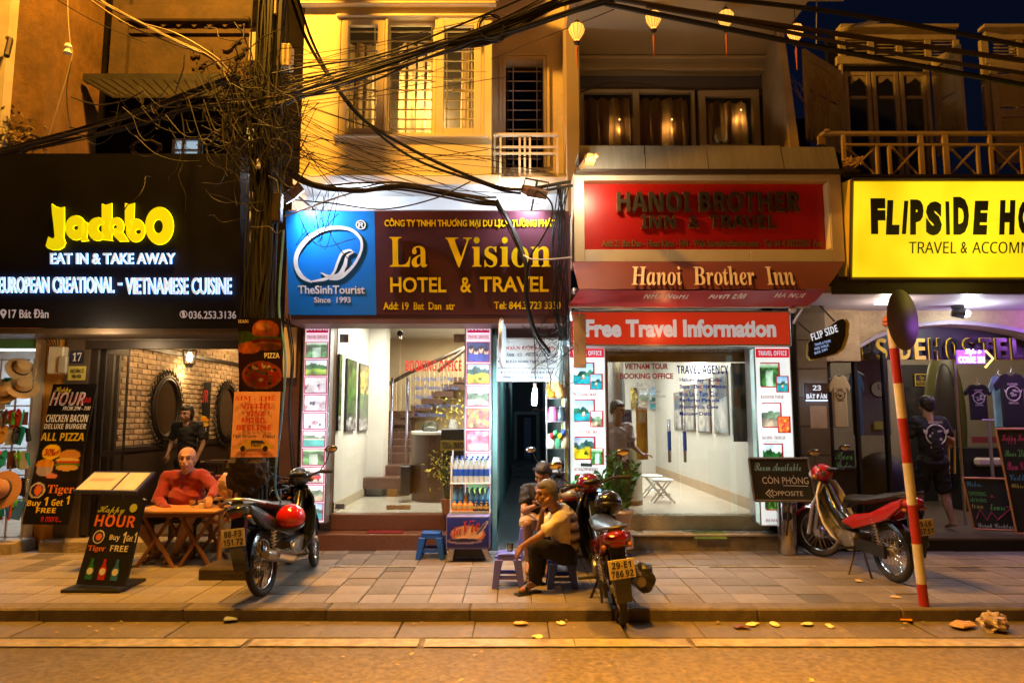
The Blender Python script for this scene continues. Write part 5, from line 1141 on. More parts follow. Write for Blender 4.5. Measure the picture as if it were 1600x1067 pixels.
# glass
gf = bpy.data.objects.new('glass_front', None); COL.objects.link(gf); adopt(gf, ih); Yg2 = 8.82
for pa, pb in ((951, 1060.5), (1061.5, 1172)):
    x0, x1, z0, z1 = RR(pa, 547, pb, 804, Yg2); B('door_pane', glassmat('bright_glass', (.93, .95, .94), 1.1, .03), gf, x0, x1, Yg2, Yg2+.01, .38, z1, world=False)
for pa, pb, ya, yb in ((946, 951, 543, 806), (1172, 1177, 543, 806)): x0, x1, z0, z1 = RR(pa, ya, pb, yb, Yg2-.03); B('jamb', mat('wood_jamb', (.3, .18, .08), .5), ih, x0, x1, Yg2-.04, Yg2+.05, .38, z1)
B('head_rail', M_steel, ih, XX(946, 8.78), XX(1178, 8.78), 8.76, 8.86, ZZ(549, 8.78), ZZ(542, 8.78)+.15)
for px in (1045, 1069):
    a, b = pt(px, 655, Yg2-.07), pt(px, 722, Yg2-.07); b.x = a.x; h = MB().cyl(a, b, .02, n=10).build('handle', M_chrome, gf, smooth=True, world=False); c = a.lerp(b, .28); d = a.lerp(b, .72); MB().cyl(c, d, .024, n=10).build('blue_grip', mat('blue_grip', (.05, .12, .5), .4), gf, smooth=True, world=False)
PG = Pl((0, Yg2-.006, 0), (0, -1, 0)); K_mar = vinyl('vinyl_maroon', (.35, .02, .015)); K_nb = vinyl('vinyl_navy', (.02, .03, .28))
w1 = thing('window_lettering', 'maroon tour booking lettering on the inn glass', 'lettering', (XX(1010, Yg2), Yg2, 1.6)); w2 = thing('window_lettering', 'navy travel agency lettering and tour list on the inn glass', 'lettering', (XX(1100, Yg2), Yg2, 1.6))
ptext(w1, 'VIETNAM TOUR', 976, 568, 1044, 577, PG, K_mar, .002, off=.03); ptext(w1, 'BOOKING OFFICE', 969, 583, 1052, 592, PG, K_mar, .002, off=.03)
for i, s in enumerate(('- Bus Ticket', '- Train Ticket', '- Air Booking', '- Visa Booking', '- Transport')): ptext(w1, s, 990, 597+9.5*i, 1024+(i % 3)*8, 604+9.5*i, PG, K_wh, .0015, off=.02)
ptext(w2, SB('TRAVEL AGENCY'), 1058, 571, 1138, 584, PG, K_nb, .002)
for i, s in enumerate(('Halong Bay - Catba', 'Sapa - Bac Ha Market', 'Hoa Lu - Tam Coc', 'Perfume Pagoda', 'Phong Nha Cave', 'Mekong Delta')): ptext(w2, s, 1062, 590+10.6*i, 1062+(66, 74, 60, 62, 60, 50)[i], 598+10.6*i, PG, K_nb, .0015, off=.02)
# light boxes left and right
def travelbox(lab, pa, pb, ya, yb, Y, kinds, side):
    x0, x1, z0, z1 = RR(pa, ya, pb, yb, Y); z0 = max(z0, .24)
    t = thing('travel_poster_lightbox', lab, 'lightbox', ((x0+x1)/2, Y, z0), group='backlit travel office posters')
    if side:
        xs, ys = XX(1168, 8.7), 8.72; MB().prism([(x0, Y, z0), (x1, Y, z0), (x1, Y+.4, z0), (xs, ys, z0)], (0, 0, z1-z0)).build('housing', M_alum, t)
        sheet('side_sheet', t, photo('town', 5, 8, 60)*.3+np.array((.55, .68, .66)), Vector((xs+.01, ys-.012, z0+.03)), Vector((x0-xs-.02, Y-ys, 0)), Vector((0, 0, z1-z0-.06)), BACKLIT2)
    else: B('housing', M_alum, t, x0, x1, Y, Y+.2, z0, z1)
    w = x1-x0; h = z1-z0
    sheet('backlit_sheet', t, Cv(8, 30, (.82, .86, .86)).noise(.1, 3, 4).a, Vector((x0+.015, Y-.003, z0+.015)), Vector((w-.03, 0, 0)), Vector((0, 0, h-.03)), BACKLIT)
    B('red_heading', emis('travel_heading_red', hexc('d01830'), .8), t, x0+.02, x1-.02, Y-.008, Y-.004, z1-.14, z1-.03); text(t, SB('TRAVEL OFFICE'), (x0+.05, Y-.009, z1-.115), (w-.1, 0, 0), (0, 0, .06), K_wl, .001)
    n = len(kinds); ph = (h-.2)/n
    for i, (k, sd, cap) in enumerate(kinds):
        zb = z1-.2-ph*i; za = zb-ph*.62
        B('red_border', emis('travel_border', hexc('c02838'), .6), t, x0+.07, x1-.14, Y-.007, Y-.0045, za, zb); sheet('photo_print', t, photo(k, sd, 22, 16), Vector((x0+.06, Y-.009, za+.015)), Vector((w-.22, 0, 0)), Vector((0, 0, zb-za-.03)), BACKLIT)
        B('red_border', emis('travel_border', hexc('c02838'), .6), t, x0+w*.56, x1-.04, Y-.012, Y-.0095, za-.06, za+.14); sheet('photo_print', t, photo(('town', 'bay', 'leaf', 'market', 'river')[(i+sd) % 5], sd+5, 12, 9), Vector((x0+w*.56+.012, Y-.014, za-.05)), Vector((w*.44-.07, 0, 0)), Vector((0, 0, .18)), BACKLIT)
        text(t, SF(cap), (x0+.06, Y-.006, za-.135), (w*.62, 0, 0), (0, 0, .038), K_red, .001); text(t, '- tour of the day -', (x0+.07, Y-.006, za-.17), (w*.4, 0, 0), (0, 0, .018), K_grey, .001)
travelbox('backlit travel office poster at the left of the inn glass', 889, 948, 541, 800, 8.42, [('bay', 11, 'HALONG BAY'), ('bay', 14, 'SAPA - BAC HA'), ('field', 12, 'BUNGALOW RESORT'), ('leaf', 13, 'HOMESTAY')], False)
travelbox('backlit travel office poster at the right of the inn glass', 1183, 1241, 541, 822, 8.3, [('river', 21, 'BAIDINH TOUR'), ('town', 22, 'BAI DINH - TRANG AN'), ('green', 23, 'HOALU - TAM COC'), ('leaf', 24, 'HOMESTAY')], True)
lamp('poster_glow', (3.1, 8.0, 1.6), 5, (.85, 1, .97), .3)
# inside
cl = thing('metal_column', 'shiny round metal column behind the inn glass', 'column', (XX(963, 9.6), 9.6, .37)); MB().cyl((XX(963, 9.6), 9.6, .37), (XX(963, 9.6), 9.6, 2.5), .13, n=24).build('shaft', M_steel, cl, smooth=True)
ct = thing('white_counter', 'pale rounded counter inside the inn behind the plant', 'counter', (XX(992, 9.7), 9.8, .37)); x0, x1, z0, z1 = RR(972, 700, 1009, 795, 9.6); 
N = 16; MB().prism([((x0+x1)/2-(x1-x0)/2*math.cos(math.pi*i/N), 9.9-.3*math.sin(math.pi*i/N), .42) for i in range(N+1)]+[(x1, 11.2, .42), (x0, 11.2, .42)], (0, 0, z1-.42)).build('body', mat('pale_green_laminate', (.5, .56, .5), .3), ct, smooth=True)
MB().prism([((x0+x1)/2-(x1-x0)/2*1.01*math.cos(math.pi*i/N), 9.9-.305*math.sin(math.pi*i/N), .373) for i in range(N+1)]+[(x1, 11.2, .373), (x0, 11.2, .373)], (0, 0, .06)).build('plinth', M_black, ct)
for k, (px, pyt, pyb, Yq) in enumerate(((1019, 742, 788, 10.6), (1035, 748, 796, 10.0))):
    p = pt(px, pyt, Yq); t = thing('folding_stool', ['round folding stool farther from the glass inside the inn', 'round folding stool nearest to the glass inside the inn'][k], 'stool', (p.x, Yq, .372), group='folding stools inside the inn')
    MB().lathe([(0, 0), (.15, .0), (.16, .015), (.15, .03), (0, .032)], (p.x, Yq, p.z-.03), 20).build('seat', K_white, t, smooth=True)
    for s in (-1, 1):
        for r in (-1, 1): MB().tube([(p.x-s*.1, Yq+r*.08, p.z-.03), (p.x+s*.15, Yq+r*.11, .375)], .011, 6).build('leg', M_steel, t)
    MB().torus((p.x, Yq, .372+(p.z-.372)*.35), .115, .007, None, 16, 5).build('ring', M_steel, t)
# posters on right wall of the inn
def wallposter(pa, pb, ya, yb, kind, sd, lab):
    pl = PX_(xB-.02); tlp, trp = pl.at(pb, ya), pl.at(pa, ya); 
    bl = Vector((xB-.025, pl.at(pa, yb).y, pl.at(pb, yb).z)); br = Vector((xB-.025, pl.at(pb, yb).y, bl.z)); tz = pl.at(pb, ya).z
    t = thing('wall_poster', lab, 'poster', bl, group='framed posters along the inn wall'); U = br-bl; V = Vector((0, 0, tz-bl.z)); N = U.cross(V).normalized()
    MB().prism([bl-N*.001, br-N*.001, br+V-N*.001, bl+V-N*.001], -N*.018).build('frame', mat('dark_bronze_frame', (.1, .07, .05), .4), t)
    c = Cv(14, 24, (.62, .64, .66)); c.rect(.1, .06, .9, .45, (.3, .4, .5)); c.rect(.12, .5, .88, .92, (.75, .72, .68)); c.noise(.7, 4, sd); c.rect(.12, .08, .5, .2, (.55, .35, .25)); sheet('print', t, c.a*.85, bl+U*.06+V*.03+N*.002, U*.88, V*.94, PRINTG)
for i, (pa, pb, ya, yb) in enumerate(((1054, 1066, 612, 672), (1070, 1086, 600, 674), (1091, 1111, 590, 677), (1117, 1139, 578, 679), (1145, 1170, 566, 682))):
    wallposter(pa, pb, ya, yb, 'mono', i, ['smallest framed poster deep in the inn', 'second framed poster from the back of the inn', 'middle framed poster on the inn wall', 'fourth framed poster from the back of the inn', 'largest framed poster nearest to the inn glass'][i])
yb_ = thing('yellow_hanging_banner', 'tall yellow printed banner hanging inside the inn', 'banner', pt(1003, 676, 9.4)); psheet('sheet', yb_, Cv(10, 26, (.85, .62, .2)).noise(.5, 4, 6).rect(.2, .1, .8, .3, (.9, .85, .7)).noise(.3, 4, 7).a, 995, 636, 1013, 718, 9.4, PRINT)
bb_ = thing('blue_price_list', 'bluish printed price list hanging inside the inn', 'poster', pt(979, 660, 9.3)); psheet('sheet', bb_, Cv(10, 20, (.45, .6, .85)).noise(.6, 4, 9).rect(.15, .1, .85, .2, (.2, .3, .6)).a, 971, 640, 988, 700, 9.3, PRINT)
wp = thing('white_brochure_wall', 'white brochure panel at the right inside the inn glass', 'panel', pt(1160, 640, 9.0)); psheet('sheet', wp, Cv(14, 34, (.6, .66, .68)).noise(.3, 3, 3).rect(.2, .15, .8, .3, (.3, .45, .6)).rect(.15, .35, .5, .55, (.65, .5, .45)).rect(.55, .4, .9, .6, (.35, .45, .4)).noise(.5, 4, 5).a, 1146, 567, 1170, 690, 8.95, PRINT)
for i, (pa, pb, ya, yb) in enumerate(((1000, 1012, 610, 632), (1016, 1030, 606, 640), (1033, 1041, 612, 650), (986, 997, 606, 640))):
    o = thing('wall_poster', ['small poster high above the yellow banner in the inn', 'poster right of the yellow banner on the back wall', 'narrow poster in the far corner of the inn', 'poster left of the yellow banner on the back wall'][i], 'poster', pt(pa, yb, 14.9)); psheet('print', o, photo(('town', 'bay', 'market', 'gold')[i], 40+i, 14, 18), pa, ya, pb, yb, 15.05, PRINT)
# ---- lanterns under the soffit
M_lan = emis('lantern_silk', hexc('f8b048'), 1.5)
def silk(px, py, s, lab, str_=True):
    p = pt(px, py, 7.5); t = thing('silk_lantern', lab, 'lantern', p, group='silk lanterns under the inn soffit'); R0 = .115*s
    prof = [(.03, .1), (.09, .085), (.115, .04), (.105, -.01), (.07, -.07), (.035, -.115)]; n = 12; mb = MB(); vs = []
    for i, (r, z) in enumerate(prof):
        for j in range(n*2):
            a = math.pi*j/n; rr = r*s*(1 if j % 2 == 0 else .93); vs.append((p.x+rr*math.cos(a), p.y+rr*math.sin(a), p.z+z*s*1.1))
    k = 2*n; mb.add(vs, [(i*k+j, i*k+(j+1) % k, (i+1)*k+(j+1) % k, (i+1)*k+j) for i in range(5) for j in range(k)]); mb.build('shade', M_lan, t)
    mb = MB()
    for j in range(n):
        a = 2*math.pi*j/n; mb.tube([(p.x+r*s*1.015*math.cos(a), p.y+r*s*1.015*math.sin(a), p.z+z*s*1.1) for r, z in prof], .0028*s, 4)
    mb.build('ribs', mat('bamboo_rib', (.25, .12, .03), .6), t); mb = MB().lathe([(.0, .1), (.035, .1), (.03, .125), (0, .13)], (p.x, p.y, p.z+.01), 8).lathe([(0, -.15), (.03, -.14), (.04, -.115), (0, -.11)], (p.x, p.y, p.z-.01), 8).cyl((p.x, p.y, p.z+.12), (p.x, p.y, zc+.3), .004, n=4); mb.build('caps', M_dark, t)
    MB().tube([(p.x, p.y, p.z-.16), (p.x, p.y, p.z-.22), (p.x, p.y, p.z-.3), (p.x, p.y, p.z-.45)], [.004, .016, .012, .006], 6).build('tassel', mat('tassel_red', (.35, .08, .02), .7), t)
    lamp('lantern_glow', (p.x, p.y, p.z-.05), 1.5, (1, .6, .2), .1, parent=t)
silk(901, 50, .82, 'leftmost glowing silk lantern beside the pilaster'); silk(1021, 31, .82, 'second glowing silk lantern from the pilaster'); silk(1134, 30, .82, 'third glowing silk lantern from the pilaster'); silk(1243, 52, .82, 'rightmost glowing silk lantern at the soffit corner')
# ================================================================== BUILDING 4: hostel on the right with the yellow sign
M_shut = mat('cream_shutter_paint', (.46, .40, .30), .6, 0, .12, 5, dirt=.3, dcol=(.1, .08, .05)); M_stucco = mat('tan_stucco', (.42, .32, .2), .85, 0, .2, 5, bump=1.2, bscale=30)
M_rail4 = mat('balcony_timber', (.36, .25, .13), .6, 0, .15, 5)
hh = thing('hostel_building', 'wooden shuttered house above the yellow hostel sign', 'building', (5.4, 8.8, 0))
Yh = 8.95
# --- upper: window group
def hb(pa, ya, pb, yb, Y=Yh, D=.06, m=M_shut, name='shutter_frame', **k): return pB(name, m, hh, pa, ya, pb, yb, Y, D, .004, **k)
hb(1308, 45, 1494, 62, name='head_beam'); hb(1308, 88, 1494, 100, name='transom_beam')
for k in range(5): hb(1312+k*44.5, 62, 1322+k*44.5, 88, Yh+.005, name='transom_post')
for k in range(4):   # louvred transoms
    lo = bpy.data.objects.new('louvre_transom', None); COL.objects.link(lo); adopt(lo, hh); 
    for j in range(5): x0, x1, z0, z1 = RR(1322+k*44.5, 64+j*5, 1356+k*44.5, 66.5+j*5, Yh+.02); MB().prism([(x0, Yh+.01, z0), (x1, Yh+.01, z0), (x1, Yh+.06, z1+.03), (x0, Yh+.06, z1+.03)], (0, .012, .004)).build('louvre', M_shut, lo, world=False)
B('dark_room', M_black, hh, XX(1308, 9.4, 150), XX(1470, 9.4, 150), 9.6, 9.7, 3.2, 7.2)
hb(1318, 100, 1322, 280, name='post'); hb(1452, 100, 1458, 280, name='post')
for k in range(3):
    a = 1323+k*44; o = wframe(hh, a, a+42, 112, 285, Yh+.05, 7, M_shut, .05)[0]; x0, x1, z0, z1 = RR(a+7, 150, a+35, 154, Yh+.05); B('glazing_bar', M_shut, hh, x0, x1, Yh+.051, Yh+.09, z0, z1)
    x0, x1, z0, z1 = RR(a+7, 119, a+35, 130, Yh+.055); xm = (x0+x1)/2; MB().prism([(x0, Yh+.06, z1), (x0, Yh+.06, z0), (x0+(x1-x0)*.2, Yh+.06, z0+.02), (xm, Yh+.06, z1-.02), (x1-(x1-x0)*.2, Yh+.06, z0+.02), (x1, Yh+.06, z0), (x1, Yh+.06, z1)], (0, .03, 0)).build('scalloped_head', M_shut, hh)
def shutter(P0, P1, z0, z1, name='open_shutter', nl=26):
    """leaf between two floor points, with slats"""
    P0, P1 = Vector((*P0, 0)), Vector((*P1, 0)); d = (P1-P0); L = d.length; d.normalize(); n = Vector((d.y, -d.x, 0)); s = bpy.data.objects.new(name, None); COL.objects.link(s); adopt(s, hh)
    M = Matrix(((d.x, n.x, 0, P0.x), (d.y, n.y, 0, P0.y), (0, 0, 1, 0), (0, 0, 0, 1))); w = .09; mb = MB()
    mb.box(0, w, 0, .04, z0, z1, M); mb.box(L-w, L, 0, .04, z0, z1, M)
    for a, b in ((z0, z0+.15), (z1-.12, z1), ((z0+z1)/2-.06, (z0+z1)/2+.06)): mb.box(w, L-w, .002, .038, a, b, M)
    mb.build('leaf_frame', M_shut, s, world=False)
    me = MB().prism([(w, .005, 0), (L-w, .005, 0), (L-w, .035, .03), (w, .035, .03)], (0, .004, .008)).mesh('slat', M_shut)
    for i in range(nl):
        z = z0+.17+(z1-z0-.32)*i/nl
        if abs(z-(z0+z1)/2) < .08: continue
        o = bpy.data.objects.new('slat', me); COL.objects.link(o); o.matrix_basis = M@Matrix.Translation((0, 0, z)); o.parent = s
zs0, zs1 = ZZ(228, 8.8), ZZ(78, 8.8)
shutter((XX(1256, 8.35, 150), 8.35), (XX(1312, 8.93, 150), 8.93), zs0-.1, zs1-.25); shutter((XX(1462, 8.94, 150), 8.94), (XX(1508, 8.5, 150), 8.5), zs0-.1, ZZ(88, 8.8)); shutter((XX(1548, 8.94, 150), 8.94), (XX(1620, 8.9, 150), 8.9), zs0-.2, ZZ(100, 8.9))
hb(1540, 46, 1680, 62, name='head_beam'); hb(1540, 88, 1680, 100, name='transom_beam'); hb(1541, 62, 1553, 285, Yh+.01, name='post'); hb(1590, 62, 1600, 88, Yh+.005, name='transom_post')
lo = bpy.data.objects.new('louvre_transom', None); COL.objects.link(lo); adopt(lo, hh)
for j in range(5): x0, x1, z0, z1 = RR(1554, 64+j*5, 1589, 66.5+j*5, Yh+.02); MB().prism([(x0, Yh+.01, z0), (x1, Yh+.01, z0), (x1, Yh+.06, z1+.03), (x0, Yh+.06, z1+.03)], (0, .012, .004)).build('louvre', M_shut, lo, world=False)
B('room_wall', M_shut, hh, XX(1600, 9.1, 150), 9.5, 9.1, 9.3, 3.2, ZZ(46, 9.1)); B('eave', M_shut, hh, XX(1312, 8.9, 50), XX(1496, 8.9, 50), 8.86, 9.0, ZZ(45, 8.9)+.002, ZZ(40, 8.9)); B('eave', M_shut, hh, XX(1536, 8.9, 50), 9.5, 8.86, 9.0, ZZ(45, 8.9)+.002, ZZ(40, 8.9))
pj = MB().tube([pt(1312, 48, 8.6), pt(1374, 32, 8.0)], .03, 5).build('projecting_rafter', M_shut, hh)
# --- balcony rail
Yq = 7.75; br4 = bpy.data.objects.new('balcony_railing', None); COL.objects.link(br4); adopt(br4, hh)
def rb_(pa, ya, pb, yb, D=.04, name='rail', Y=Yq): x0, x1, z0, z1 = RR(pa, ya, pb, yb, Y); return B(name, M_rail4, br4, x0, x1, Y, Y+D, z0, z1, world=False, bev=.003)
rb_(1287, 205, 1700, 209.5, .07, 'top_rail'); rb_(1322, 224, 1700, 227); 
posts = [(1317, 6), (1370, 4), (1389, 5), (1437, 8), (1459, 4), (1475, 9), (1528, 5), (1547, 6), (1597, 5), (1618, 7)]
for px, w in posts: rb_(px, 209.5 if w > 5 else 227, px+w, 277, .035, 'baluster', Yq+.003)
for a, b in ((1323, 1369), (1394, 1436), (1484, 1527), (1553, 1596)):
    for s in (0, 1):
        p, q = pt(a, 229 if s else 274, Yq+.02+s*.03), pt(b, 274 if s else 229, Yq+.02+s*.03); d = Vector((0, 0, .015)); MB().prism([p-d, q-d, q+d, p+d], (0, .02, 0)).build('cross_brace', M_rail4, br4, world=False)
p, q = pt(1272, 222, 8.3), pt(1290, 207, Yq); MB().prism([p, q, q+Vector((0, 0, .045)), p+Vector((0, 0, .045))], (.05, 0, 0)).build('side_rail', M_rail4, br4, world=False); rb_(1279, 212, 1290, 226, .04, 'post', Yq+.2)
B('balcony_floor', M_dark, hh, XX(1318, 7.7, 280), 8.6, 7.6, 8.9, ZZ(281, 7.7), ZZ(277, 7.7))
brc = thing('dead_branches', 'bare dry branches rising between the inn and the shutters', 'plant', (XX(1275, 8.3, 200), 8.3, 4.2)); mb = MB()
def twig(p, d, L, r, lv):
    q = p+d*L; mb.tube([p, (p+q)/2+Vector((random.uniform(-.02, .02), 0, .01)), q], [r, r*.8, r*.55], 4)
    if lv:
        for _ in range(3 if lv > 1 else 2): dd = (d+Vector((random.uniform(-.6, .6), random.uniform(-.3, .3), random.uniform(-.1, .3)))).normalized(); twig(p.lerp(q, random.uniform(.4, 1)), dd, L*.7, r*.6, lv-1)
for px in (1262, 1272, 1284, 1293): twig(pt(px, 225, 8.3), Vector((random.uniform(-.25, .25), 0, 1)).normalized(), .5, .010, 3)
mb.build('branches', mat('dry_twig', (.3, .2, .1), .8), brc, kind='stuff')
nst = thing('wire_nest', 'small orange bundle of dry sticks on the balcony corner', 'bundle', pt(1330, 253, 7.5)); mb = MB(); c = pt(1330, 252, 7.5)
for i in range(22): mb.tube([c+Vector((random.uniform(-.1, .1), random.uniform(-.05, .05), random.uniform(-.05, .04))), c+Vector((random.uniform(-.13, .13), random.uniform(-.05, .05), random.uniform(-.05, .06)))], .006, 4)
mb.build('sticks', mat('dry_stick', (.5, .3, .12), .7), nst, kind='stuff')
nb = thing('neighbour_wall', 'dark side wall between the inn and the shuttered house', 'building', (4.2, 10, 0)); B('wall', M_oldd, nb, XX(1215, 9.3, 150), XX(1262, 9.3, 150), 9.3, 9.6, 3, 5.8)
# --- yellow lit sign
ys = thing('yellow_hostel_sign', 'big glowing yellow hostel sign with torn black letters', 'sign', (5, 7.6, 3))
Yy = 7.5; a = pt(1321, 280, Yy-.04); b = pt(1337, 436, Yy+.08)
YP = Pl(a, Vector((1, 0, 0)).cross(a-pt(1321, 437, Yy+.12))); YN = YP.n if YP.n.y < 0 else -YP.n
t0, b0 = YP.at(1322, 280), YP.at(1336, 437); x0 = (t0.x+b0.x)/2; x1 = 7.3; t0.x = b0.x = x0; t1 = t0.copy(); t1.x = x1; b1 = b0.copy(); b1.x = x1
MB().prism([b0, b1, t1, t0], -YN*.28).build('housing', mat('yellow_side', (.6, .42, .03), .5), ys)
YM = bpy.data.materials.new('yellow_backlit'); YM.use_nodes = True; nt = YM.node_tree; n = nt.nodes; l = nt.links; p = n['Principled BSDF']; p.inputs['Base Color'].default_value = (.75, .5, .01, 1); p.inputs['Roughness'].default_value = .3
tc = n.new('ShaderNodeTexCoord'); nz = n.new('ShaderNodeTexNoise'); nz.inputs['Scale'].default_value = 1.1; l.new(tc.outputs['Object'], nz.inputs[0]); cr = n.new('ShaderNodeValToRGB'); cr.color_ramp.elements[0].color = (.72, .52, .004, 1); cr.color_ramp.elements[1].color = (.98, .82, .015, 1); cr.color_ramp.elements[0].position = .35; cr.color_ramp.elements[1].position = .6
l.new(nz.outputs[0], cr.inputs[0]); l.new(cr.outputs[0], p.inputs['Emission Color']); p.inputs['Emission Strength'].default_value = .93
d = YN*.006; mg = .03; MB().prism([b0+Vector((mg, 0, mg)), b1+Vector((-mg, 0, mg)), t1+Vector((-mg, 0, -mg)), t0+Vector((mg, 0, -mg))], d).build('lit_face', YM, ys)
mb = MB()
for pa, pb_ in ((b0, t0), (t0, t1), (b0, b1)): mb.tube([pa+d, pb_+d], .016, 4)
mb.build('rim', M_dark, ys)
YT = Pl(a+YN*.008, YP.n)
for ch, pa, ya, pb_, yb in (('F', 1359, 310, 1383, 366), ('L', 1384, 313, 1405, 367), ('I', 1409, 314, 1418, 366), ('P', 1421, 312, 1442, 367), ('S', 1446, 315, 1471, 368), ('I', 1476, 315, 1484, 367), ('D', 1488, 308, 1513, 367), ('E', 1520, 314, 1543, 367), ('H', 1561, 313, 1585, 367), ('O', 1590, 313, 1615, 367), ('S', 1621, 313, 1646, 367), ('T', 1650, 313, 1676, 367), ('E', 1682, 313, 1703, 367), ('L', 1709, 313, 1729, 367)):
    ptext(ys, ch, pa, ya, pb_, yb, YT, K_black, .004, off=.075 if ch != 'I' else .01, shear=random.uniform(-.12, .1))
ptext(ys, SN('TRAVEL'), 1420, 378, 1494, 396, YT, K_black, .004); ptext(ys, SN('&'), 1501, 378, 1511, 396, YT, K_black, .004); ptext(ys, SN('ACCOMMODATION'), 1519, 378, 1706, 396, YT, K_black, .004)
mb = MB(); YT2 = Pl(a+YN*.0135, YP.n)   # tears through the letters, cut-outs of the yellow face
rr = random.Random(3)
for px in range(1366, 1730, 17):
    py = rr.uniform(322, 358); w = rr.uniform(6, 13); P = [(px-w/2, py+1.5), (px-w/6, py-1.2), (px+w/6, py+1.0), (px+w/2, py-2.5), (px+w/2, py-.8), (px+w/6, py+3), (px-w/5, py+1.2), (px-w/2, py+3)]; mb.prism([YT2.at(*q) for q in P], -YN*.001)
mb.build('letter_tears', YM, ys, kind='stuff')
lamp('yellow_spill', (5.3, 6.9, 3.4), 12, (1, .8, .1), .5)
# --- soffit, stucco wall with arch
zS = 3.0
B('soffit', mat('lilac_white_soffit', (.42, .38, .44), .6, 0, .06, 2), hh, XX(1246, 8.2, 470), 9.4, 7.72, 9.02, zS, zS+.08); B('soffit_edge', M_dark, hh, XX(1300, 7.7, 445), 9.4, 7.66, 7.718, zS-.02, zS+.18)
Yw = 9.02; arc = []
cxp, yt, wl_, wr_ = 1480, 507, 1335, 1650
pts_ = [(1335, 560), (1338, 546), (1365, 530), (1400, 518), (1440, 510), (1480, 507), (1520, 509), (1560, 514), (1600, 522), (1650, 540), (1680, 560)]
A = [pt(px, py, Yw) for px, py in pts_]; mb = MB()
for i in range(len(A)-1):
    p, q = A[i], A[i+1]; mb.prism([(p.x, Yw, p.z), (q.x, Yw, q.z), (q.x, Yw, zS-.001), (p.x, Yw, zS-.001)], (0, .25, 0))
mb.build('arch_wall', M_stucco, hh); B('right_pier', M_stucco, hh, A[-1].x, 9.5, Yw, Yw+.25, 0, zS-.001)
mb = MB()
for i in range(1, len(A)-1): mb.prism([(A[i].x, Yw-.06, A[i].z), (A[i+1].x, Yw-.06, A[i+1].z), (A[i+1].x, Yw-.06, A[i+1].z+.05), (A[i].x, Yw-.06, A[i].z+.05)], (0, .059, 0))
mb.build('arch_moulding', mat('violet_moulding', (.3, .26, .34), .6), hh)
xp0, xp1 = XX(1248, 8.6), XX(1296, 8.6)
B('left_pier', mat('brown_stone_pier', (.13, .095, .065), .6, 0, .25, 5, bump=.4), hh, xp0, xp1, 8.6, 9.4, 0, zS-.002); B('pier_head', M_stucco, hh, xp1+.001, A[0].x+.05, 8.95, Yw+.2, ZZ(600, 9)+.3, zS-.001)
for k in range(8): B('pier_course', mat('brown_stone_course', (.17, .125, .085), .5, 0, .2, 6, rnd=.2), hh, xp0+.01, xp1-.01, 8.585, 8.599, .04+.36*k, .385+.36*k, bev=.003)
B('black_fascia', mat('black_violet_fascia', (.03, .02, .045), .5), hh, A[1].x-.0, A[-1].x, Yw+.26, Yw+.3, ZZ(562, 9.3), ZZ(500, 9.3))
# platform and interior
B('platform', mat('black_plinth', (.02, .018, .016), .5), hh, xp1+.001, 9.5, 8.36, 8.8, -.05, .13); B('platform_floor', mat('brown_tile_floor', (.14, .105, .075), .35, 0, .2, 3), hh, xp1-.3, 9.5, 8.34, 14.2, .132, .155)
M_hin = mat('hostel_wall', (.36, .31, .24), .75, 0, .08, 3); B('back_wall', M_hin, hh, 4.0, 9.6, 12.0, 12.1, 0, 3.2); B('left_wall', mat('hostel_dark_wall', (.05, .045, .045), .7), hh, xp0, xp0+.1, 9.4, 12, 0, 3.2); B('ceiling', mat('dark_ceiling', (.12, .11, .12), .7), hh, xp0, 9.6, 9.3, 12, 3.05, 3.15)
lamp('room_light', (6.0, 10.4, 2.9), 80, (1, .8, .55), .3); lamp('room_light', (7.8, 10.0, 2.9), 40, (1, .82, .6), .3); lamp('violet_light', (7.3, 8.4, 2.75), 38, (.55, .16, 1), .15)
PL5 = Pl((0, 9.2, 0), (0, -1, 0)); ll = thing('hostel_letters', 'row of yellow and black cut-out hostel letters under the arch', 'sign', (5.6, 9.15, 2.5))
Yl5 = mat('letter_gold', (.75, .5, .03), .45); lets = [('F', 1304, 0), ('L', 1322, 0), ('I', 1337, 0), ('P', 1348, 0), ('S', 1368, 1), ('I', 1392, 1), ('D', 1405, 1), ('E', 1428, 1), ('H', 1452, 0), ('O', 1479, 0), ('S', 1505, 0), ('T', 1532, 0), ('E', 1555, 0), ('L', 1580, 0)]
M_lb = mat('letter_black_gloss', (.01, .01, .01), .3)
for ch, px, lit in lets:
    w = 5 if ch == 'I' else 17
    if px < 1340: continue
    if lit: ptext(ll, SB(ch), px, 529, px+w, 562, PL5, Yl5, .03)
    else: ptext(ll, SB(ch), px-1, 528, px+w+1, 563, Pl((0, 9.19, 0), (0, -1, 0)), Yl5, .01, off=.015); ptext(ll, SB(ch), px, 529, px+w, 562, PL5, M_lb, .045)
# purple neon arrow sign
nn = thing('neon_arrow_sign', 'glowing purple neon arrow sign with pink script', 'sign', pt(1522, 555, 8.9)); PN = PY(8.9)
x0, x1, z0, z1 = RR(1496, 547, 1540, 568, 8.9); B('lit_back', emis('purple_glow', (.38, .12, .85), .8), nn, x0, x1, 8.9, 8.93, z0, z1)
ptext(nn, SS('Life is'), 1508, 545, 1534, 556, Pl((0, 8.895, 0), (0, -1, 0)), emis('neon_pink', (.9, .6, 1), 3), .01, off=.01); ptext(nn, SB('COME IN'), 1498, 557, 1538, 567, Pl((0, 8.895, 0), (0, -1, 0)), emis('neon_pink', (.9, .6, 1), 3), .01)
MB().tube([pt(1540, 548, 8.88), pt(1552, 560, 8.88), pt(1540, 574, 8.88)], .012, 6).build('arrow_head', emis('neon_amber', (1, .75, .15), 2.5), nn); lamp('neon_light', pt(1520, 560, 8.6), 7, (.6, .25, 1), .1, parent=nn)
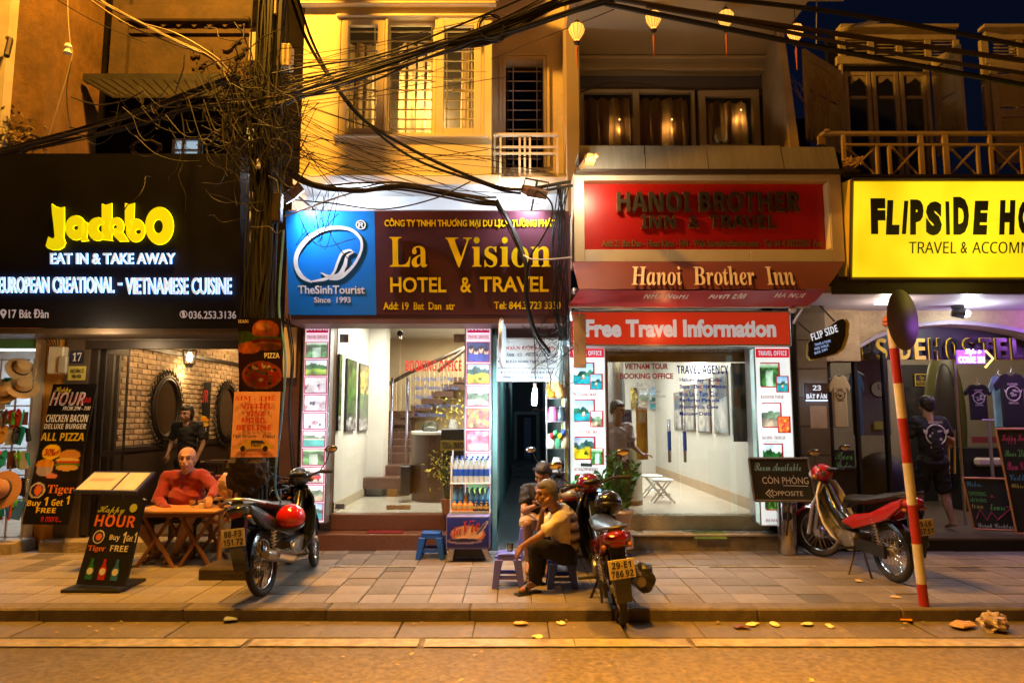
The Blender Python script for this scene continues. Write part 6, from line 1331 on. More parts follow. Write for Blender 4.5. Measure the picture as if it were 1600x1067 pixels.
# spot lamps on the soffit
for k, (px, py, lab) in enumerate(((1505, 487, 'black spot lamp with bright lens on the hostel soffit'), (1392, 468, 'small strip lamp on the hostel soffit left of the pole'))):
    p = pt(px, py, 8.6 if k == 0 else 8.2); t = thing('soffit_spot', lab, 'lamp', p)
    if k == 0: MB().cyl(p+Vector((-.13, .02, .0)), p+Vector((0, -.03, -.03)), .055, .07, 14).box(p.x-.15, p.x+.02, p.y-.01, p.y+.01, p.z+.04, zS).build('housing', M_black, t, bev=.003); MB().ell(p+Vector((.015, -.04, -.03)), .045, n=12, m=8).build('lens', emis('spot_white', (.9, 1, .95), 20), t, smooth=True); lamp('spot', p+Vector((.05, -.08, -.12)), 18, (.9, 1, .95), .05, parent=t)
    else: MB().box(p.x-.18, p.x+.15, p.y-.04, p.y+.04, zS-.05, zS-.004).build('lens', emis('strip_white', (1, .9, .7), 5), t); lamp('strip_light', (p.x, p.y, zS-.2), 14, (1, .82, .6), .1, parent=t)
# glass wall left + frames
gp = bpy.data.objects.new('glass_partition', None); COL.objects.link(gp); adopt(gp, hh)
x0, x1, z0, z1 = RR(1298, 552, 1386, 830, 9.1); B('pane', glassmat('hostel_glass', (.75, .78, .8), 1.0), gp, x0, x1, 9.1, 9.11, .16, z1, world=False); mb = MB(); 
for px in (1298, 1340, 1386): xx = XX(px, 9.08); mb.box(xx-.02, xx+.02, 9.06, 9.14, .16, z1)
mb.build('partition_frame', M_black, gp, world=False)
x0, x1, z0, z1 = RR(1500, 560, 1503, 830, 9.3); B('glass_edge', M_steel, hh, x0, x1, 9.3, 9.33, .16, z1)
dh = thing('door_pull', 'pair of long steel door pulls at the hostel entrance', 'handle', (XX(1490, 9.2), 9.2, .9)); MB().cyl(pt(1483, 672, 9.2), pt(1483, 740, 9.2), .014, n=8).cyl(pt(1492, 672, 9.2), pt(1492, 740, 9.2), .014, n=8).build('bars', M_chrome, dh)
# wall pieces
def wallrect(name, lab, cat, pa, ya, pb, yb, Y, m, D=.03, **k):
    x0, x1, z0, z1 = RR(pa, ya, pb, yb, Y); o = thing(name, lab, cat, ((x0+x1)/2, Y, z0)); B('panel', m, o, x0, x1, Y, Y+D, z0, z1, bev=.003); return o
dw = wallrect('black_door', 'tall black door with photos and a yellow notice', 'door', 1415, 570, 1460, 800, 11.9, mat('charcoal_door', (.02, .018, .02), .5)); PD = PY(11.88)
x0, x1, z0, z1 = RR(1430, 584, 1453, 603, 11.86); MB().box(x0, x1, 11.86, 11.87, z0, z1).build('notice_border', Yl5, dw); B('notice', M_black, dw, x0+.015, x1-.015, 11.85, 11.859, z0+.015, z1-.015); ptext(dw, 'Open\nRECEPTION', 1433, 587, 1450, 600, Pl((0, 11.848, 0), (0, -1, 0)), Yl5, .002); psheet('photo_collage', dw, Cv(14, 20, (.12, .1, .1)).noise(1.8, 4, 5).a, 1418, 605, 1456, 660, PD, PRINT)
ck = thing('wall_clock', 'round dark wall clock left of the striped pole', 'clock', pt(1371, 608, 9.6)); c = pt(1371, 608, 9.6); MQ = Matrix.Rotation(R_(90), 4, 'X'); MB().lathe([(.0, 0), (.10, 0), (.12, .01), (.12, .03), (.105, .045), (.1, .03), (0, .03)], c, 24, MQ).build('case', M_black, ck, smooth=True); MB().lathe([(0, .031), (.1, .031), (.1, .033), (0, .033)], c, 24, MQ).build('dial', mat('dial_olive', (.3, .26, .12), .5), ck); MB().box(c.x-.004, c.x+.004, c.y-.045, c.y-.036, c.z, c.z+.07).box(c.x, c.x+.05, c.y-.045, c.y-.036, c.z-.004, c.z+.004).build('hands', M_black, ck)
oa = thing('surfboard', 'dark green rounded board leaning inside the hostel', 'surfboard', (XX(1476, 11.0), 11, .16)); c = pt(1478, 655, 11.0); MB().ell(c, (.34, .06, 1.15), n=24, m=16).build('board', mat('olive_board', (.06, .06, .015), .35), oa, smooth=True); MB().ell(c+Vector((.0, -.03, -.05)), (.22, .06, .95), n=24, m=16).build('inner_panel', mat('dark_board', (.02, .015, .01), .4), oa, smooth=True)
wallrect('frame_board', 'dark framed board with notes behind the hostel glass', 'board', 1338, 560, 1390, 680, 9.9, mat('board_grey', (.14, .12, .1), .7)); ny = wallrect('yellow_note', 'yellow paper note on the board behind the hostel glass', 'note', 1366, 658, 1380, 671, 9.85, mat('note_yellow', (.55, .45, .05), .7), .01)
wallrect('mural_panel', 'flowery low cabinet right of the walking person', 'cabinet', 1492, 700, 1514, 800, 11.0, mat('mural', (.3, .28, .2), .6, 0, .6, 14), .3)
ws_ = wallrect('sideboard', 'dark sideboard behind the chalk menus', 'sideboard', 1512, 700, 1640, 810, 10.6, M_black, .4); B('cloth_pile', mat('cream_cloth', (.5, .45, .35), .8, 0, .2, 9), ws_, XX(1520, 10.5), XX(1566, 10.5), 10.45, 10.58, ZZ(728, 10.5), ZZ(715, 10.5), bev=.03); wallrect('red_box_row', 'row of dark red books on the hostel shelf', 'books', 1520, 682, 1580, 692, 10.5, mat('dark_red_books', (.2, .03, .02), .6))
# T-shirts
def tshirt(lab, pa, pb, ya, yb, Y, m, print_=None, txt=None):
    x0, x1, z0, z1 = RR(pa, ya, pb, yb, Y); w = x1-x0; h = z1-z0; cx = (x0+x1)/2
    t = thing('t_shirt', lab, 't-shirt', (cx, Y, z1), group='t-shirts hanging at the hostel'); 
    out = [(-.5, .78), (-.28, .97), (-.12, 1), (-.05, .96), (.05, .96), (.12, 1), (.28, .97), (.5, .78), (.44, .66), (.31, .74), (.31, 0), (-.31, 0), (-.31, .74), (-.44, .66)]
    sc = 1/.9; MB().prism([(cx+a*w*sc*.9, Y, z0+b*h) for a, b in out], (0, .04, 0)).build('cloth', m, t, bev=.012); MB().tube([(cx-.12, Y+.02, z1-.05), (cx, Y+.02, z1+.02), (cx+.12, Y+.02, z1-.05)], .006, 4).tube([(cx, Y+.02, z1+.02), (cx+.015, Y+.02, z1+.06), (cx, Y+.02, z1+.09)], .005, 4).build('hanger', M_alum, t)
    if print_:
        c = Vector((cx, Y-.004, z0+h*.62)); r = w*.2; MQ = Matrix.Rotation(R_(90), 4, 'X'); mb = MB().torus(c, r, r*.09, MQ, 24, 4)
        rr = random.Random(int(pa)); 
        for i in range(7): mb.cbox((c.x+rr.uniform(-.5, .5)*r, c.y, c.z+rr.uniform(-.5, .5)*r), (r*rr.uniform(.2, .6), .006, r*rr.uniform(.1, .3)))
        for s in (-1, 1): mb.prism([c+Vector((s*r*.8, 0, r*.3)), c+Vector((s*r*1.3, 0, r*.6)), c+Vector((s*r*1.1, 0, r*.1))], (0, -.004, 0))
        mb.build('print_emblem', print_, t); 
        for wd, dz in (('FLIPSIDE', 1.15), ('HOSTEL', -1.45)): text(t, SB(wd), (c.x-r*.7, Y-.003, c.z+dz*r-(0 if dz > 0 else 0)), (r*1.4, 0, 0), (0, 0, r*.3), print_, .002)
M_tc = mat('tee_cream', (.55, .46, .28), .85, 0, .12, 9, stretch=(3, 3, .6)); M_tb = mat('tee_black', (.012, .012, .013), .85); K_tee = mat('tee_print', (.55, .5, .48), .8)
tshirt('cream t-shirt hanging beside the number 23 plate', 1296, 1331, 586, 668, 8.8, M_tc, mat('tee_print_dark', (.08, .06, .05), .8)); tshirt('blue t-shirt hanging just behind the cream one', 1328, 1352, 580, 680, 9.4, mat('tee_blue', (.05, .2, .35), .85)); tshirt('black t-shirt with white emblem deeper in the hostel', 1508, 1552, 600, 656, 9.9, M_tb, K_tee); tshirt('large black t-shirt with white emblem at the right edge', 1556, 1612, 583, 667, 9.05, M_tb, K_tee); tshirt('pale blue t-shirt just behind the large black one', 1548, 1580, 586, 668, 9.2, mat('tee_pale_blue', (.25, .5, .55), .85))
mb = MB(); tr_ = thing('clothes_stand', 'thin steel clothes stand carrying the black t-shirt', 'stand', (XX(1545, 9.9), 9.9, .155)); MB().cyl(pt(1545, 658, 9.7), (XX(1545, 9.7), 9.7, .16), .022, n=8).box(XX(1525, 9.7), XX(1560, 9.7), 9.6, 9.9, .156, .18).cyl(pt(1534, 656, 9.7), pt(1560, 656, 9.7), .012, n=6).build('stand_pole', M_alum, tr_)
# black bean bag and menu boards inside left
bg_ = thing('bean_bag', 'big black bean bag behind the red motorbike', 'bean bag', (XX(1375, 9.6), 9.6, .16)); MB().ell((XX(1378, 9.6), 9.7, .55), (.42, .35, .55), n=20, m=12).ell((XX(1398, 9.6), 9.6, .4), (.3, .3, .4), n=16, m=10).build('bag', mat('black_fabric', (.008, .008, .01), .6, 0, .3, 10), bg_, smooth=True)
cbk = thing('small_chalk_menu', 'little chalk menu with green writing behind the motorbike', 'chalkboard', pt(1318, 730, 9.0)); pB('board', K_black, cbk, 1302, 703, 1336, 735, 9.0, .02, .002); ptext(cbk, SS('Beer'), 1305, 706, 1332, 718, PY(8.998), mat('chalk_green', (.15, .5, .15), .8)); ptext(cbk, SS('Soda'), 1305, 721, 1330, 733, PY(8.998), mat('chalk_green', (.15, .5, .15), .8)); pB('stand', M_dark, cbk, 1300, 735, 1338, 800, 9.02, .25)
# number plate 23, paper and hanging lens-shaped sign
n3 = thing('lit_number_plate', 'backlit dark plate reading 23 Bát Đàn', 'sign', pt(1276, 612, 8.5)); pB('halo', emis('halo_blue', (.55, .7, 1), 3.5), n3, 1259, 599, 1293, 626, 8.56, .01); pB('plate', mat('plate_brown', (.06, .03, .02), .4), n3, 1258, 598, 1294, 625, 8.52, .03, .003); K_wn = emis('plate_white', (.7, .72, .8), .8, False); ptext(n3, SB('23'), 1270, 602, 1283, 610, 8.52, K_wn); ptext(n3, SB('BÁT ĐÀN'), 1260, 614, 1292, 623, 8.52, K_wn, off=.02); lamp('plate_light', pt(1276, 612, 8.3), 1.0, (.6, .75, 1), .05, parent=n3)
n4 = thing('paper_notice', 'sheet of paper with small print below the number 23', 'notice', pt(1280, 652, 8.58)); psheet('paper', n4, Cv(10, 14, (.78, .66, .55)).noise(.1).a, 1267, 634, 1293, 669, 8.583, PRINT)
for i in range(5): ptext(n4, 'open every day please ring', 1272, 639+6*i, 1289, 641+6*i, 8.58, K_grey, .0005)
hs_ = thing('lens_shaped_sign', 'black hanging sign with yellow edge, shaped like a curved blade', 'sign', pt(1297, 530, 7.95)); P8 = Pl((0, 7.95, 0), (0, -1, 0))
o_ = [(1264, 536), (1272, 524), (1285, 517), (1300, 508), (1310, 500), (1318, 498), (1322, 504), (1321, 525), (1314, 545), (1304, 553), (1285, 558), (1268, 562), (1263, 555)]
P = [P8.at(*q) for q in o_]; MB().prism(P, (0, .02, 0)).build('face', mat('gloss_black', (.012, .012, .018), .25), hs_); MB().prism([p+Vector((.05, .022, 0)) for p in P], (.0, .16, 0)).build('side', mat('yellow_edge', (.5, .36, .03), .5), hs_); text(hs_, SB('FLIP SIDE'), P8.at(1269, 533)+Vector((0, -.004, 0)), (.31, 0, .11), (-.02, 0, .085), K_wn, .003)
for i in range(3): text(hs_, ('TRAVEL & TOURS', 'FREE WALK', 'BAR 24H')[i], P8.at(1273, 541+6.5*i)+Vector((0, -.004, 0)), (.19-.02*i, 0, .05), (-.004, 0, .03), emis('blue_white_ink', (.35, .5, .85), .6, False), .002, off=.02)
MB().cyl(P[4]+Vector((0, .1, 0)), P[4]+Vector((.02, .5, .25)), .01, n=5).cyl(P[1]+Vector((.05, .1, 0)), P[1]+Vector((.0, .6, .3)), .01, n=5).build('bracket', M_dark, hs_)
# chalk A-boards on the right
def chalk(lab, P4, lines, Y, parentname='chalkboard', frame=mat('orange_wood_frame', (.5, .2, .05), .5)):
    a, b, c, d = [Vector(q) for q in P4]   # bl br tr tl
    t = thing(parentname, lab, 'chalkboard', a.lerp(b, .5)); U = b-a; V = d-a; N = U.cross(V).normalized(); MB().prism([a, b, c, d], -N*.02).build('slate', mat('slate', (.018, .018, .018), .7, 0, .3, 10, dirt=.3, dcol=(.06, .06, .06)), t)
    w = .03
    mb = MB()
    for p, q in ((a, b), (b, c), (c, d), (d, a)): mb.tube([p+N*.004, q+N*.004], w*.5, 4)
    mb.build('frame', frame, t)
    for s, u0, v0, u1, v1, m, cv in lines: text(t, cv(s), a+U*u0+V*(1-v1)+N*.003, U*(u1-u0), V*(v1-v0), m, .001)
    return t
ck_ = {k: mat('chalk_'+k, hexc(v), .9) for k, v in dict(white='d8d8d8', blue='5898c8', pink='d85080', green='70b850', yellow='d0c060', cyan='90c8e0').items()}
zb = .155; a, b = pt(1522, 827, 8.7), pt(1598, 829, 8.55); a.z = b.z = zb+.05; d = pt(1517, 746, 8.85); h = pt(1517, 746, 8.85).z-a.z
c = b+Vector((-.02, .1, h)); d = a+Vector((-.02, .12, h))
t = chalk('small chalkboard with pink zigzag arrow by the hostel door', (a, b, c, d), [('Welcome Night', .05, .06, .9, .22, ck_['blue'], SS), ('OPENING', .06, .27, .42, .35, ck_['green'], SN), ('IS 4 PM', .5, .27, .93, .38, ck_['pink'], SS), ('drinks', .06, .39, .4, .47, ck_['green'], SN), ('free', .06, .52, .3, .6, ck_['yellow'], SN), ('tours', .45, .5, .75, .62, ck_['green'], SS), ('Drink Cocktails', .1, .88, .92, .96, ck_['white'], SS)], 8.6)
U = b-a; V = d-a; N = U.cross(V).normalized(); MB().tube([a+U*u+V*v+N*.004 for u, v in ((.1, .2), (.22, .38), (.32, .18), (.45, .34), (.55, .2), (.9, .45))], .008, 4).tube([a+U*.78+V*.45+N*.004, a+U*.9+V*.45+N*.004, a+U*.88+V*.34+N*.004], .008, 4).build('zigzag_arrow', ck_['pink'], t)
a, b = pt(1588, 828, 8.4), pt(1650, 828, 8.35); a.z = b.z = .2; h = pt(1578, 670, 8.6).z-a.z
chalk('tall chalk menu cut off by the right edge of the picture', (a, b, b+Vector((-.05, .15, h)), a+Vector((-.05, .15, h))), [('Happy Hour', .1, .05, .8, .15, ck_['pink'], SS), ('Beer 20', .1, .2, .6, .27, ck_['green'], SS), ('Rum Coke', .1, .32, .7, .4, ck_['pink'], SS), ('Vodka', .1, .44, .6, .5, ck_['blue'], SS), ('Whisky', .1, .53, .6, .59, ck_['yellow'], SS)], 8.4)
# ================================================================== UTILITY POLE AND CABLES
M_conc = mat('sooty_concrete', (.05, .036, .025), .85, 0, .3, 6, bump=.8, dirt=.6, dcol=(.03, .02, .015))
PYY = 7.12; pxm = XX(405, PYY, 500)
up = thing('utility_pole', 'thick old concrete utility pole buried under hanging cables', 'pole', (pxm, PYY, 0))
MB().tube([(pxm, PYY, -.1), (pxm+.02, PYY, 4), (pxm+.06, PYY, 9.5)], [.15, .135, .105], 14).build('shaft', M_conc, up, smooth=True); MB().box(pxm-.42, pxm+.1, PYY-.22, PYY+.2, -.05, .12).build('base_block', M_conc, up, bev=.02)
mb = MB()
for i in range(30):   # cables strapped along the pole
    a = random.uniform(-2.3, -.2); r0 = random.uniform(.14, .2); x = pxm+math.cos(a)*r0*1.05; y = PYY+math.sin(a)*r0
    mb.tube(smoothpts([(x+random.uniform(-.06, .06), y+random.uniform(-.03, .03), z) for z in (.5+random.random(), 1.9, 2.6, 3.4, 4.3, 5.6, 7.2)], 4), random.choice((.006, .009, .013, .02)), 5)
mb.build('strapped_cables', M_cable, up, kind='stuff')
B('junction_box', M_creamd, up, *RR(417, 0, 432, 22, 6.95)[:2], 6.95, 7.02, *RR(417, -30, 432, 22, 6.95)[2:], bev=.01); B('terminal_box', mat('bleached_box', (.62, .5, .3), .5), up, *RR(434, 82, 462, 118, 7.2)[:2], 7.0, 7.15, *RR(434, 82, 462, 118, 7.2)[2:], bev=.015)
for k, (a, b, c, d, Y) in enumerate(((388, 50, 400, 96, 7.0), (424, 300, 438, 345, 6.9), (373, 560, 380, 590, 7.05))): x0, x1, z0, z1 = RR(a, b, c, d, Y); B('meter', M_creamd if k != 1 else M_dark, up, x0, x1, Y, Y+.1, z0, z1, bev=.01)
MB().tube([pt(404, 250, 6.95), pt(404, 262, 6.9)], .02, 8).build('camera_housing', M_white, up)
hl = thing('cool_white_lamp', 'tiny bright white lamp in the gap left of the pole', 'lamp', pt(403, 277, 8.9)); MB().ell(pt(400, 277, 8.3), .035, n=8, m=6).build('bulb', emis('bulb_white', (.85, 1, .97), 22), hl, smooth=True); lamp('lamp_glow', pt(400, 277, 8.2), 7, (.8, .9, 1), .04, parent=hl)
gapw = thing('pale_shed', 'pale lit wall pieces showing between the black sign and the pole', 'wall', pt(390, 250, 9.2))
for a, b, c, d, hx in ((385, 200, 412, 230, '8090a8'), (382, 300, 402, 326, '9a9488'), (379, 330, 401, 378, 'b8c0b8')): x0, x1, z0, z1 = RR(a, b, c, d, 8.9); B('panel', mat('shed_'+hx, hexc(hx), .7, 0, .3, 6), gapw, x0, x1, 8.9, 8.95, z0, z1)
rp_ = thing('pink_poster', 'faded pink poster on the narrow wall left of the pole', 'poster', pt(388, 470, 8.2)); x0, x1, z0, z1 = RR(380, 452, 398, 492, 8.2); MB().box(x0, x1, 8.2, 8.22, z0, z1).build('sheet', mat('pink_paper', (.6, .14, .28), .7), rp_)
def cable(lab, pts, r=.012, n=1, spread=.03, name='cable', m=None, grp=None, cat='cable', k=8):
    """pts (px,py,Y); n strands"""
    P = [pt(*p) for p in pts]; t = thing(name if n == 1 else 'cable_bundle', lab, cat, P[0], group=grp)
    for i in range(n):
        o = Vector((random.gauss(0, 1)*spread*.5, random.gauss(0, 1)*spread, random.gauss(0, 1)*spread)) if n > 1 else Vector()
        Q = [p+o*random.uniform(.5, 1.3)+(Vector((0, 0, random.gauss(0, spread*.6))) if n > 1 else Vector()) for p in P]
        MB().tube(smoothpts(Q, k), r*random.uniform(.6, 1.35) if n > 1 else r, 6).build('strand' if n > 1 else 'sheath', m or (M_cable if random.random() < .75 else M_cableb), t, smooth=True)
    return t
cable('thick cable bundle rising from the pole across the yellow windows', [(360, 170, 7.0), (410, 160, 6.95), (480, 142, 7.0), (560, 116, 7.0), (660, 82, 7.05), (770, 42, 7.1), (900, -12, 7.2)], .012, 10, .042)
cable('thinner bundle just above the thick one over the yellow windows', [(380, 138, 7.0), (470, 122, 7.0), (600, 92, 7.05), (740, 48, 7.1), (860, 2, 7.2)], .008, 6, .05)
cable('black bundle sloping from the top edge towards the wire coil', [(700, 66, 7.1), (760, 58, 7.1), (840, 32, 7.15), (980, -12, 7.2)], .02, 5, .04)
cable('heavy cable swooping from the pole top down over the band', [(452, -12, 7.3), (478, 60, 7.35), (515, 122, 7.35), (565, 185, 7.4), (640, 232, 7.45), (720, 270, 7.5), (800, 296, 7.5), (892, 284, 7.5)], .020)
cable('second heavy cable beside the swooping one', [(462, -12, 7.3), (490, 70, 7.35), (530, 140, 7.35), (590, 208, 7.4), (655, 252, 7.45), (740, 282, 7.5), (810, 302, 7.5), (895, 290, 7.5)], .016)
cable('sagging bundle along the white band above the hotel sign', [(420, 235, 7.1), (455, 272, 7.2), (500, 292, 7.3), (560, 299, 7.35), (630, 292, 7.4), (740, 312, 7.4), (775, 317, 7.4)], .012, 8, .022, m=M_cableb)
cable('bundle dropping across the hotel sign into the alley', [(775, 316, 7.4), (792, 345, 7.4), (812, 385, 7.4), (822, 420, 7.4), (822, 470, 7.5), (836, 520, 7.7), (858, 552, 7.9)], .015, 5, .018)
cable('looped cable hanging over the end of the brown sign', [(790, 297, 7.45), (835, 297, 7.35), (860, 315, 7.3), (862, 340, 7.3), (845, 375, 7.3), (830, 398, 7.35), (823, 430, 7.4)], .011)
cable('thin light cord tied across the sign towards the awning', [(818, 399, 7.35), (832, 405, 7.3), (862, 405, 7.3), (893, 402, 7.5)], .009, m=mat('pale_cord', (.45, .45, .45), .6))
cable('cable crossing in front of the band from the blue sign corner', [(445, 338, 7.3), (500, 318, 7.3), (545, 303, 7.35), (590, 292, 7.35)], .010, m=mat('grey_cord', (.3, .3, .3), .6))
cable('drooping cable under the band between blue sign and flood light', [(455, 312, 7.3), (520, 318, 7.3), (600, 327, 7.3), (680, 310, 7.35), (735, 284, 7.4)], .008)
cable('long bundle running left from the pole over the black sign', [(-20, 240, 7.4), (70, 218, 7.3), (180, 186, 7.2), (290, 148, 7.1), (370, 118, 7.0)], .010, 8, .03)
cable('lower bundle running left from the pole towards the roof', [(-20, 248, 7.4), (90, 222, 7.3), (200, 200, 7.2), (300, 168, 7.1), (395, 165, 7.0)], .008, 6, .04)
cable('lit cables slanting down from the top left corner to the pole', [(128, -8, 6.9), (200, 32, 6.9), (270, 66, 6.9), (330, 92, 6.95), (358, 120, 7.0)], .008, 5, .035, m=mat('sheath_grey_brown', (.22, .17, .12), .5))
cable('faint thin wire high at the upper left', [(75, -8, 7.2), (150, 35, 7.2), (230, 68, 7.2)], .005)
cable('wire hanging from a porcelain knob at the upper left', [(105, -8, 7.6), (107, 40, 7.6), (110, 72, 7.6), (112, 90, 7.6), (92, 160, 7.6), (74, 218, 7.6)], .008, m=mat('sheath_grey_brown', (.22, .17, .12), .5))
setp(MB().lathe([(.02, -.06), (.05, -.05), (.03, -.01), (.05, .02), (.03, .06), (0, .06)], pt(106, 77, 7.6), 12).build('insulator', M_white, None, smooth=True), 'white porcelain insulator on the hanging wire', 'insulator')
cable('dark vertical drop wire left of the pole', [(112, 90, 7.6), (104, 140, 7.6), (108, 190, 7.6), (118, 210, 7.6)], .006)
for i, (P, r) in enumerate((([(1060, -8, 6.6), (1250, 12, 6.6), (1420, 38, 6.6), (1620, 76, 6.6)], .024), ([(960, -2, 6.6), (1100, 22, 6.6), (1300, 52, 6.6), (1620, 98, 6.6)], .026), ([(1010, 10, 6.6), (1180, 40, 6.6), (1400, 84, 6.6), (1620, 118, 6.6)], .020), ([(945, 6, 6.65), (1100, 38, 6.65), (1300, 78, 6.65), (1620, 137, 6.65)], .026))):
    cable(['topmost heavy black cable crossing to the upper right', 'second heavy black cable from the top, passing the lanterns', 'thinner black cable third from the top at the right', 'lowest heavy black cable crossing in front of the shutters'][i], P, r, grp='heavy black cables over the inn')
cable('thin vertical hanging wire in front of the dark sky', [(1276, -8, 7.4), (1276, 40, 7.4), (1276, 75, 7.4)], .007, m=M_alum)
cable('drooping brown wire above the inn windows', [(905, 145, 8.5), (950, 131, 8.5), (1010, 133, 8.5), (1060, 140, 8.5), (1180, 139, 8.5)], .012, m=M_cableb)
cable('thin wire rising from the yellow house to the inn soffit', [(768, 92, 7.6), (860, 55, 7.6), (960, 15, 7.6)], .005)
cable('thin blue-lit drop cable on the right side of the pole', [(443, 360, 7.0), (436, 480, 7.0), (446, 560, 6.95), (440, 650, 6.95), (430, 760, 6.95), (452, 800, 6.9)], .012, m=mat('blue_cable', (.12, .3, .45), .4))
cable('dark vertical wires beside the yellow patch wall', [(448, 492, 7.9), (456, 560, 8.0), (452, 640, 8.1), (458, 740, 8.2)], .008, 3, .02)
def tangle(lab, name, n, fn, r=(.003, .008), m=M_cable, k=5):
    t = MB()
    for i in range(n): t.tube(smoothpts(fn(), k), random.uniform(*r), 4, cap=False)
    o = t.build(name, m, None, kind='stuff', label=lab); return o
def around(cx, cy_, sx, sy, Y, hops=5, step=60):
    px, py = random.gauss(cx, sx), random.gauss(cy_, sy); P = []; y = Y+random.uniform(-.25, .25); a = random.uniform(0, 6.3)
    for _ in range(hops):
        P.append(pt(px, py, y)); a += random.uniform(-.5, .5); px += math.cos(a)*step*random.uniform(.4, 1); py += math.sin(a)*step*random.uniform(.4, 1); y += random.uniform(-.07, .07)
        px += (cx-px)*.15; py += (cy_-py)*.1
    return P
random.seed(11)
tangle('dense nest of wires wrapped round the pole', 'wire_nest', 75, lambda: around(400, 180, 16, 75, 6.98, 6, 40), (.003, .007)); tangle('dense nest of wires wrapped round the pole, brown strands', 'wire_nest', 25, lambda: around(400, 190, 24, 70, 6.9, 6, 40), (.002, .005), M_cableb)
def droop(xa, xb, ya, yb, dx, sag, Y):
    x0, y0 = random.uniform(xa, xb), random.uniform(ya, yb); x1, y1 = x0+random.uniform(-dx, dx), y0+random.uniform(-25, 45); s = random.uniform(sag*.3, sag); y = Y+random.uniform(-.2, .2)
    return [pt(x0, y0, y), pt(x0*.7+x1*.3, (y0*.7+y1*.3)+s*.8, y), pt(x0*.35+x1*.65, (y0+y1)/2+s, y), pt(x1, y1, y)]
tangle('sagging wires strung round the pole top', 'wire_sags', 110, lambda: droop(350, 440, 95, 230, 75, 60, 6.95), (.003, .009)); tangle('sagging wires over the black sign', 'wire_sags', 40, lambda: droop(180, 380, 130, 215, 120, 28, 7.1), (.003, .008))
tangle('loose loops of wire hanging left of the pole', 'wire_nest', 6, lambda: around(310, 195, 45, 28, 7.1, 6, 50), (.003, .008)); tangle('looping wires above the black sign', 'wire_nest', 5, lambda: [pt(228+22*math.cos(a)+random.uniform(-4, 4), 232+13*math.sin(a), 7.3) for a in np.linspace(0, 6.6, 9)], (.006, .009), M_cableb)
def fan(x0, y0, x1, y1, Y, sag): 
    a = (x0, y0); b = (x1, y1); m = ((a[0]+b[0])/2+random.uniform(-10, 10), (a[1]+b[1])/2+sag); return [pt(*a, Y), pt(*m, Y+random.uniform(0, .2)), pt(*b, Y+.3)]
tangle('thin wires fanning from the pole across the yellow wall', 'wire_fan', 30, lambda: fan(random.uniform(420, 450), random.uniform(150, 250), random.uniform(520, 885), random.uniform(230, 320), 7.1, random.uniform(5, 30)), (.0025, .005))
tangle('thin wires stretched from the pole to the upper bundles', 'wire_fan', 16, lambda: fan(random.uniform(380, 430), random.uniform(90, 190), random.uniform(560, 800), random.uniform(20, 130), 7.0, random.uniform(-4, 10)), (.0025, .005), M_cableb)
tangle('thin drooping wires in front of the blue sign', 'wire_loops', 9, lambda: [pt(random.uniform(445, 560), 290, 7.4), pt(random.uniform(450, 520), random.uniform(350, 400), 7.35), pt(random.uniform(480, 560), random.uniform(300, 430), 7.4)], (.003, .005))
tangle('mess of thin wires beside the alley banner', 'wire_nest', 45, lambda: around(868, 545, 9, 42, 8.0, 5, 22), (.002, .005)); tangle('wires and straps hanging beside the brown sign end', 'wire_nest', 16, lambda: [pt(random.uniform(868, 890), 290, 7.6), pt(random.uniform(862, 890), 380, 7.6), pt(random.uniform(860, 888), 470, 7.7), pt(random.uniform(868, 888), 530, 7.9)], (.003, .007))
coil = thing('wire_coil', 'ring of coiled wire hanging on the bundle by the upper window', 'cable', pt(765, 42, 7.05)); mb = MB()
for i in range(4): mb.torus(pt(768, 43, 7.05)+Vector((random.uniform(-.02, .02), .02*i, random.uniform(-.02, .02))), .16, .006, Matrix.Rotation(R_(80+6*i), 4, 'X')@Matrix.Rotation(.3*i, 4, 'Z'), 26, 5, (.85, 1))
mb.build('coil', M_cable, coil)
# posters tied to the pole
pp = thing('food_poster', 'hamburger and pizza poster tied to the utility pole', 'poster', pt(407, 610, 6.8)); c = Cv(44, 70, (.16, .02, .03))
c.rect(0, 0, 1, .48, (.10, .04, .03)); c.ell(.15, .3, .3, .12, (.25, .38, .12)).noise(.8, 4, 2); c.ell(.65, .17, .3, .14, (.68, .32, .14)); c.ell(.6, .12, .18, .05, (.8, .5, .3)); c.ell(.68, .285, .33, .035, (.3, .42, .1)); c.ell(.68, .32, .34, .04, (.5, .08, .05)); c.ell(.68, .36, .32, .03, (.75, .42, .12)); c.ell(.68, .40, .31, .05, (.55, .25, .1)); c.ell(.25, .41, .3, .08, (.72, .36, .12)).noise(.6, 4, 7)
c.rect(0, .49, 1, 1, (.16, .02, .05)); c.ell(.53, .78, .45, .19, (.62, .28, .1)); c.ell(.53, .775, .39, .155, (.6, .1, .05))
for i in range(34): r = random.random()**.5; a = random.uniform(0, 6.3); c.ell(.53+.36*r*math.cos(a), .775+.14*r*math.sin(a), .05, .022, random.choice([(.85, .75, .6), (.1, .08, .08), (.35, .3, .1), (.75, .2, .12)]))
c.noise(.5, 5, 4); c.a *= .72
bl, br, tl = pt(374, 612, 6.83), pt(443, 610, 6.83), pt(371, 497, 6.83); V = tl-bl; U = br-bl; U.z = 0
sheet('printed_sheet', pp, c.a, bl, U, V, inkmat('print_laminated', 0, .15, .8), curl=lambda i, j: .03*np.sin(i*3.14)+.006*np.sin(i*9+j*4)); N = U.cross(V).normalized()
text(pp, SF('HAMBUGER'), bl+U*.03+V*.93+N*.02, U*.62, V*.045, mat('print_pale', (.6, .5, .4), .5), .001); text(pp, SB('PIZZA'), bl+U*.62+V*.45+N*.037, U*.34, V*.07, K_white, .001)
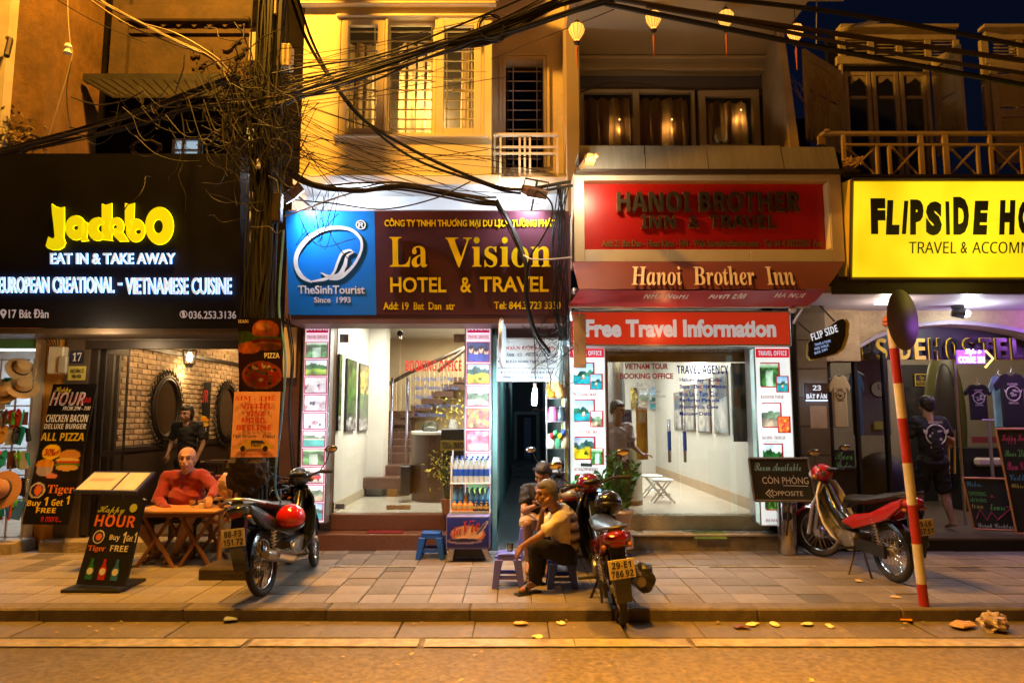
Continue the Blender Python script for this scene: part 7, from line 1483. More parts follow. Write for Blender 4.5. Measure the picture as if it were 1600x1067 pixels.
sp = thing('phone_card_poster', 'pink poster listing phone cards and a taxi tied to the pole', 'poster', pt(400, 716, 6.76)); bl, br, tl = pt(360, 714, 6.76), pt(433, 717, 6.76), pt(366, 612, 6.76); V = tl-bl; U = br-bl; U.z = 0
sheet('printed_sheet', sp, Cv(8, 10, (.93, .68, .60)).noise(.08).a, bl, U, V, inkmat('print_pink', 0, .5), curl=lambda i, j: .025*np.sin(i*3.14)); N = U.cross(V).normalized()
def spt(s, u0, v0, u1, v1, m): um = (u0+u1)/2; text(sp, s, bl+U*u0+V*(1-v1)+N*.031, U*(u1-u0), V*(v1-v0), m, .001)
spt(SF('SIM - THẺ'), .06, .045, .92, .135, K_red); spt(SB('VIETTEL'), .2, .19, .85, .265, K_red); spt(SB('VINA'), .3, .3, .72, .375, K_red); spt(SB('MOBIL'), .22, .4, .76, .48, K_red); spt(SB('BEELINE'), .12, .51, .86, .59, K_red); spt(SF('Taxi Airport'), .04, .66, .56, .71, K_navy); spt(SF('Travel'), .68, .66, .95, .71, K_navy); spt('Money Change', .25, .93, .82, .98, K_red)
c = lambda u, v, l=.03: bl+U*u+V*(1-v)+N*l
MB().prism([c(.13, .87), c(.92, .87), c(.92, .81), (c(.78, .785)), c(.7, .735), c(.42, .73), c(.3, .79), c(.14, .82)], N*.001).build('taxi_print', mat('taxi_yellow', (.6, .38, .06), .5), sp); MB().prism([c(.44, .785, .032), c(.75, .785, .032), c(.68, .745, .032), c(.45, .745, .032)], N*.001).build('taxi_window_print', K_navy, sp)
mb = MB()
for u in (.28, .76): mb.prism([c(u+.055*math.cos(a), .87+.045*math.sin(a), .033) for a in np.linspace(0, 6.28, 12)[:-1]], N*.001)
mb.build('taxi_wheel_print', K_black, sp); spt(SB('TAXI'), .44, .8, .66, .84, K_black)
# ================================================================== striped road sign post
po = thing('striped_sign_post', 'leaning red and white striped post with round traffic sign seen from behind', 'sign post', pt(1442, 928, 5.98)); A = pt(1443, 928, 5.98); A.z = 0; T = pt(1392, 502, 5.98)
M_pr = mat('post_red', (.36, .02, .012), .45, 0, .15, 8, dirt=.3); M_pw = mat('post_white', (.6, .56, .5), .5, 0, .12, 8, dirt=.4, dcol=(.25, .2, .15))
cuts = [928, 895, 837, 780, 718, 651, 598, 544, 508]; prev = 0
ts = [(c_-928)/(502-928) for c_ in cuts]
for i in range(len(cuts)-1): MB().tube([A.lerp(T, ts[i]), A.lerp(T, ts[i+1]+.0005)], .039, 16).build('stripe_band', M_pr if i % 2 == 0 else M_pw, po, smooth=True)
MB().lathe([(.05, -.02), (.07, 0), (.05, .04), (.02, .06), (0, .06)], T, 14).torus(T+Vector((0, 0, -.03)), .055, .014, None, 16, 5).build('orange_cap', mat('cap_orange', (.55, .12, .03), .5), po, smooth=True)
D = pt(1411, 500, 5.92); MM = Matrix.Rotation(R_(34), 4, 'Z')@Matrix.Rotation(R_(90), 4, 'X'); MB().lathe([(0, -.004), (.265, -.004), (.27, 0), (.265, .004), (0, .004)], D, 36, MM).build('sign_disc_back', mat('galvanised_disc', (.17, .15, .22), .45, .3, .1, 5), po, smooth=True)
MB().tube([T, T+Vector((0, 0, .0)), D], .014, 6).cyl(T+Vector((.05, 0, -.12)), T+Vector((.05, 0, .1)), .02, n=8).build('bracket', M_dark, po)
# ================================================================== FURNITURE AND GOODS ON THE PAVEMENT
# folding table
M_tt = mat('honey_table_wood', (.50, .24, .06), .35, 0, .2, 4, stretch=(1, 10, 10)); M_tl = mat('table_leg_wood', (.22, .09, .03), .5, 0, .2, 6)
x0, x1 = XX(214, 7.42), XX(346, 7.42); zt = .60
tb = thing('folding_table', 'low folding wooden table with slatted top in front of the seated man in red', 'table', ((x0+x1)/2, 7.65, 0))
for k in range(7): B('slat', M_tt, tb, x0, x1, 7.38+k*.082, 7.38+k*.082+.076, zt-.022, zt, bev=.003)
B('apron', M_tl, tb, x0+.05, x1-.05, 7.41, 7.43, zt-.07, zt-.024); B('apron', M_tl, tb, x0+.05, x1-.05, 7.9, 7.92, zt-.07, zt-.024)
for y in (7.46, 7.88):
    for xa, xb in ((x0+.08, x0+.45), (x0+.42, x0+.05), (x1-.45, x1-.08), (x1-.06, x1-.42)): MB().prism([(xa-.018, y, zt-.03), (xa+.018, y, zt-.03), (xb+.018, y, 0), (xb-.018, y, 0)], (0, .03, 0)).build('leg', M_tl, tb); y += .012
# chairs
def wchair(lab, x, y, rz, m):
    t = thing('wooden_chair', lab, 'chair', (x, y, 0), rz); W2 = .24
    for k in range(5): MB().box(-W2, W2, -.22+k*.09, -.22+k*.09+.08, .42, .44).build('slat', m, t, world=False)
    for k in range(6): MB().box(-.2+k*.07, -.2+k*.07+.05, .235, .255, .46, .88).build('back_slat', m, t, world=False)
    MB().box(-W2, W2, .225, .265, .87, .93).build('back_rail', m, t, world=False, bev=.005)
    for sx in (-1, 1):
        for sy in (-.21, .22): MB().box(sx*W2-.018, sx*W2+.018, sy, sy+.036, 0, .92 if sy > 0 else .62).build('leg', m, t, world=False)
        MB().box(sx*W2-.025, sx*W2+.025, -.22, .24, .621, .65).build('armrest', m, t, world=False)
    return t
M_ch = mat('dark_chair_wood', (.04, .02, .012), .4)
wchair('dark wooden armchair under the seated man in red', XX(292, 8.12), 8.12, 0, M_ch); wchair('yellow slatted chair between the man in red and the pole', XX(352, 7.95), 7.95, -.5, M_tt)
wchair('dark chair deep in the restaurant by the second mirror', XX(345, 10.4), 10.4, .2, M_ch); wchair('dark chair inside behind the standing woman', XX(318, 10.0), 10.0, .1, M_ch)
it = thing('indoor_table', 'small yellow topped table at the back of the restaurant', 'table', (XX(340, 10.9), 10.9, .16)); B('top', M_tt, it, XX(322, 10.9), XX(362, 10.9), 10.6, 11.2, .86, .9, bev=.006); B('pedestal', M_dark, it, XX(341, 10.9), XX(345, 10.9), 10.85, 10.95, .16, .858)
cs = thing('red_cushion', 'red cushion on the bench inside the restaurant doorway', 'cushion', (XX(352, 9.2), 9.2, .7)); MB().cbox((XX(345, 9.0), 9.0, .72), (.5, .2, .24)).build('cover', mat('red_cloth', (.35, .02, .02), .8), cs, bev=.04, smooth=True)
# plastic bags by the chair
def crumple(name, lab, cat, c, r, m, seed=0, n=20, grp=None, amp=.35):
    c = Vector(c); mb = MB().ell((0, 0, 0), r, n=n, m=n*2//3); mb.v = [tuple(Vector(v)*(1+amp*mnoise.noise(Vector(v)/max(r)*2.2+Vector((seed*7.1, 0, 0)))+.15*mnoise.noise(Vector(v)/max(r)*6+Vector((seed, 3, 0))))) for v in mb.v]
    o = mb.build(name, m, None, label=lab, cat=cat, group=grp); o.location = c; return o
M_bag = mat('pink_bag_film', (.62, .36, .26), .3, 0, .2, 8); crumple('plastic_bag', 'crumpled pinkish plastic bag hung behind the motorbike', 'bag', pt(360, 757, 7.6), (.14, .1, .13), M_bag, 3)
crumple('covered_bundle', 'dark cloth covered bundle tied to the foot of the pole', 'bundle', pt(388, 733, 6.95), (.2, .16, .24), mat('dirty_black_cloth', (.05, .035, .025), .8, 0, .5, 20), 9, 26)
# menu lectern
ml = thing('menu_stand', 'menu lectern with two lit menu sheets and a dark blue rim', 'menu stand', (XX(180, 7.35), 7.35, 0)); a, b, d = pt(117, 765, 7.1), pt(212, 766, 7.05), pt(146, 737, 7.45); U = b-a; U.z = 0; V = d-a; V.x = -.02; N = U.cross(V).normalized()
MB().prism([a-U*.02-V*.05, b+U*.03-V*.05, b+V*1.05+U*.03, a+V*1.05-U*.02], -N*.035).build('tray', mat('navy_rim', (.02, .03, .08), .3), ml, bev=.004); sheet('menu_sheet', ml, Cv(14, 8, (.82, .72, .62)).noise(.1, 4, 2).rect(.1, .15, .9, .22, (.6, .5, .4)).rect(.1, .4, .8, .45, (.65, .5, .4)).a, a+U*.01+N*.003, U*.58, V*.95, inkmat('print_paper', 0, .4)); sheet('menu_sheet', ml, Cv(14, 8, (.82, .72, .62)).noise(.1, 4, 3).rect(.1, .2, .7, .28, (.6, .45, .4)).rect(.1, .6, .9, .65, (.65, .5, .4)).a, a+U*.63+N*.003, U*.35, V*.95, inkmat('print_paper', 0, .4))
for px in (158, 190): MB().cyl(pt(px, 770, 7.3), (XX(px, 7.3), 7.3, 0), .02, n=8).build('leg', M_dark, ml)
B('foot', M_dark, ml, XX(150, 7.2), XX(200, 7.2), 7.1, 7.5, 0, .02)
# happy hour A-board
ab_ = thing('pavement_board', 'black happy hour board with three bottles on its flat base', 'sign board', (XX(160, 6.5), 6.5, 0)); a, b, d = pt(119, 905, 6.55), pt(195, 912, 6.45), pt(138, 779, 6.7); a.z = .05; b.z = .05; U = b-a; V = d-a; V.x = .07; N = U.cross(V).normalized()
MB().prism([a, b, b+V-U*.03, b+V*1.02-U*.08, a+V*1.02+U*.08, a+V+U*.03], -N*.03).build('board', mat('board_black', (.012, .012, .016), .35), ab_); MB().box(a.x-.06, b.x-.03, 6.42, 6.88, 0, .03).build('base_plate', M_black, ab_, bev=.005)
def at_(s, u0, v0, u1, v1, m, sh=0, off=0): text(ab_, s, a+U*u0+V*(1-v1)+N*.003, U*(u1-u0), V*(v1-v0), m, .002, off, sh)
C_g = mat('board_green', (.4, .45, .1), .6); C_r = mat('board_red', (.62, .14, .04), .6); C_w = mat('board_white', (.6, .58, .55), .6)
at_(SS('Happy'), .06, .08, .62, .2, C_g); at_(SB('HOUR'), .06, .19, .9, .33, C_r); at_(SF('Tiger'), .06, .55, .42, .63, C_r); at_(SB('Buy'), .45, .42, .66, .50, C_w); at_(SB('1'), .72, .38, .78, .51, C_w); at_(SB('Get'), .8, .42, .93, .49, C_w); at_(SB('1'), .95, .38, 1.0, .5, C_w); at_(SB('FREE'), .52, .54, .88, .61, C_w)
def disc(par, u, v, r, m, l=.004): MB().prism([a+U*u+V*(1-v)+N*l+(U.normalized()*math.cos(t)+V.normalized()*math.sin(t))*r for t in np.linspace(0, 6.28, 19)[:-1]], N*.001).build('printed_disc', m, par)
disc(ab_, .79, .1, .04, C_g); disc(ab_, .22, .45, .062, C_w); disc(ab_, .22, .45, .052, K_navy, .0055); disc(ab_, .23, .45, .032, C_r, .007)
for k, hx in enumerate(('1c6a48', 'a82018', '2868a8')):
    u = .22+.26*k; P = [(-.07, .94), (.07, .94), (.075, .82), (.03, .76), (.028, .7), (-.028, .7), (-.03, .76), (-.075, .82)]
    MB().prism([a+U*(u+p)+V*(1-q)+N*.003 for p, q in P], N*.001).build('printed_bottle', mat('bottle_'+hx, hexc(hx), .5), ab_); disc(ab_, u, .845, .032, C_w, .005); at_('1', u-.015, .825, u+.02, .865, K_black)
# plastic stools
def stool(lab, px, pyb, pyt, w, m, rz=0, lz=None):
    Y = 1.6*1067/(pyb-650); t = thing('plastic_stool', lab, 'stool', (XX(px, Y), Y+.12, 0), rz, 'small plastic stools on the pavement'); h = ZZ(pyt, Y); hw = w/2/1067*Y*.82; tw = hw*.86
    MB().box(-tw, tw, -tw, tw, h-.02, h).build('seat', m, t, world=False, bev=.012, smooth=True); mb = MB()
    MB().box(-tw*.98, tw*.98, -tw*.98, tw*.98, h-.06, h-.021).build('rim', m, t, world=False)
    for sx in (-1, 1):
        for sy in (-1, 1):
            p = Vector((sx*tw*.86, sy*tw*.86, h-.05)); q = Vector((sx*hw*1.08, sy*hw*1.08, 0)); d = .026
            MB().add([p+Vector(v) for v in ((-d*1.5, -d*1.5, 0), (d*1.5, -d*1.5, 0), (d*1.5, d*1.5, 0), (-d*1.5, d*1.5, 0))]+[q+Vector(v) for v in ((-d, -d, 0), (d, -d, 0), (d, d, 0), (-d, d, 0))], [(0, 1, 2, 3), (4, 7, 6, 5), (0, 4, 5, 1), (1, 5, 6, 2), (2, 6, 7, 3), (3, 7, 4, 0)]).build('leg', m, t, world=False, bev=.004)
    k = .68; r_ = tw*.86+(hw*1.08-tw*.86)*k
    for sy in (-1, 1): MB().box(-r_, r_, sy*r_-.008, sy*r_+.008, h*(1-k)-.018, h*(1-k)+.018).build('cross_bar', m, t, world=False); MB().box(sy*r_-.008, sy*r_+.008, -r_, r_, h*(1-k)-.016, h*(1-k)+.016).build('cross_bar', m, t, world=False)
    # arch gussets under the seat
    for sy in (-1, 1):
        mb = MB(); n = 8; rr_ = tw*.72
        for i in range(n):
            t0, t1 = math.pi*i/n, math.pi*(i+1)/n; zc_ = h-.05-rr_*.75; mb.prism([(rr_*math.cos(t0), sy*tw*.93, zc_+rr_*.7*math.sin(t0)), (rr_*math.cos(t1), sy*tw*.93, zc_+rr_*.7*math.sin(t1)), (rr_*math.cos(t1)*1.05, sy*tw*.93, h-.04), (rr_*math.cos(t0)*1.05, sy*tw*.93, h-.04)], (0, .008, 0))
        mb.build('arch_panel', m, t, world=False)
    return t
M_sb = mat('stool_blue', (.01, .10, .55), .4, 0, .06, 6); M_sp = mat('stool_violet', (.13, .14, .85), .4, 0, .06, 6); M_sn = mat('stool_navy', (.015, .05, .42), .4, 0, .06, 6)
stool('blue plastic stool by the granite steps', 675, 866, 833, 42, M_sb); stool('violet plastic stool used as a table in front of the old man', 794, 909, 866, 46, M_sp); stool('navy plastic stool under the old man', 877, 910, 873, 44, M_sn); stool('violet plastic stool under the young man in black', 832, 868, 818, 46, M_sp)
cp = thing('glass_cup', 'small tea glass on the violet stool', 'glass', (XX(797, 6.6), 6.65, .29)); MB().lathe([(.025, 0), (.032, .07), (.03, .07), (.023, .006), (0, .006)], (XX(797, 6.6), 6.65, ZZ(866, 6.5)), 14).build('cup', glassmat('cup_glass', (.8, .8, .75), 1, .1), cp, smooth=True)
# water crate: cooler cart with printed panel and bottle shelves
cc = thing('drinks_cart', 'blue-violet drinks cart on angled feet with a white wire rack', 'cart', (XX(730, 7.9), 7.95, 0)); x0, x1, z0, z1 = RR(697, 806, 765, 858, 7.72)
B('cabinet', mat('cart_violet', (.16, .17, .5), .4), cc, x0, x1, 7.722, 8.1, z0, z1, bev=.008); cv = Cv(50, 38, (.06, .06, .20)); cv.grad(0, 1, (.12, .25, .75), (.08, .06, .4)); cv.ell(.5, .55, .42, .30, (.75, .45, .35)); cv.ell(.5, .52, .36, .24, (.9, .72, .62)); cv.ell(.42, .78, .42, .1, (.55, .5, .62)); cv.ell(.4, .76, .36, .06, (.12, .1, .3)); cv.ell(.85, .35, .05, .3, (.75, .72, .82), .5); cv.ell(.84, .35, .025, .24, (.2, .18, .45), .5); cv.rect(0, .93, 1, 1, (.12, .12, .35)); cv.noise(.25, 4, 2)
sheet('printed_panel', cc, cv.a, (x0+.012, 7.718, z0+.02), (x1-x0-.024, 0, 0), (0, 0, z1-z0-.04), inkmat('print_cart', 0, .3)); R1 = mat('cart_red_letters', (.5, .05, .02), .4)
text(cc, SI('la'), (x0+.08, 7.714, z0+.15), (.09, 0, .015), (0, 0, .09), R1, .003); text(cc, SI('Vie'), (x0+.185, 7.714, z0+.17), (.19, 0, .03), (0, 0, .13), R1, .003)
for s in (0, 1): xx = x0+.06 if s == 0 else x1-.06; MB().prism([(xx-.03, 7.74, z0), (xx+.03, 7.74, z0), (xx+.03+(.05 if s else -.02), 7.74, .02), (xx-.02+(.05 if s else -.03), 7.74, .02)], (0, .05, 0)).build('foot', M_alum, cc)
B('underframe', M_black, cc, x0+.05, x1-.05, 7.85, 8.0, .03, z0-.002)
rx0, rx1 = XX(706, 7.95), XX(766, 7.95); rk2 = bpy.data.objects.new('wire_rack', None); COL.objects.link(rk2); adopt(rk2, cc); mb = MB()
zsh = [ZZ(754, 7.95), ZZ(800, 7.95), z1+.03]
for x in (rx0, rx1): mb.cyl((x, 8.12, z1), (x, 8.12, ZZ(703, 8.1)), .009, n=6).cyl((x, 7.86, z1), (x, 7.95, ZZ(712, 7.95)), .007, n=6)
for z in zsh: mb.box(rx0-.01, rx1+.01, 7.86, 8.13, z-.008, z)
mb.build('rack_frame', mat('white_wire', (.7, .74, .78), .4), rk2, world=False)
def bottleproto(m1, m2, h=.24, r=.032):
    a = MB().lathe([(0, 0), (r*.95, 0), (r, .01), (r, h*.62), (r*.8, h*.72), (r*.38, h*.88), (r*.36, h*.95), (0, h*.95)], n=10).mesh('bottle', m1, smooth=True); b = MB().lathe([(r*1.02, h*.28), (r*1.03, h*.3), (r*1.03, h*.55), (r*1.02, h*.57)], n=10).mesh('label_band', m2, smooth=True); c = MB().lathe([(r*.42, h*.95), (r*.42, h*1.02), (0, h*1.02)], n=8).mesh('cap', m2); return a, b, c
PB = [bottleproto(mat('water_clear', (.52, .62, .66), .12, 0, .05), mat('label_blue', (.03, .12, .6), .4), .27, .033), bottleproto(mat('water_blue', (.25, .62, .88), .12, 0, .15, 30), mat('label_sky', (.05, .3, .7), .4), .25, .033), bottleproto(mat('juice_orange', (.75, .28, .05), .2), mat('label_white', (.7, .65, .6), .4), .2, .035), bottleproto(mat('soda_dark', (.06, .03, .02), .2), mat('label_gold', (.6, .45, .15), .4), .10, .036), bottleproto(mat('juice_orange', (.75, .28, .05), .2), mat('label_gold', (.6, .45, .15), .4), .11, .036)]
def bottle(pk, loc, lab, cat='bottle', grp='bottles on the drinks cart'):
    t = thing('bottle' if cat == 'bottle' else 'can', lab, cat, loc, group=grp)
    for me in PB[pk]:
        o = bpy.data.objects.new(me.name.split('.')[0], me); COL.objects.link(o); o.parent = t
n = 7
for k in range(n):
    x = rx0+.045+k*(rx1-rx0-.08)/(n-1)
    w = ('leftmost', 'second', 'third', 'middle', 'fifth', 'sixth', 'rightmost')[k]
    bottle(0, (x, 7.98, zsh[0]), w+' clear water bottle with blue label, front of the top cart shelf'); bottle(0, (x+.01, 8.07, zsh[0]+.02), w+' clear water bottle in the rear row of the top cart shelf')
    bottle(2 if k == 2 else 1, (x, 7.98, zsh[1]), 'single orange drink bottle among the blue bottles' if k == 2 else w+' blue water bottle in the front row of the lower cart shelf'); bottle(1, (x+.01, 8.07, zsh[1]+.01), w+' blue water bottle in the rear row of the lower cart shelf')
    bottle(3 if k > 3 else 4, (x, 7.9, zsh[2]), w+(' small dark drink on top of the cart cabinet' if k > 3 else ' small orange drink on top of the cart cabinet'))
lamp('cart_glow', (XX(735, 7.6), 7.4, 1.5), 13, (.8, .9, 1), .2)  # unseen cool lamp added in front to brighten the bottles
# potted orchid by the desk
of = thing('yellow_orchid', 'yellow flowering plant behind the drinks cart', 'plant', (XX(692, 8.62), 8.62, .4)); q = pt(695, 733, 8.62); leafmass('blossoms', of, [q, q+Vector((-.07, 0, .05)), q+Vector((.05, 0, .08)), q+Vector((-.02, 0, -.05)), q+Vector((-.09, 0, -.04)), q+Vector((.04, 0, 0))], 150, .032, mat('yellow_green_bloom', (.55, .55, .05), .6, 0, .3, 12)); mb = MB()
for i in range(6): mb.tube(smoothpts([(q.x+.04, 8.62, .42), (q.x+.03+random.uniform(-.05, .05), 8.62, .8), q+Vector((random.uniform(-.08, .08), 0, 0))], 4), .007, 4)
mb.build('stems', M_leaf, of); MB().lathe([(.06, 0), (.09, .18), (0, .18)], (q.x+.04, 8.62, .40), 12).build('pot', M_wood, of, smooth=True)
# potted plant by the inn
pl_ = thing('potted_plant', 'bushy green potted plant in a pale pot outside the inn', 'plant', (XX(970, 8.15), 8.15, .2)); X, Y = XX(969, 8.1), 8.1; zp = ZZ(800, 8.1)
MB().lathe([(.07, zp-.42), (.13, zp-.4), (.13, zp-.3), (.09, zp-.24)], (X, Y, 0), 16).lathe([(.07, zp-.23), (.12, zp-.02), (.145, zp-.0), (.14, zp+.03), (.1, zp+.02), (0, zp+.01)], (X, Y, 0), 20).build('pot', mat('pale_pot', (.55, .45, .38), .5), pl_, smooth=True)
ln = MB(); sm = MB()
for i in range(15):
    a = random.uniform(0, 6.28); d = Vector((math.cos(a)*random.uniform(.1, .55), math.sin(a)*.35, 1)).normalized(); L = random.uniform(.4, .78); P = [Vector((X, Y, zp))+d*L*t+Vector((d.x*.25*t*t, 0, -.05*t*t)) for t in np.linspace(0, 1, 7)]; sm.tube(P, .008, 5, r2=.004)
    for j in range(1, 22):
        t = j/22; p = P[0].lerp(P[-1], t)+(P[min(6, int(t*6))]-P[0].lerp(P[-1], int(t*6)/6)); s = -1 if j % 2 else 1; w = Vector((d.z, random.uniform(-.5, .5), -d.x)).normalized()*s; tip = p+(w*.8+d*.7).normalized()*random.uniform(.08, .12); m_ = (p+tip)/2; nrm = Vector((random.uniform(-.4, .4), -1, random.uniform(-.2, .6))).cross(tip-p).normalized()*.02; ln.add([p, m_+nrm, tip, m_-nrm], [(0, 1, 2, 3)])
sm.build('stems', M_leaf, pl_); ln.build('leaves', mat('zz_leaf', (.045, .13, .025), .28, 0, .4, 14), pl_, kind='stuff')
# red lantern thing / trays at left of the inn
tr2 = thing('fruit_tray', 'tray of small orange jars with green lids beside the inn', 'tray', pt(912, 765, 8.2)); B('tray', K_grey, tr2, XX(893, 8.0), XX(930, 8.0), 7.95, 8.3, ZZ(769, 8.0), ZZ(764, 8.0)); 
for i in range(5): p = Vector((XX(897+7*i, 8.0), 8.0, ZZ(764, 8.0))); MB().lathe([(.02, 0), (.026, .01), (.024, .05), (0, .055)], p, 8).build('jar', mat('orange_jar', (.6, .28, .05), .3), tr2, smooth=True)
MB().ell((XX(911, 8.0), 8.05, ZZ(755, 8.0)), (.15, .09, .04), n=12, m=6).build('green_cover', mat('green_cloth', (.03, .25, .1), .7), tr2, smooth=True); B('stand', K_white, tr2, XX(896, 8.05), XX(928, 8.05), 8.02, 8.25, .02, ZZ(770, 8.0))
# chalk sign with stand + steel bin
a, b = pt(1179, 782, 7.95), pt(1276, 785, 7.9); d = pt(1170, 716, 8.0); c = pt(1262, 717, 7.98); b.z = a.z; c.z = d.z
cb = chalk('chalkboard reading room available beside the steel bin', (a, b, c, d), [('Room Available', .07, .1, .83, .3, ck_['cyan'], SS), ('CÒN PHÒNG', .17, .4, .92, .6, ck_['white'], str), ('OPPOSITE', .3, .77, .8, .88, ck_['white'], str)], 8, 'room_chalkboard', mat('thin_dark_frame', (.12, .09, .06), .5))
U = b-a; V = d-a; N = U.cross(V).normalized(); MB().tube([a+U*.27+V*.26+N*.004, a+U*.2+V*.17+N*.004, a+U*.27+V*.08+N*.004], .006, 4).tube([a+U*.32+V*.26+N*.004, a+U*.25+V*.17+N*.004, a+U*.32+V*.08+N*.004], .006, 4).tube([a+U*.5+V*.36+N*.004, a+U*.9+V*.35+N*.004], .004, 4).build('chalk_arrow', ck_['white'], cb)
MB().cyl(a+U*.42+Vector((0, .02, .0)), a+U*.45+Vector((0, .1, -.4)), .012, n=6).cyl(a+U*.58+Vector((0, .02, 0)), a+U*.55+Vector((0, .1, -.4)), .012, n=6).build('stand', M_dark, cb)
bn = thing('steel_bin', 'round stainless steel ash bin below the chalkboard', 'bin', (XX(1224, 8.2), 8.2, 0)); X = XX(1225, 8.15); z1 = ZZ(786, 8.15); MB().lathe([(.10, 0), (.11, .01), (.11, z1), (.105, z1+.012), (.09, z1+.012), (.0, z1-.02)], (X, 8.2, 0), 28).build('drum', mat('bin_steel', (.5, .48, .45), .2, 1, .08, 30), bn, smooth=True); MB().lathe([(0, 0), (.05, 0), (.055, .006), (0, .006)], (X-.03, 8.092, z1-.14), 16, Matrix.Rotation(R_(90), 4, 'X')).build('opening', M_black, bn)
cw = thing('rolled_green_mat', 'worn green mat draped over the inn step', 'mat', (XX(1105, 8.36), 8.4, .2)); mb = MB(); n = 14
vs = [(XX(1078, 8.4)+i*.03, 8.34+j*.05, .207+.012*mnoise.noise(Vector((i*.4, j*.7, 1)))+(.0 if j > 0 else -.06)) for j in range(5) for i in range(n)]; mb.add(vs, [(j*n+i, j*n+i+1, (j+1)*n+i+1, (j+1)*n+i) for j in range(4) for i in range(n-1)]).build('mat_cloth', mat('green_mat', (.12, .22, .05), .9, 0, .3, 30, bump=1), cw, smooth=True)
# litter
def litter(i, px, py, r, hx, lab, nm='litter_scrap'): z = -.1 if py > 952 else 0; Y = (1.6-z)*1067/(py-650); o = crumple(nm, lab, 'litter', (XX(px, Y), Y, z+r*.25), (r, r*.7, r*.13), mat('litter_'+hx, hexc(hx), .6, 0, .2, 30), i, 10, 'litter on the street', .7); o.rotation_euler.z = i
litter(1, 203, 954, .06, 'e8e4dc', 'flat white scrap in the gutter left of the black motorbike'); litter(2, 372, 955, .11, '8890a0', 'greyish crumpled packet in the gutter behind the black motorbike'); litter(3, 812, 962, .07, 'd8a030', 'yellow leaf scrap in the gutter below the old man'); litter(4, 838, 981, .05, 'e0c880', 'pale leaf on the road edge below the old man'); litter(5, 875, 961, .05, 'e0d0b0', 'pale curled scrap left of the rear wheel'); litter(6, 1146, 967, .07, '6a4020', 'brown dry leaf right of the centre motorbike'); litter(7, 1163, 963, .06, 'e8d8a0', 'pale scrap right of the brown dry leaf'); litter(8, 1198, 963, .06, 'f0dca0', 'pale folded scrap farther along the gutter'); litter(9, 1394, 957, .07, 'd89020', 'orange leaf in the gutter left of the striped post'); litter(10, 1482, 966, .12, 'b89038', 'yellow paper scrap right of the striped post'); litter(11, 1328, 899, .05, 'e8d0b0', 'white scrap on the pavement near the centre stand'); litter(12, 1383, 923, .05, 'e8d0b0', 'white bottle cap scrap near the striped post'); litter(13, 1248, 963, .06, 'e0d090', 'small pale scrap in the gutter right of centre'); litter(14, 1280, 965, .05, 'e0d090', 'tiny pale scrap in the gutter before the red motorbike')
crumple('plastic_bag', 'crumpled pink and grey plastic bag lying in the gutter at the right', 'bag', (XX(1529, 5.65), 5.65, -.03), (.1, .08, .07), mat('gutter_bag', (.38, .3, .3), .3, 0, .5, 14), 5, 24, amp=.6)
mb = MB(); rr = random.Random(5)
for i in range(170):
    x = rr.uniform(-4.5, 4.5); y = rr.choice((rr.uniform(5.4, 5.9), rr.uniform(4.4, 5.4), rr.uniform(6.1, 8))); z = -.083 if y < 6 else .004; s = rr.uniform(.006, .022); a = rr.uniform(0, 6.28)
    mb.add([(x+s*math.cos(a+t), y+s*math.sin(a+t)*.8, z+rr.uniform(0, s*.6)) for t in (0, 1.4, 3, 4.5)], [(0, 1, 2, 3)])
mb.build('litter_crumbs', mat('crumb', (.35, .27, .15), .8, 0, .5, 3), None, kind='stuff', label='tiny leaf crumbs and grit scattered on street and pavement')
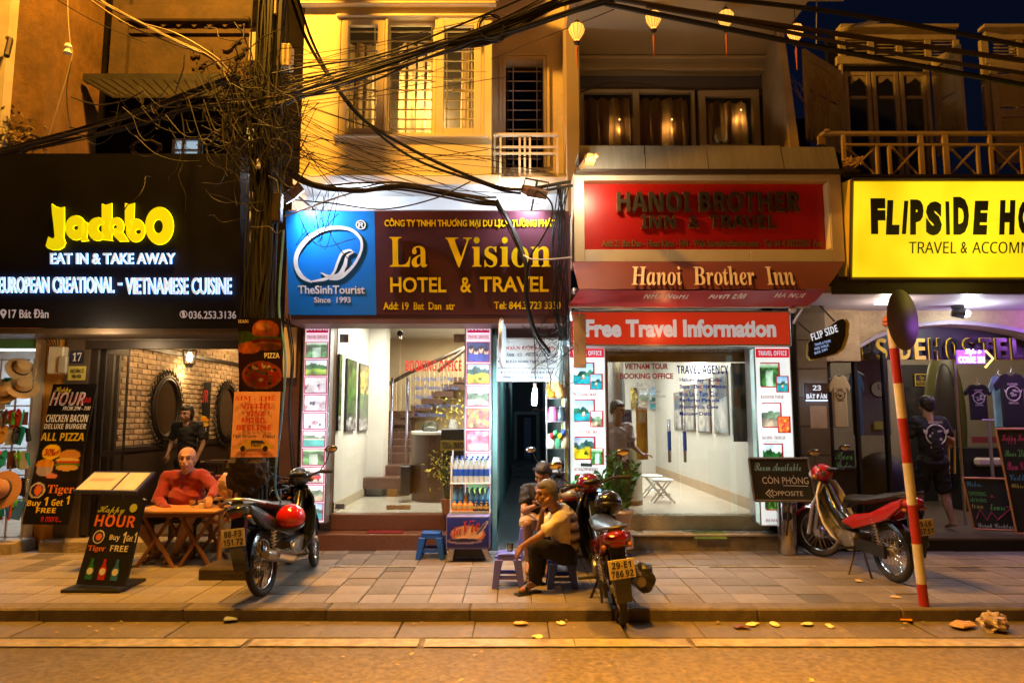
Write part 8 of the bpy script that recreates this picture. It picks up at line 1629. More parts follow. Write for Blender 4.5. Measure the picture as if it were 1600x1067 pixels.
# ================================================================== MOTORBIKES
def motorbike(lab, loc, rz, lean, body, body2, plate=None, steer=0, seatc=M_black, scooter=False, rack=False, side=1, red_tail=True, shield=None, pitch=0):
    """x forward, y left; rear wheel centre above the origin"""
    t = thing('motorbike', lab, 'motorbike', loc, rz); t.rotation_euler = Euler((R_(lean), R_(pitch), rz)); WB = 1.22; R = .285; rr = .033
    def P(name, mb, m, par=None, smooth=True, bev=0): return mb.build(name, m, par or t, world=False, smooth=smooth, bev=bev)
    shield = shield or body2
    def wheel(x, st, nm):
        M = Matrix.Translation((x, 0, R))@Matrix.Rotation(st, 4, 'Z')@Matrix.Rotation(R_(90), 4, 'X'); e = bpy.data.objects.new(nm, None); COL.objects.link(e); e.parent = t
        P('tyre', MB().torus(M@Vector((0, 0, 0)), R-rr, rr, M.to_3x3().to_4x4(), 36, 10), M_rubber, e); P('rim', MB().torus(M@Vector((0, 0, 0)), R-.07, .011, M.to_3x3().to_4x4(), 36, 6), M_chrome, e)
        h = MB(); M3 = M.to_3x3(); c = M@Vector((0, 0, 0)); h.cyl(c-M3@Vector((0, 0, .055)), c+M3@Vector((0, 0, .055)), .035, n=14).cyl(c-M3@Vector((0, 0, .02)), c+M3@Vector((0, 0, .02)), .06, n=14); P('hub', h, M_alum, e)
        s = MB()
        for i in range(26):
            a = 2*math.pi*i/26; b = a+(.35 if i % 2 else -.35); z = .03 if i % 4 < 2 else -.03; s.cyl(c+M3@Vector((.045*math.cos(b), .045*math.sin(b), z)), c+M3@Vector(((R-.075)*math.cos(a), (R-.075)*math.sin(a), 0)), .0028, n=4)
        s.build('spokes', M_chrome, e, world=False); return c
    wheel(0, 0, 'rear_wheel'); wheel(WB, steer, 'front_wheel')
    def fender(x, a0, a1, w, m, nm, st=0, r=R+.025):
        mb = MB(); n = 12; M = Matrix.Translation((x, 0, R))@Matrix.Rotation(st, 4, 'Z'); vs = []
        for i in range(n+1):
            a = a0+(a1-a0)*i/n
            for y, dr in ((-w, -.035), (-w*.8, .0), (0, .012), (w*.8, 0), (w, -.035)): vs.append(M@Vector(((r+dr)*math.cos(a), y, (r+dr)*math.sin(a))))
        mb.add(vs, [(i*5+j, i*5+j+1, i*5+6+j, i*5+5+j) for i in range(n) for j in range(4)]); P(nm, mb, m)
    fender(WB, R_(10), R_(150), .055, body, 'front_fender', steer); fender(0, R_(75), R_(175), .06, body2, 'rear_fender')
    hx, hz = WB-.22, .93                                   # steering head
    f = MB(); Ms = Matrix.Translation((hx, 0, 0))@Matrix.Rotation(steer, 4, 'Z')@Matrix.Translation((-hx, 0, 0))
    for s in (-1, 1): f.tube([Ms@Vector((WB, s*.07, R)), Ms@Vector((WB-.08, s*.07, .62)), Ms@Vector((hx, s*.05, .85))], .02, 8)
    P('fork', f, M_alum)
    hb_ = MB().tube([Ms@Vector(v) for v in ((hx-.16, .34, .99), (hx-.08, .22, 1.0), (hx-.02, .06, .95), (hx-.02, -.06, .95), (hx-.08, -.22, 1.0), (hx-.16, -.34, .99))], .012, 8); P('handlebar', hb_, M_dark)
    for s in (-1, 1):
        P('grip', MB().cyl(Ms@Vector((hx-.17, s*.36, .99)), Ms@Vector((hx-.11, s*.24, 1.0)), .02, n=8), M_rubber); P('brake_lever', MB().tube([Ms@Vector((hx-.06, s*.2, .99)), Ms@Vector((hx-.06, s*.34, .975))], .006, 5), M_chrome)
        mr = bpy.data.objects.new('mirror', None); COL.objects.link(mr); mr.parent = t; P('stalk', MB().tube(smoothpts([Ms@Vector((hx-.08, s*.22, 1.0)), Ms@Vector((hx-.06, s*.3, 1.1)), Ms@Vector((hx-.08, s*.34, 1.2))], 4), .006, 5), M_black, mr)
        P('mirror_head', MB().ell(Ms@Vector((hx-.08, s*.36, 1.22)), (.02, .07, .04), n=12, m=8), M_black, mr); P('mirror_face', MB().ell(Ms@Vector((hx-.094, s*.36, 1.22)), (.008, .06, .032), n=12, m=8), M_chrome, mr)
    hd = MB().ell(Ms@Vector((hx+.03, 0, .97)), (.12, .12, .1), n=18, m=12); P('headlamp_cowl', hd, body); P('headlamp', MB().ell(Ms@Vector((hx+.10, 0, .95)), (.055, .09, .06), n=14, m=8), mat('lamp_glass', (.55, .5, .4), .1)); P('dash', MB().ell(Ms@Vector((hx-.06, 0, 1.0)), (.05, .09, .03), n=14, m=8), M_black)
    for s in (-1, 1): P('indicator', MB().ell(Ms@Vector((hx+.06, s*.11, .93)), (.04, .035, .03), n=10, m=6), mat('amber_lens', (.35, .12, .015), .2))
    # leg shield: curved plate
    mb = MB(); vs = []; n = 9; prof = [(hx+.02, .88, .10), (hx+.0, .75, .17), (hx-.05, .6, .2), (hx-.12, .45, .2), (hx-.2, .33, .17), (hx-.27, .26, .12)]
    for x, z, w in prof:
        for j in range(n):
            u = -1+2*j/(n-1); vs.append((x+.10-.16*abs(u)**1.6, u*w, z))
    mb.add(vs, [(i*n+j, i*n+j+1, (i+1)*n+j+1, (i+1)*n+j) for i in range(len(prof)-1) for j in range(n-1)]); o = P('leg_shield', mb, shield)
    s_ = o.modifiers.new('thickness', 'SOLIDIFY'); s_.thickness = .02
    P('down_tube_cover', MB().tube([(hx-.0, 0, .82), (hx-.14, 0, .6), (hx-.3, 0, .46), (.5, 0, .47), (.35, 0, .55)], [.06, .07, .075, .07, .06], 10), body2)
    # side fairing and tail
    def panel(pts, w0, w1, m, nm):
        mb = MB(); k = len(pts)
        vs = [(x, s*(w0+(w1-w0)*(x-pts[0][0])/(pts[-1][0]-pts[0][0]+1e-6)), z) for s in (1,) for x, z in pts]
        for s in (-1, 1):
            mb.prism([(x, s*(.055), z) for x, z in pts], (0, s*(w0), 0))
        P(nm, mb, m, bev=.018)
    panel([(.62, .50), (.40, .60), (.1, .66), (-.22, .80), (-.36, .84), (-.34, .76), (-.12, .62), (.1, .54), (.4, .45)], .07, .07, body, 'side_fairing')
    P('belly', MB().prism([(.1, -.07, .6), (.6, -.07, .5), (.62, -.07, .44), (.3, -.07, .45), (.02, -.07, .56)], (0, .14, 0)), M_black, smooth=False)
    st = MB(); prof = [(.62, .68, .07), (.55, .735, .1), (.35, .75, .115), (.15, .77, .125), (-.02, .81, .12), (-.25, .845, .1), (-.36, .85, .06)]; vs = []
    for x, z, w in prof:
        for a in np.linspace(0, 2*math.pi, 11)[:-1]: vs.append((x, w*math.cos(a), z+.045*math.sin(a)*(1 if math.sin(a) > 0 else 1.2)))
    st.add(vs, [(i*10+j, i*10+(j+1) % 10, (i+1)*10+(j+1) % 10, (i+1)*10+j) for i in range(6) for j in range(10)]+[tuple(range(10)), tuple(range(60, 70))[::-1]]); P('seat', st, seatc)
    if rack or True: P('grab_rail', MB().tube(smoothpts([(-.1, .12, .82), (-.3, .11, .87), (-.43, .06, .9), (-.43, -.06, .9), (-.3, -.11, .87), (-.1, -.12, .82)], 4), .012, 6), M_alum if rack else M_dark)
    P('tail_cowl', MB().ell((-.33, 0, .80), (.12, .11, .06), n=16, m=10), body); P('tail_lamp', MB().ell((-.42, 0, .77), (.03, .065, .03), n=14, m=8), mat('tail_lens', (.16, .01, .008), .15))
    for s in (-1, 1): P('rear_indicator', MB().ell((-.37, s*.10, .74), (.03, .022, .02), n=10, m=6), mat('amber_lens', (.35, .12, .015), .2))
    P('mudguard', MB().prism([(-.36, -.06, .74), (-.44, -.06, .5), (-.38, -.06, .3), (-.35, -.06, .3), (-.38, -.06, .5), (-.30, -.06, .74)], (0, .12, 0)), body2 if not red_tail else M_black, smooth=False)
    if plate:
        pp_ = P('number_plate', MB().box(-.475, -.468, -.1, .1, .52, .665), mat('plate_cream', (.62, .55, .36), .5, dirt=.3, dcol=(.3, .22, .1)), smooth=False)
        text(t, SB(plate[0]), (-.4765, .075, .6), (0, -.15, 0), (0, 0, .05), K_black, .001, world=False); text(t, SB(plate[1]), (-.4765, .085, .533), (0, -.17, 0), (0, 0, .05), K_black, .001, world=False)
    # engine, exhaust, suspension, stand
    P('engine', MB().box(.42, .74, -.1, .1, .24, .40).cyl((.5, -.13, .3), (.5, .13, .3), .09, n=16).cyl((.74, 0, .33), (.9, 0, .36), .065, .055, n=12), mat('engine_alloy', (.28, .26, .24), .4, .7, .3, 14, dirt=.5), bev=.015)
    sd = -1; P('exhaust_pipe', MB().tube(smoothpts([(.86, sd*.05, .3), (.8, sd*.1, .2), (.6, sd*.13, .2), (.35, sd*.14, .24)], 4), .018, 8), M_chrome); P('muffler', MB().tube([(.36, sd*.15, .24), (.3, sd*.155, .26), (-.2, sd*.17, .38), (-.26, sd*.17, .395)], [.03, .048, .05, .035], 14), mat('muffler_steel', (.3, .27, .24), .35, .9, .15, 8)); P('heat_shield', MB().tube([(.25, sd*.165, .285), (-.1, sd*.18, .37)], .053, 12), M_chrome)
    for s in (-1, 1):
        P('shock_absorber', MB().cyl((0.02, s*.1, R+.02), (.1, s*.1, .64), .013, n=8), M_chrome); sp = MB(); N_ = 60
        sp.tube([(0.04+.05*i/N_+.026*math.cos(i*.9), s*.1+.026*math.sin(i*.9), .36+.24*i/N_) for i in range(N_)], .006, 4); P('coil_spring', sp, M_chrome)
        P('swing_arm', MB().tube([(0, s*.08, R), (.42, s*.08, .33)], .02, 6), M_dark); P('foot_peg', MB().cyl((.42, s*.1, .26), (.42, s*.28, .27), .014, n=8), M_rubber)
    P('chain_case', MB().prism([(-.04, .085, R-.05), (.5, .085, .26), (.5, .085, .36), (-.04, .085, R+.07)], (0, .03, 0)), M_black, smooth=False); P('kick_stand', MB().tube([(.45, .08, .26), (.35, .26, .0)], .012, 6).tube([(.3, .1, .24), (.16, .13, 0)], .012, 6), M_dark)
    P('number_cable', MB().tube(smoothpts([Ms@Vector((hx-.1, .2, .99)), (hx+.06, .12, .85), (hx-.05, .08, .6), (.7, .08, .4)], 5), .005, 4), M_black)
    return t
M_db = mat('bike_black_paint', (.012, .014, .018), .18, .1, .05, 3, coat=.6, dirt=.15, dcol=(.06, .05, .04)); M_ds = mat('bike_slate_paint', (.05, .065, .08), .22, .3, .08, 3, coat=.5); M_dr = mat('bike_dark_red', (.16, .008, .012), .2, .1, .05, 3, coat=.7); M_rd = mat('bike_red', (.40, .012, .015), .22, 0, .06, 3, coat=.6, dirt=.3, dcol=(.08, .03, .02)); M_bw = mat('bike_white', (.65, .63, .6), .25, 0, .04, 3, coat=.5); M_gs = mat('scooter_grey', (.35, .33, .32), .25, .2, .06, 3, coat=.5)
b1 = motorbike('black motorbike with a red helmet hung on it and plate 88-F3', (-2.22, 6.32, 0), R_(85), -7, M_ds, M_db, ('88-F3', '151.72'), .25, rack=True, red_tail=False)
b2 = motorbike('dark red motorbike in the centre seen from behind, plate 29-E1', (.91, 5.88, -.10), R_(91), -8, M_dr, M_db, ('29-E1', '786.92'), .3, pitch=-5)
b3 = motorbike('red and white motorbike on its stand behind the striped post', (3.72, 6.84, 0), R_(98), -3, M_rd, M_db, ('29-L6', '557.51'), .55, shield=M_bw)
b4 = motorbike('grey scooter mostly hidden behind the old man and the centre motorbike', (.66, 7.5, 0), R_(90), -4, M_gs, M_gs, None, .1)
b5 = motorbike('dark motorbike standing behind the black one, beside the pole', (-2.42, 7.65, 0), R_(100), -6, M_db, M_db, None, -.3)
hm = thing('red_helmet', 'glossy red helmet hanging from the black motorbike', 'helmet', pt(454, 808, 6.6)); c = pt(454, 808, 6.5); MB().ell(c, (.132, .135, .122), n=26, m=18).build('shell', mat('helmet_red', (.55, .015, .01), .12, 0, .03, 3, coat=.8), hm, smooth=True); MB().torus(c+Vector((0, 0, -.07)), .118, .013, Matrix.Rotation(.2, 4, 'X'), 24, 6).build('rim', M_black, hm, smooth=True); MB().tube([c+Vector((-.1, 0, .1)), c+Vector((-.12, .05, .25))], .008, 5).build('strap', M_black, hm)
bs = thing('black_saddle_bag', 'black bag with bits of luggage strapped to the right of the centre motorbike', 'bag', pt(1005, 900, 5.75)); o = MB().ell((0, 0, 0), (.10, .14, .11), n=16, m=12); o.v = [tuple(Vector(v)*(1+.3*mnoise.noise(Vector(v)*14))) for v in o.v]; q = o.build('bag_body', M_black, bs, world=False)
gh = thing('dark_helmet', 'dark helmet and visor hanging on the centre motorbike', 'helmet', pt(950, 788, 6.5)); c = pt(950, 786, 6.45); MB().ell(c, (.13, .14, .12), n=20, m=14).build('shell', M_db, gh, smooth=True); MB().ell(c+Vector((0, -.07, .0)), (.1, .08, .05), n=16, m=10).build('visor', M_black, gh, smooth=True)
# ================================================================== PEOPLE
def blob(name, prims, vox, m, parent, it=3):
    mb = MB()
    for p in prims:
        if p[0] == 'c':
            _, a, b, r0, r1 = p; a, b = Vector(a), Vector(b); mb.ell(a, r0, n=12, m=8).ell(b, r1, n=12, m=8); mb.tube([a, b], r0, 12, r2=r1)
        else: mb.ell(p[1], p[2], p[3] if len(p) > 3 else None, n=18, m=12)
    o = mb.build(name, m, parent); r = o.modifiers.new('r', 'REMESH'); r.mode = 'VOXEL'; r.voxel_size = vox; s = o.modifiers.new('s', 'SMOOTH'); s.iterations = it; s.factor = .5
    BL.append(o); return o
BL = []
def finish_blobs():
    bpy.context.view_layer.update(); dg = bpy.context.evaluated_depsgraph_get()
    for o in BL:
        me = bpy.data.meshes.new_from_object(o.evaluated_get(dg)); o.modifiers.clear(); o.data = me; me.update()
        if o.name[:5] in ('shirt', 'trous'):   # cloth folds
            N_ = len(me.vertices); co = np.empty(N_*3, 'f'); me.vertices.foreach_get('co', co); co = co.reshape(-1, 3); nn_ = np.empty(N_*3, 'f'); me.vertices.foreach_get('normal', nn_); nn_ = nn_.reshape(-1, 3)
            f = np.array([1-abs(mnoise.noise(Vector((a*7, b_*7, c_*11))))*2.6 for a, b_, c_ in co]); co = co+nn_*(np.clip(f, 0, 1)*.011-.003)[:, None]; me.vertices.foreach_set('co', co.astype('f').ravel())
        me.polygons.foreach_set('use_smooth', [True]*len(me.polygons)); me.update()
def basis(f, u):
    f = Vector(f).normalized(); u = Vector(u); r = f.cross(u).normalized(); u = r.cross(f); return Matrix(((r.x, f.x, u.x, 0), (r.y, f.y, u.y, 0), (r.z, f.z, u.z, 0), (0, 0, 0, 1)))   # x right, y forward, z up
def person(lab, J, face, up=(0, 0, 1), skin=None, hair=None, shirt=None, trousers=None, bald=False, sleeve='short', legs='long', belly=.0, hs=1.0, hands=None, shoes=None, build=1.0, extra_hair=0, upd=None, smile=False):
    """J: joints; every limb a list of points hip-knee-ankle-toe / shoulder-elbow-wrist"""
    base = J['pelvis'].copy(); base.z = min(J['legL'][-1].z, J['legR'][-1].z); t = thing('person', lab, 'person', base); b = build
    H = J['head']; FB = basis(face, up); hd = lambda x, y, z: H+FB@Vector((x*hs, y*hs, z*hs)); B3 = FB
    pr = [('e', hd(0, -.012, .03), (.083*hs, .094*hs, .086*hs), B3), ('e', hd(0, .022, -.035), (.064*hs, .066*hs, .07*hs), B3), ('c', hd(0, .055, -.082), hd(0, .045, -.08), .024*hs, .03*hs), ('c', hd(0, .088, .018), hd(0, .108, -.022), .0085*hs, .0155*hs), ('c', hd(-.03, .078, .036), hd(.03, .078, .036), .014*hs, .014*hs), ('c', hd(-.02, .088, -.05), hd(.02, .088, -.05), .0085*hs, .0085*hs),
          ('c', hd(0, -.02, -.04), J['neck'], .05*hs, .056*b), ('c', J['neck'], J['chest'], .06, .08)]
    for s in (-1, 1): pr += [('e', hd(s*.074, -.008, 0), (.011*hs, .02*hs, .03*hs), B3), ('e', hd(s*.036, .062, -.02), (.022*hs, .022*hs, .022*hs), B3)]
    for k in ('armL', 'armR'):
        S, E, Wr = J[k][:3]; pr += [('c', S, E, .047*b, .037*b), ('c', E, E.lerp(Wr, .35), .037*b, .036*b), ('c', E.lerp(Wr, .35), Wr, .036*b, .023*b)]
        hdv = (J[k][3]-Wr).normalized(); pal = Vector(J[k][4]).normalized() if len(J[k]) > 4 else Vector((0, 0, -1)); sd = hdv.cross(pal).normalized(); pal = sd.cross(hdv).normalized(); k0 = Wr+hdv*.085
        for i, (o_, L) in enumerate(((-.03, .068), (-.01, .078), (.01, .074), (.029, .058))): 
            r0 = k0+sd*o_; m_ = r0+(hdv*.9+pal*.3).normalized()*L*.5; e = m_+(hdv*.6+pal*.75).normalized()*L*.5; pr += [('c', Wr+sd*o_*.5, r0, .014, .0115), ('c', r0, m_, .0095, .009), ('c', m_, e, .009, .0075)]
        th = Wr+sd*-.022+hdv*.02; pr += [('c', th, th+(hdv*.6-sd*.8+pal*.2).normalized()*.045, .014, .0115), ('c', th+(hdv*.6-sd*.8+pal*.2).normalized()*.045, th+(hdv*.9-sd*.5+pal*.4).normalized()*.08, .011, .0085)]
    for k in ('legL', 'legR'):
        Hp, K, A, T = J[k]; pr += [('c', Hp, K, .078*b, .054*b), ('c', K, K.lerp(A, .35), .053*b, .055*b), ('c', K.lerp(A, .35), A, .055*b, .034), ('c', A, T, .036, .028), ('c', A, A+(A-T).normalized()*.035+Vector((0, 0, -.02)), .034, .03)]
    pr += [('c', J['chest'], J['pelvis'], .1*b, .11*b)]
    blob('body', pr, .0085, skin, t, 2)
    # face details
    for s in (-1, 1): MB().ell(hd(s*.031, .074, .012), (.0135*hs, .008*hs, .0075*hs), B3, 10, 6).build('eye', mat('eye_dark', (.03, .02, .015), .2), t, smooth=True); MB().tube([hd(s*.014, .090, .036), hd(s*.033, .089, .043), hd(s*.05, .076, .036)], .0035*hs, 5).build('eyebrow', hair, t)
    if smile: MB().tube([hd(-.028, .083, -.043), hd(0, .096, -.055), hd(.028, .083, -.043)], .005, 5).build('smile', mat('teeth', (.6, .55, .45), .3), t)
    else: MB().tube([hd(-.024, .084, -.05), hd(0, .0965, -.05), hd(.024, .084, -.05)], .0035, 5).build('mouth', mat('lips', (.22, .07, .05), .5), t)
    if not bald:
        hp = [('e', hd(0, -.025, .045), (.088*hs, .096*hs, .09*hs), B3), ('e', hd(0, .03, .08), (.066*hs, .05*hs, .042*hs), B3), ('e', hd(-.072, -.03, .025), (.018, .05, .05*(1+extra_hair)), B3), ('e', hd(.072, -.03, .025), (.018, .05, .05*(1+extra_hair)), B3), ('e', hd(0, -.06, -.01), (.07*hs, .05*hs, .07*hs), B3)]
        
        for _ in range(14):
            a_, e_ = random.uniform(0, 6.28), random.uniform(.35, 1.4); hp.append(('e', hd(.085*math.cos(a_)*math.cos(e_), -.025+.092*math.sin(a_)*math.cos(e_), .045+.086*math.sin(e_)), (.015, .015, .012)))
        if extra_hair: hp += [('c', hd(0, -.085, .0), hd(0, -.1, -.12), .05, .03)]
        blob('hair', hp, .009, hair, t, 1)
    else: blob('hair', [('e', hd(s*.066, -.03, .0), (.012, .045, .03), B3) for s in (-1, 1)]+[('e', hd(0, -.09, -.0), (.055, .014, .03), B3)], .006, hair, t, 1)
    # clothes
    C_, P_ = J['chest'], J['pelvis']; SL, SR = J['armL'][0], J['armR'][0]; fw = Vector(J.get('front', face)); fw.z = 0; fw.normalize(); mid = C_.lerp(P_, .55)+fw*belly*.5
    sh = [('c', SL, SR, .068*b, .068*b), ('c', SL.lerp(C_, .3), mid, .085*b, .10*b), ('c', SR.lerp(C_, .3), mid, .085*b, .10*b), ('e', C_+fw*.02, (.15*b, .115*b, .13*b), basis(fw, J['neck']-P_)), ('e', mid+fw*belly*.4, ((.145+belly*.5)*b, (.105+belly)*b, .15), basis(fw, J['neck']-P_)), ('c', C_+(P_-C_)*.1, mid, .135*b, .15*b), ('c', mid, P_+Vector((0, 0, .03)), .14*b, .14*b), ('c', SL.lerp(P_, .92), SR.lerp(P_, .92), .11*b, .11*b), ('c', J['neck']+(C_-J['neck'])*.35, C_, .062*b, .09)]
    for k in ('armL', 'armR'):
        S, E, Wr = J[k][:3]; sh += [('c', S, E if sleeve == 'long' else S.lerp(E, .62), .06*b, .056*b if sleeve == 'long' else .064*b)]
        if sleeve == 'long': sh += [('c', E, Wr.lerp(E, .06), .052*b, .036*b)]
    blob('shirt', sh, .0105, shirt, t, 9)
    tr = [('c', J['legL'][0], J['legR'][0], .115*b, .115*b), ('c', P_+Vector((0, 0, .06)), P_, .115*b, .125*b)]
    for k in ('legL', 'legR'):
        Hp, K, A, T = J[k]; tr += [('c', Hp, K if legs != 'mid' else Hp.lerp(K, .85), .098*b, .076*b if legs != 'mid' else .095*b)]
        if legs == 'long': tr += [('c', K, A.lerp(K, .08), .073*b, .06)]
    blob('trousers', tr, .0115, trousers, t, 3)
    if shoes:
        for k in ('legL', 'legR'):
            A, T = J[k][2:]; d = (T-A); d.z = 0; d.normalize(); c = A.lerp(T, .45); c.z = min(A.z, T.z)-.022; M = Matrix.Translation(c)@basis(d, (0, 0, 1)); MB().ell((0, 0, 0), (1, 1, 1), n=4, m=2) and None
            o = MB().box(-.045, .045, -.12, .15, -.018, .006, M).build('sandal', shoes, t, bev=.012); MB().tube([M@Vector(v) for v in ((-.05, .06, 0), (-.035, .05, .05), (.035, .05, .05), (.05, .06, 0))], .012, 5).build('strap', shoes, t)
    return t
V3 = Vector
S_w = mat('skin_light', (.44, .23, .15), .55, 0, .15, 14, bump=.25, bscale=90); S_t = mat('skin_tan', (.30, .155, .09), .55, 0, .18, 14, bump=.25, bscale=90); S_m = mat('skin_warm', (.36, .2, .125), .55, 0, .15, 14, bump=.25, bscale=90)
H_b = mat('hair_black', (.012, .009, .008), .45, 0, .3, 40, bump=.6, bscale=160); H_g = mat('hair_grey', (.13, .125, .13), .6, 0, .4, 40, bump=.8, bscale=160); C_red = mat('knit_red', (.26, .02, .014), .85, 0, .06, 5, bump=.25, bscale=30, sheen=.2); C_blk = mat('cloth_black', (.012, .011, .012), .85, 0, .1, 6, bump=.3, bscale=18); C_navy = mat('cloth_navy', (.02, .022, .035), .85)
# man in red at the table
def J_(pelvis, chest, neck, head, aL, aR, lL, lR, front): return dict(pelvis=pelvis, chest=chest, neck=neck, head=head, armL=aL, armR=aR, legL=lL, legR=lR, front=V3(front))
Y = 8.0; h = pt(292, 717, 7.93)
person('bald smiling man in a red long sleeved shirt sitting at the folding table', J_(V3((h.x-.06, 8.15, .53)), V3((h.x-.02, 8.08, .86)), h+V3((-.01, .06, -.15)), h,
    [pt(318, 744, 8.0), pt(334, 762, 7.88)+V3((.03, 0, -.02)), pt(328, 775, 7.66), pt(326, 788, 7.6), (-.2, .2, -1)], [pt(261, 746, 8.02), pt(247, 783, 7.92), pt(262, 800, 7.66)+V3((0, 0, .03)), pt(275, 799, 7.6), (0, .3, -1)],
    [V3((h.x+.05, 8.1, .5)), V3((h.x+.2, 7.66, .49)), V3((h.x-.02, 7.8, .08)), V3((h.x-.04, 7.62, .03))], [V3((h.x-.2, 8.1, .5)), V3((h.x-.42, 7.68, .49)), V3((h.x-.24, 7.84, .08)), V3((h.x-.28, 7.66, .03))], (.1, -1, 0)), (.22, -1, -.05), skin=S_w, hair=H_g, shirt=C_red, trousers=C_navy, bald=True, sleeve='long', legs='mid', belly=.06, hs=1.16, build=1.16, smile=True)
wt_ = thing('table_coffee', 'small white cup on the folding table', 'cup', pt(320, 795, 7.6)); wt_.location.z = .6; MB().lathe([(0, 0), (.025, 0), (.032, .055), (.028, .055), (0, .01)], (0, 0, 0), 12).build('cup', K_white, wt_, world=False, smooth=True); wt_.location = (XX(322, 7.6), 7.6, .6)
# woman in black indoors
h = pt(291, 647, 9.85); f0 = .17
person('woman in a black v-neck dress standing inside before the mirrors', J_(V3((h.x+.01, 9.93, 1.0)), V3((h.x, 9.9, 1.36)), h+V3((0, .03, -.14)), h, [V3((h.x+.17, 9.9, 1.47)), V3((h.x+.24, 9.9, 1.2)), V3((h.x+.2, 9.8, .98)), V3((h.x+.16, 9.76, .88))], [V3((h.x-.17, 9.9, 1.47)), V3((h.x-.22, 9.9, 1.2)), pt(262, 708, 9.8), pt(262, 718, 9.8)],
    [V3((h.x+.09, 9.93, .95)), V3((h.x+.1, 9.9, .55)), V3((h.x+.1, 9.95, .23)), V3((h.x+.1, 9.8, .2))], [V3((h.x-.08, 9.93, .95)), V3((h.x-.09, 9.9, .55)), V3((h.x-.09, 9.95, .23)), V3((h.x-.09, 9.8, .2))], (-.1, -1, 0)), (-.15, -1, -.1), skin=S_m, hair=H_b, shirt=C_blk, trousers=C_blk, hs=.98, build=.88, extra_hair=1)
# old man on the stool, profile to the left
h = pt(854, 772, 6.5); C_sh = mat('cream_shirt', (.66, .58, .42), .8, 0, .08, 5, bump=.2, bscale=20); nt = C_sh.node_tree; n = nt.nodes; l = nt.links   # brown bands woven into the back of the shirt
tc = n.new('ShaderNodeTexCoord'); sx_ = n.new('ShaderNodeSeparateXYZ'); l.new(tc.outputs['Object'], sx_.inputs[0]); wv = n.new('ShaderNodeTexWave'); wv.bands_direction = 'Z'; wv.inputs['Scale'].default_value = 3.2; wv.inputs['Distortion'].default_value = 1.5; l.new(tc.outputs['Object'], wv.inputs[0]); gt = n.new('ShaderNodeMath'); gt.operation = 'GREATER_THAN'; gt.inputs[1].default_value = XX(889, 6.5); l.new(sx_.outputs[0], gt.inputs[0]); ml_ = n.new('ShaderNodeMath'); ml_.operation = 'MULTIPLY'; l.new(gt.outputs[0], ml_.inputs[0]); l.new(wv.outputs['Fac'], ml_.inputs[1])
pb = n['Principled BSDF']; old = pb.inputs['Base Color'].links[0].from_socket; mxx = n.new('ShaderNodeMixRGB'); l.new(ml_.outputs[0], mxx.inputs[0]); l.new(old, mxx.inputs[1]); mxx.inputs[2].default_value = (.05, .025, .012, 1); l.new(mxx.outputs[0], pb.inputs['Base Color'])
person('old grey haired man in a cream shirt sitting on a stool, hand at his mouth', J_(V3((XX(884, 6.6), 6.62, .36)), V3((XX(880, 6.56), 6.58, .66)), h+V3((.075, .03, -.13)), h,
    [pt(872, 812, 6.42), pt(842, 838, 6.3), pt(816, 853, 6.34), pt(806, 868, 6.36), (.3, .6, -1)], [pt(866, 806, 6.72), pt(843, 830, 6.6), pt(848, 796, 6.5)+V3((0, 0, 0)), pt(850, 784, 6.46), (.6, -.2, .3)],
    [V3((XX(880, 6.5), 6.52, .33)), V3((XX(836, 6.42), 6.42, .42)), V3((XX(836, 6.45), 6.45, .09)), V3((XX(814, 6.4), 6.36, .035))], [V3((XX(882, 6.7), 6.72, .33)), V3((XX(846, 6.7), 6.72, .43)), V3((XX(840, 6.75), 6.74, .09)), V3((XX(824, 6.75), 6.7, .035))], (-1, -.15, 0)), (-1, -.42, -.12), up=(-.15, 0, 1), skin=S_t, hair=H_g, shirt=C_sh, trousers=C_blk, shoes=M_black, hs=1.02, build=.92)
# young man behind, looking down
h = pt(848, 742, 7.25)
person('young man in a black t-shirt bending over his phone behind the old man', J_(V3((XX(838, 7.6), 7.62, .52)), V3((XX(838, 7.45), 7.5, .74)), h+V3((.02, .08, -.12)), h,
    [V3((XX(862, 7.4), 7.45, .82)), V3((XX(872, 7.2), 7.22, .66)), pt(850, 785, 7.1), pt(842, 787, 7.05), (0, .2, 1)], [V3((XX(822, 7.4), 7.48, .82)), V3((XX(818, 7.25), 7.25, .62)), pt(838, 790, 7.1), pt(846, 790, 7.05), (0, .2, 1)],
    [V3((XX(850, 7.55), 7.55, .50)), V3((XX(852, 7.1), 7.15, .48)), V3((XX(850, 7.2), 7.25, .08)), V3((XX(850, 7.0), 7.05, .035))], [V3((XX(828, 7.55), 7.55, .50)), V3((XX(824, 7.1), 7.15, .50)), V3((XX(826, 7.2), 7.3, .08)), V3((XX(824, 7.0), 7.1, .035))], (-.2, -1, 0)), (-.55, -1, -.65), up=(0, -.4, 1), skin=S_m, hair=H_b, shirt=C_blk, trousers=mat('pale_striped_shorts', (.5, .36, .3), .8, 0, .25, 30, stretch=(4, .5, 1)), legs='mid', build=.95)
ph = thing('smartphone', 'small phone held by the young man in black', 'phone', pt(843, 783, 7.05)); MB().cbox((0, 0, 0), (.07, .012, .13), Euler((-.9, 0, 0)).to_matrix().to_4x4()).build('phone_body', M_black, ph, world=False, bev=.004)
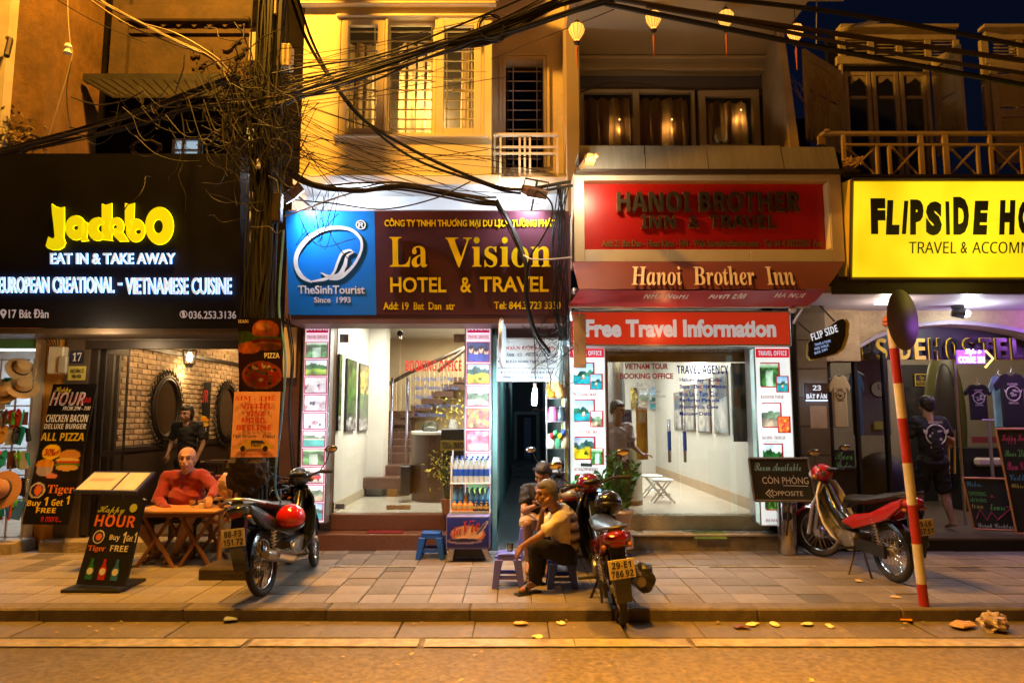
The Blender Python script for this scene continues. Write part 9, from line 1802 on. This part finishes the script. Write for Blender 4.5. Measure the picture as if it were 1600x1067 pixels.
# walker at the hostel, back view
h = pt(1447, 634, 9.0); X = h.x
w_ = person('person in black t-shirt and shorts walking into the hostel, seen from behind', J_(V3((X+.04, 9.0, 1.08)), V3((X+.02, 9.0, 1.42)), h+V3((.0, -.02, -.13)), h, [V3((X-.17, 9.0, 1.53)), V3((X-.24, 9.05, 1.27)), V3((X-.2, 9.2, 1.06)), V3((X-.18, 9.28, .97))], [V3((X+.2, 9.0, 1.53)), V3((X+.3, 8.98, 1.28)), pt(1482, 683, 8.95), pt(1484, 692, 9.0)],
    [V3((X-.05, 9.0, 1.0)), V3((X-.1, 9.08, .62)), V3((X-.1, 9.2, .27)), V3((X-.1, 9.38, .2))], [V3((X+.13, 9.0, 1.0)), V3((X+.17, 9.02, .62)), V3((X+.19, 8.9, .24)), V3((X+.2, 9.05, .19))], (0, 1, 0)), (-.1, 1, 0), skin=S_m, hair=H_b, shirt=C_blk, trousers=C_blk, legs='mid', build=1.0)
c = V3((X+.03, 8.875, 1.36)); MQ = Matrix.Rotation(R_(90), 4, 'X'); mb = MB().torus(c, .13, .010, MQ, 30, 4); rr = random.Random(4)
for i in range(9): mb.cbox((c.x+rr.uniform(-.07, .07), c.y, c.z+rr.uniform(-.07, .07)), (rr.uniform(.02, .06), .008, rr.uniform(.01, .035)))
for s in (-1, 1): mb.prism([c+V3((s*.1, 0, .05)), c+V3((s*.165, 0, .075)), c+V3((s*.16, 0, .03)), c+V3((s*.12, 0, -.0))], (0, -.005, 0))
mb.build('back_print', K_tee, w_); text(w_, SB('FLIPSIDE'), (c.x-.09, c.y-.004, c.z+.145), (.18, 0, 0), (0, 0, .03), K_tee, .002); text(w_, SB('HOSTEL'), (c.x-.08, c.y-.004, c.z-.175), (.16, 0, 0), (0, 0, .03), K_tee, .002)
# clerk inside the inn
h = pt(965, 641, 9.25); X = h.x; f0 = .37
person('dark haired clerk in a pink white shirt standing inside the inn', J_(V3((X, 9.3, 1.0)), V3((X, 9.3, 1.36)), h+V3((0, .02, -.13)), h, [V3((X+.15, 9.3, 1.46)), V3((X+.2, 9.25, 1.2)), V3((X+.3, 9.15, 1.1)), V3((X+.38, 9.1, 1.1))], [V3((X-.12, 9.3, 1.46)), V3((X-.16, 9.28, 1.18)), V3((X-.05, 9.15, 1.05)), V3((X+.03, 9.1, 1.04))],
    [V3((X+.07, 9.3, .95)), V3((X+.08, 9.3, .65)), V3((X+.08, 9.33, .46)), V3((X+.1, 9.2, .41))], [V3((X-.07, 9.3, .95)), V3((X-.08, 9.3, .65)), V3((X-.08, 9.33, .46)), V3((X-.06, 9.2, .41))], (.5, -1, 0)), (.8, -.6, -.25), skin=S_m, hair=H_b, shirt=mat('pink_white_shirt', (.62, .55, .6), .8), trousers=C_navy, build=.9)
finish_blobs(); finish_text()
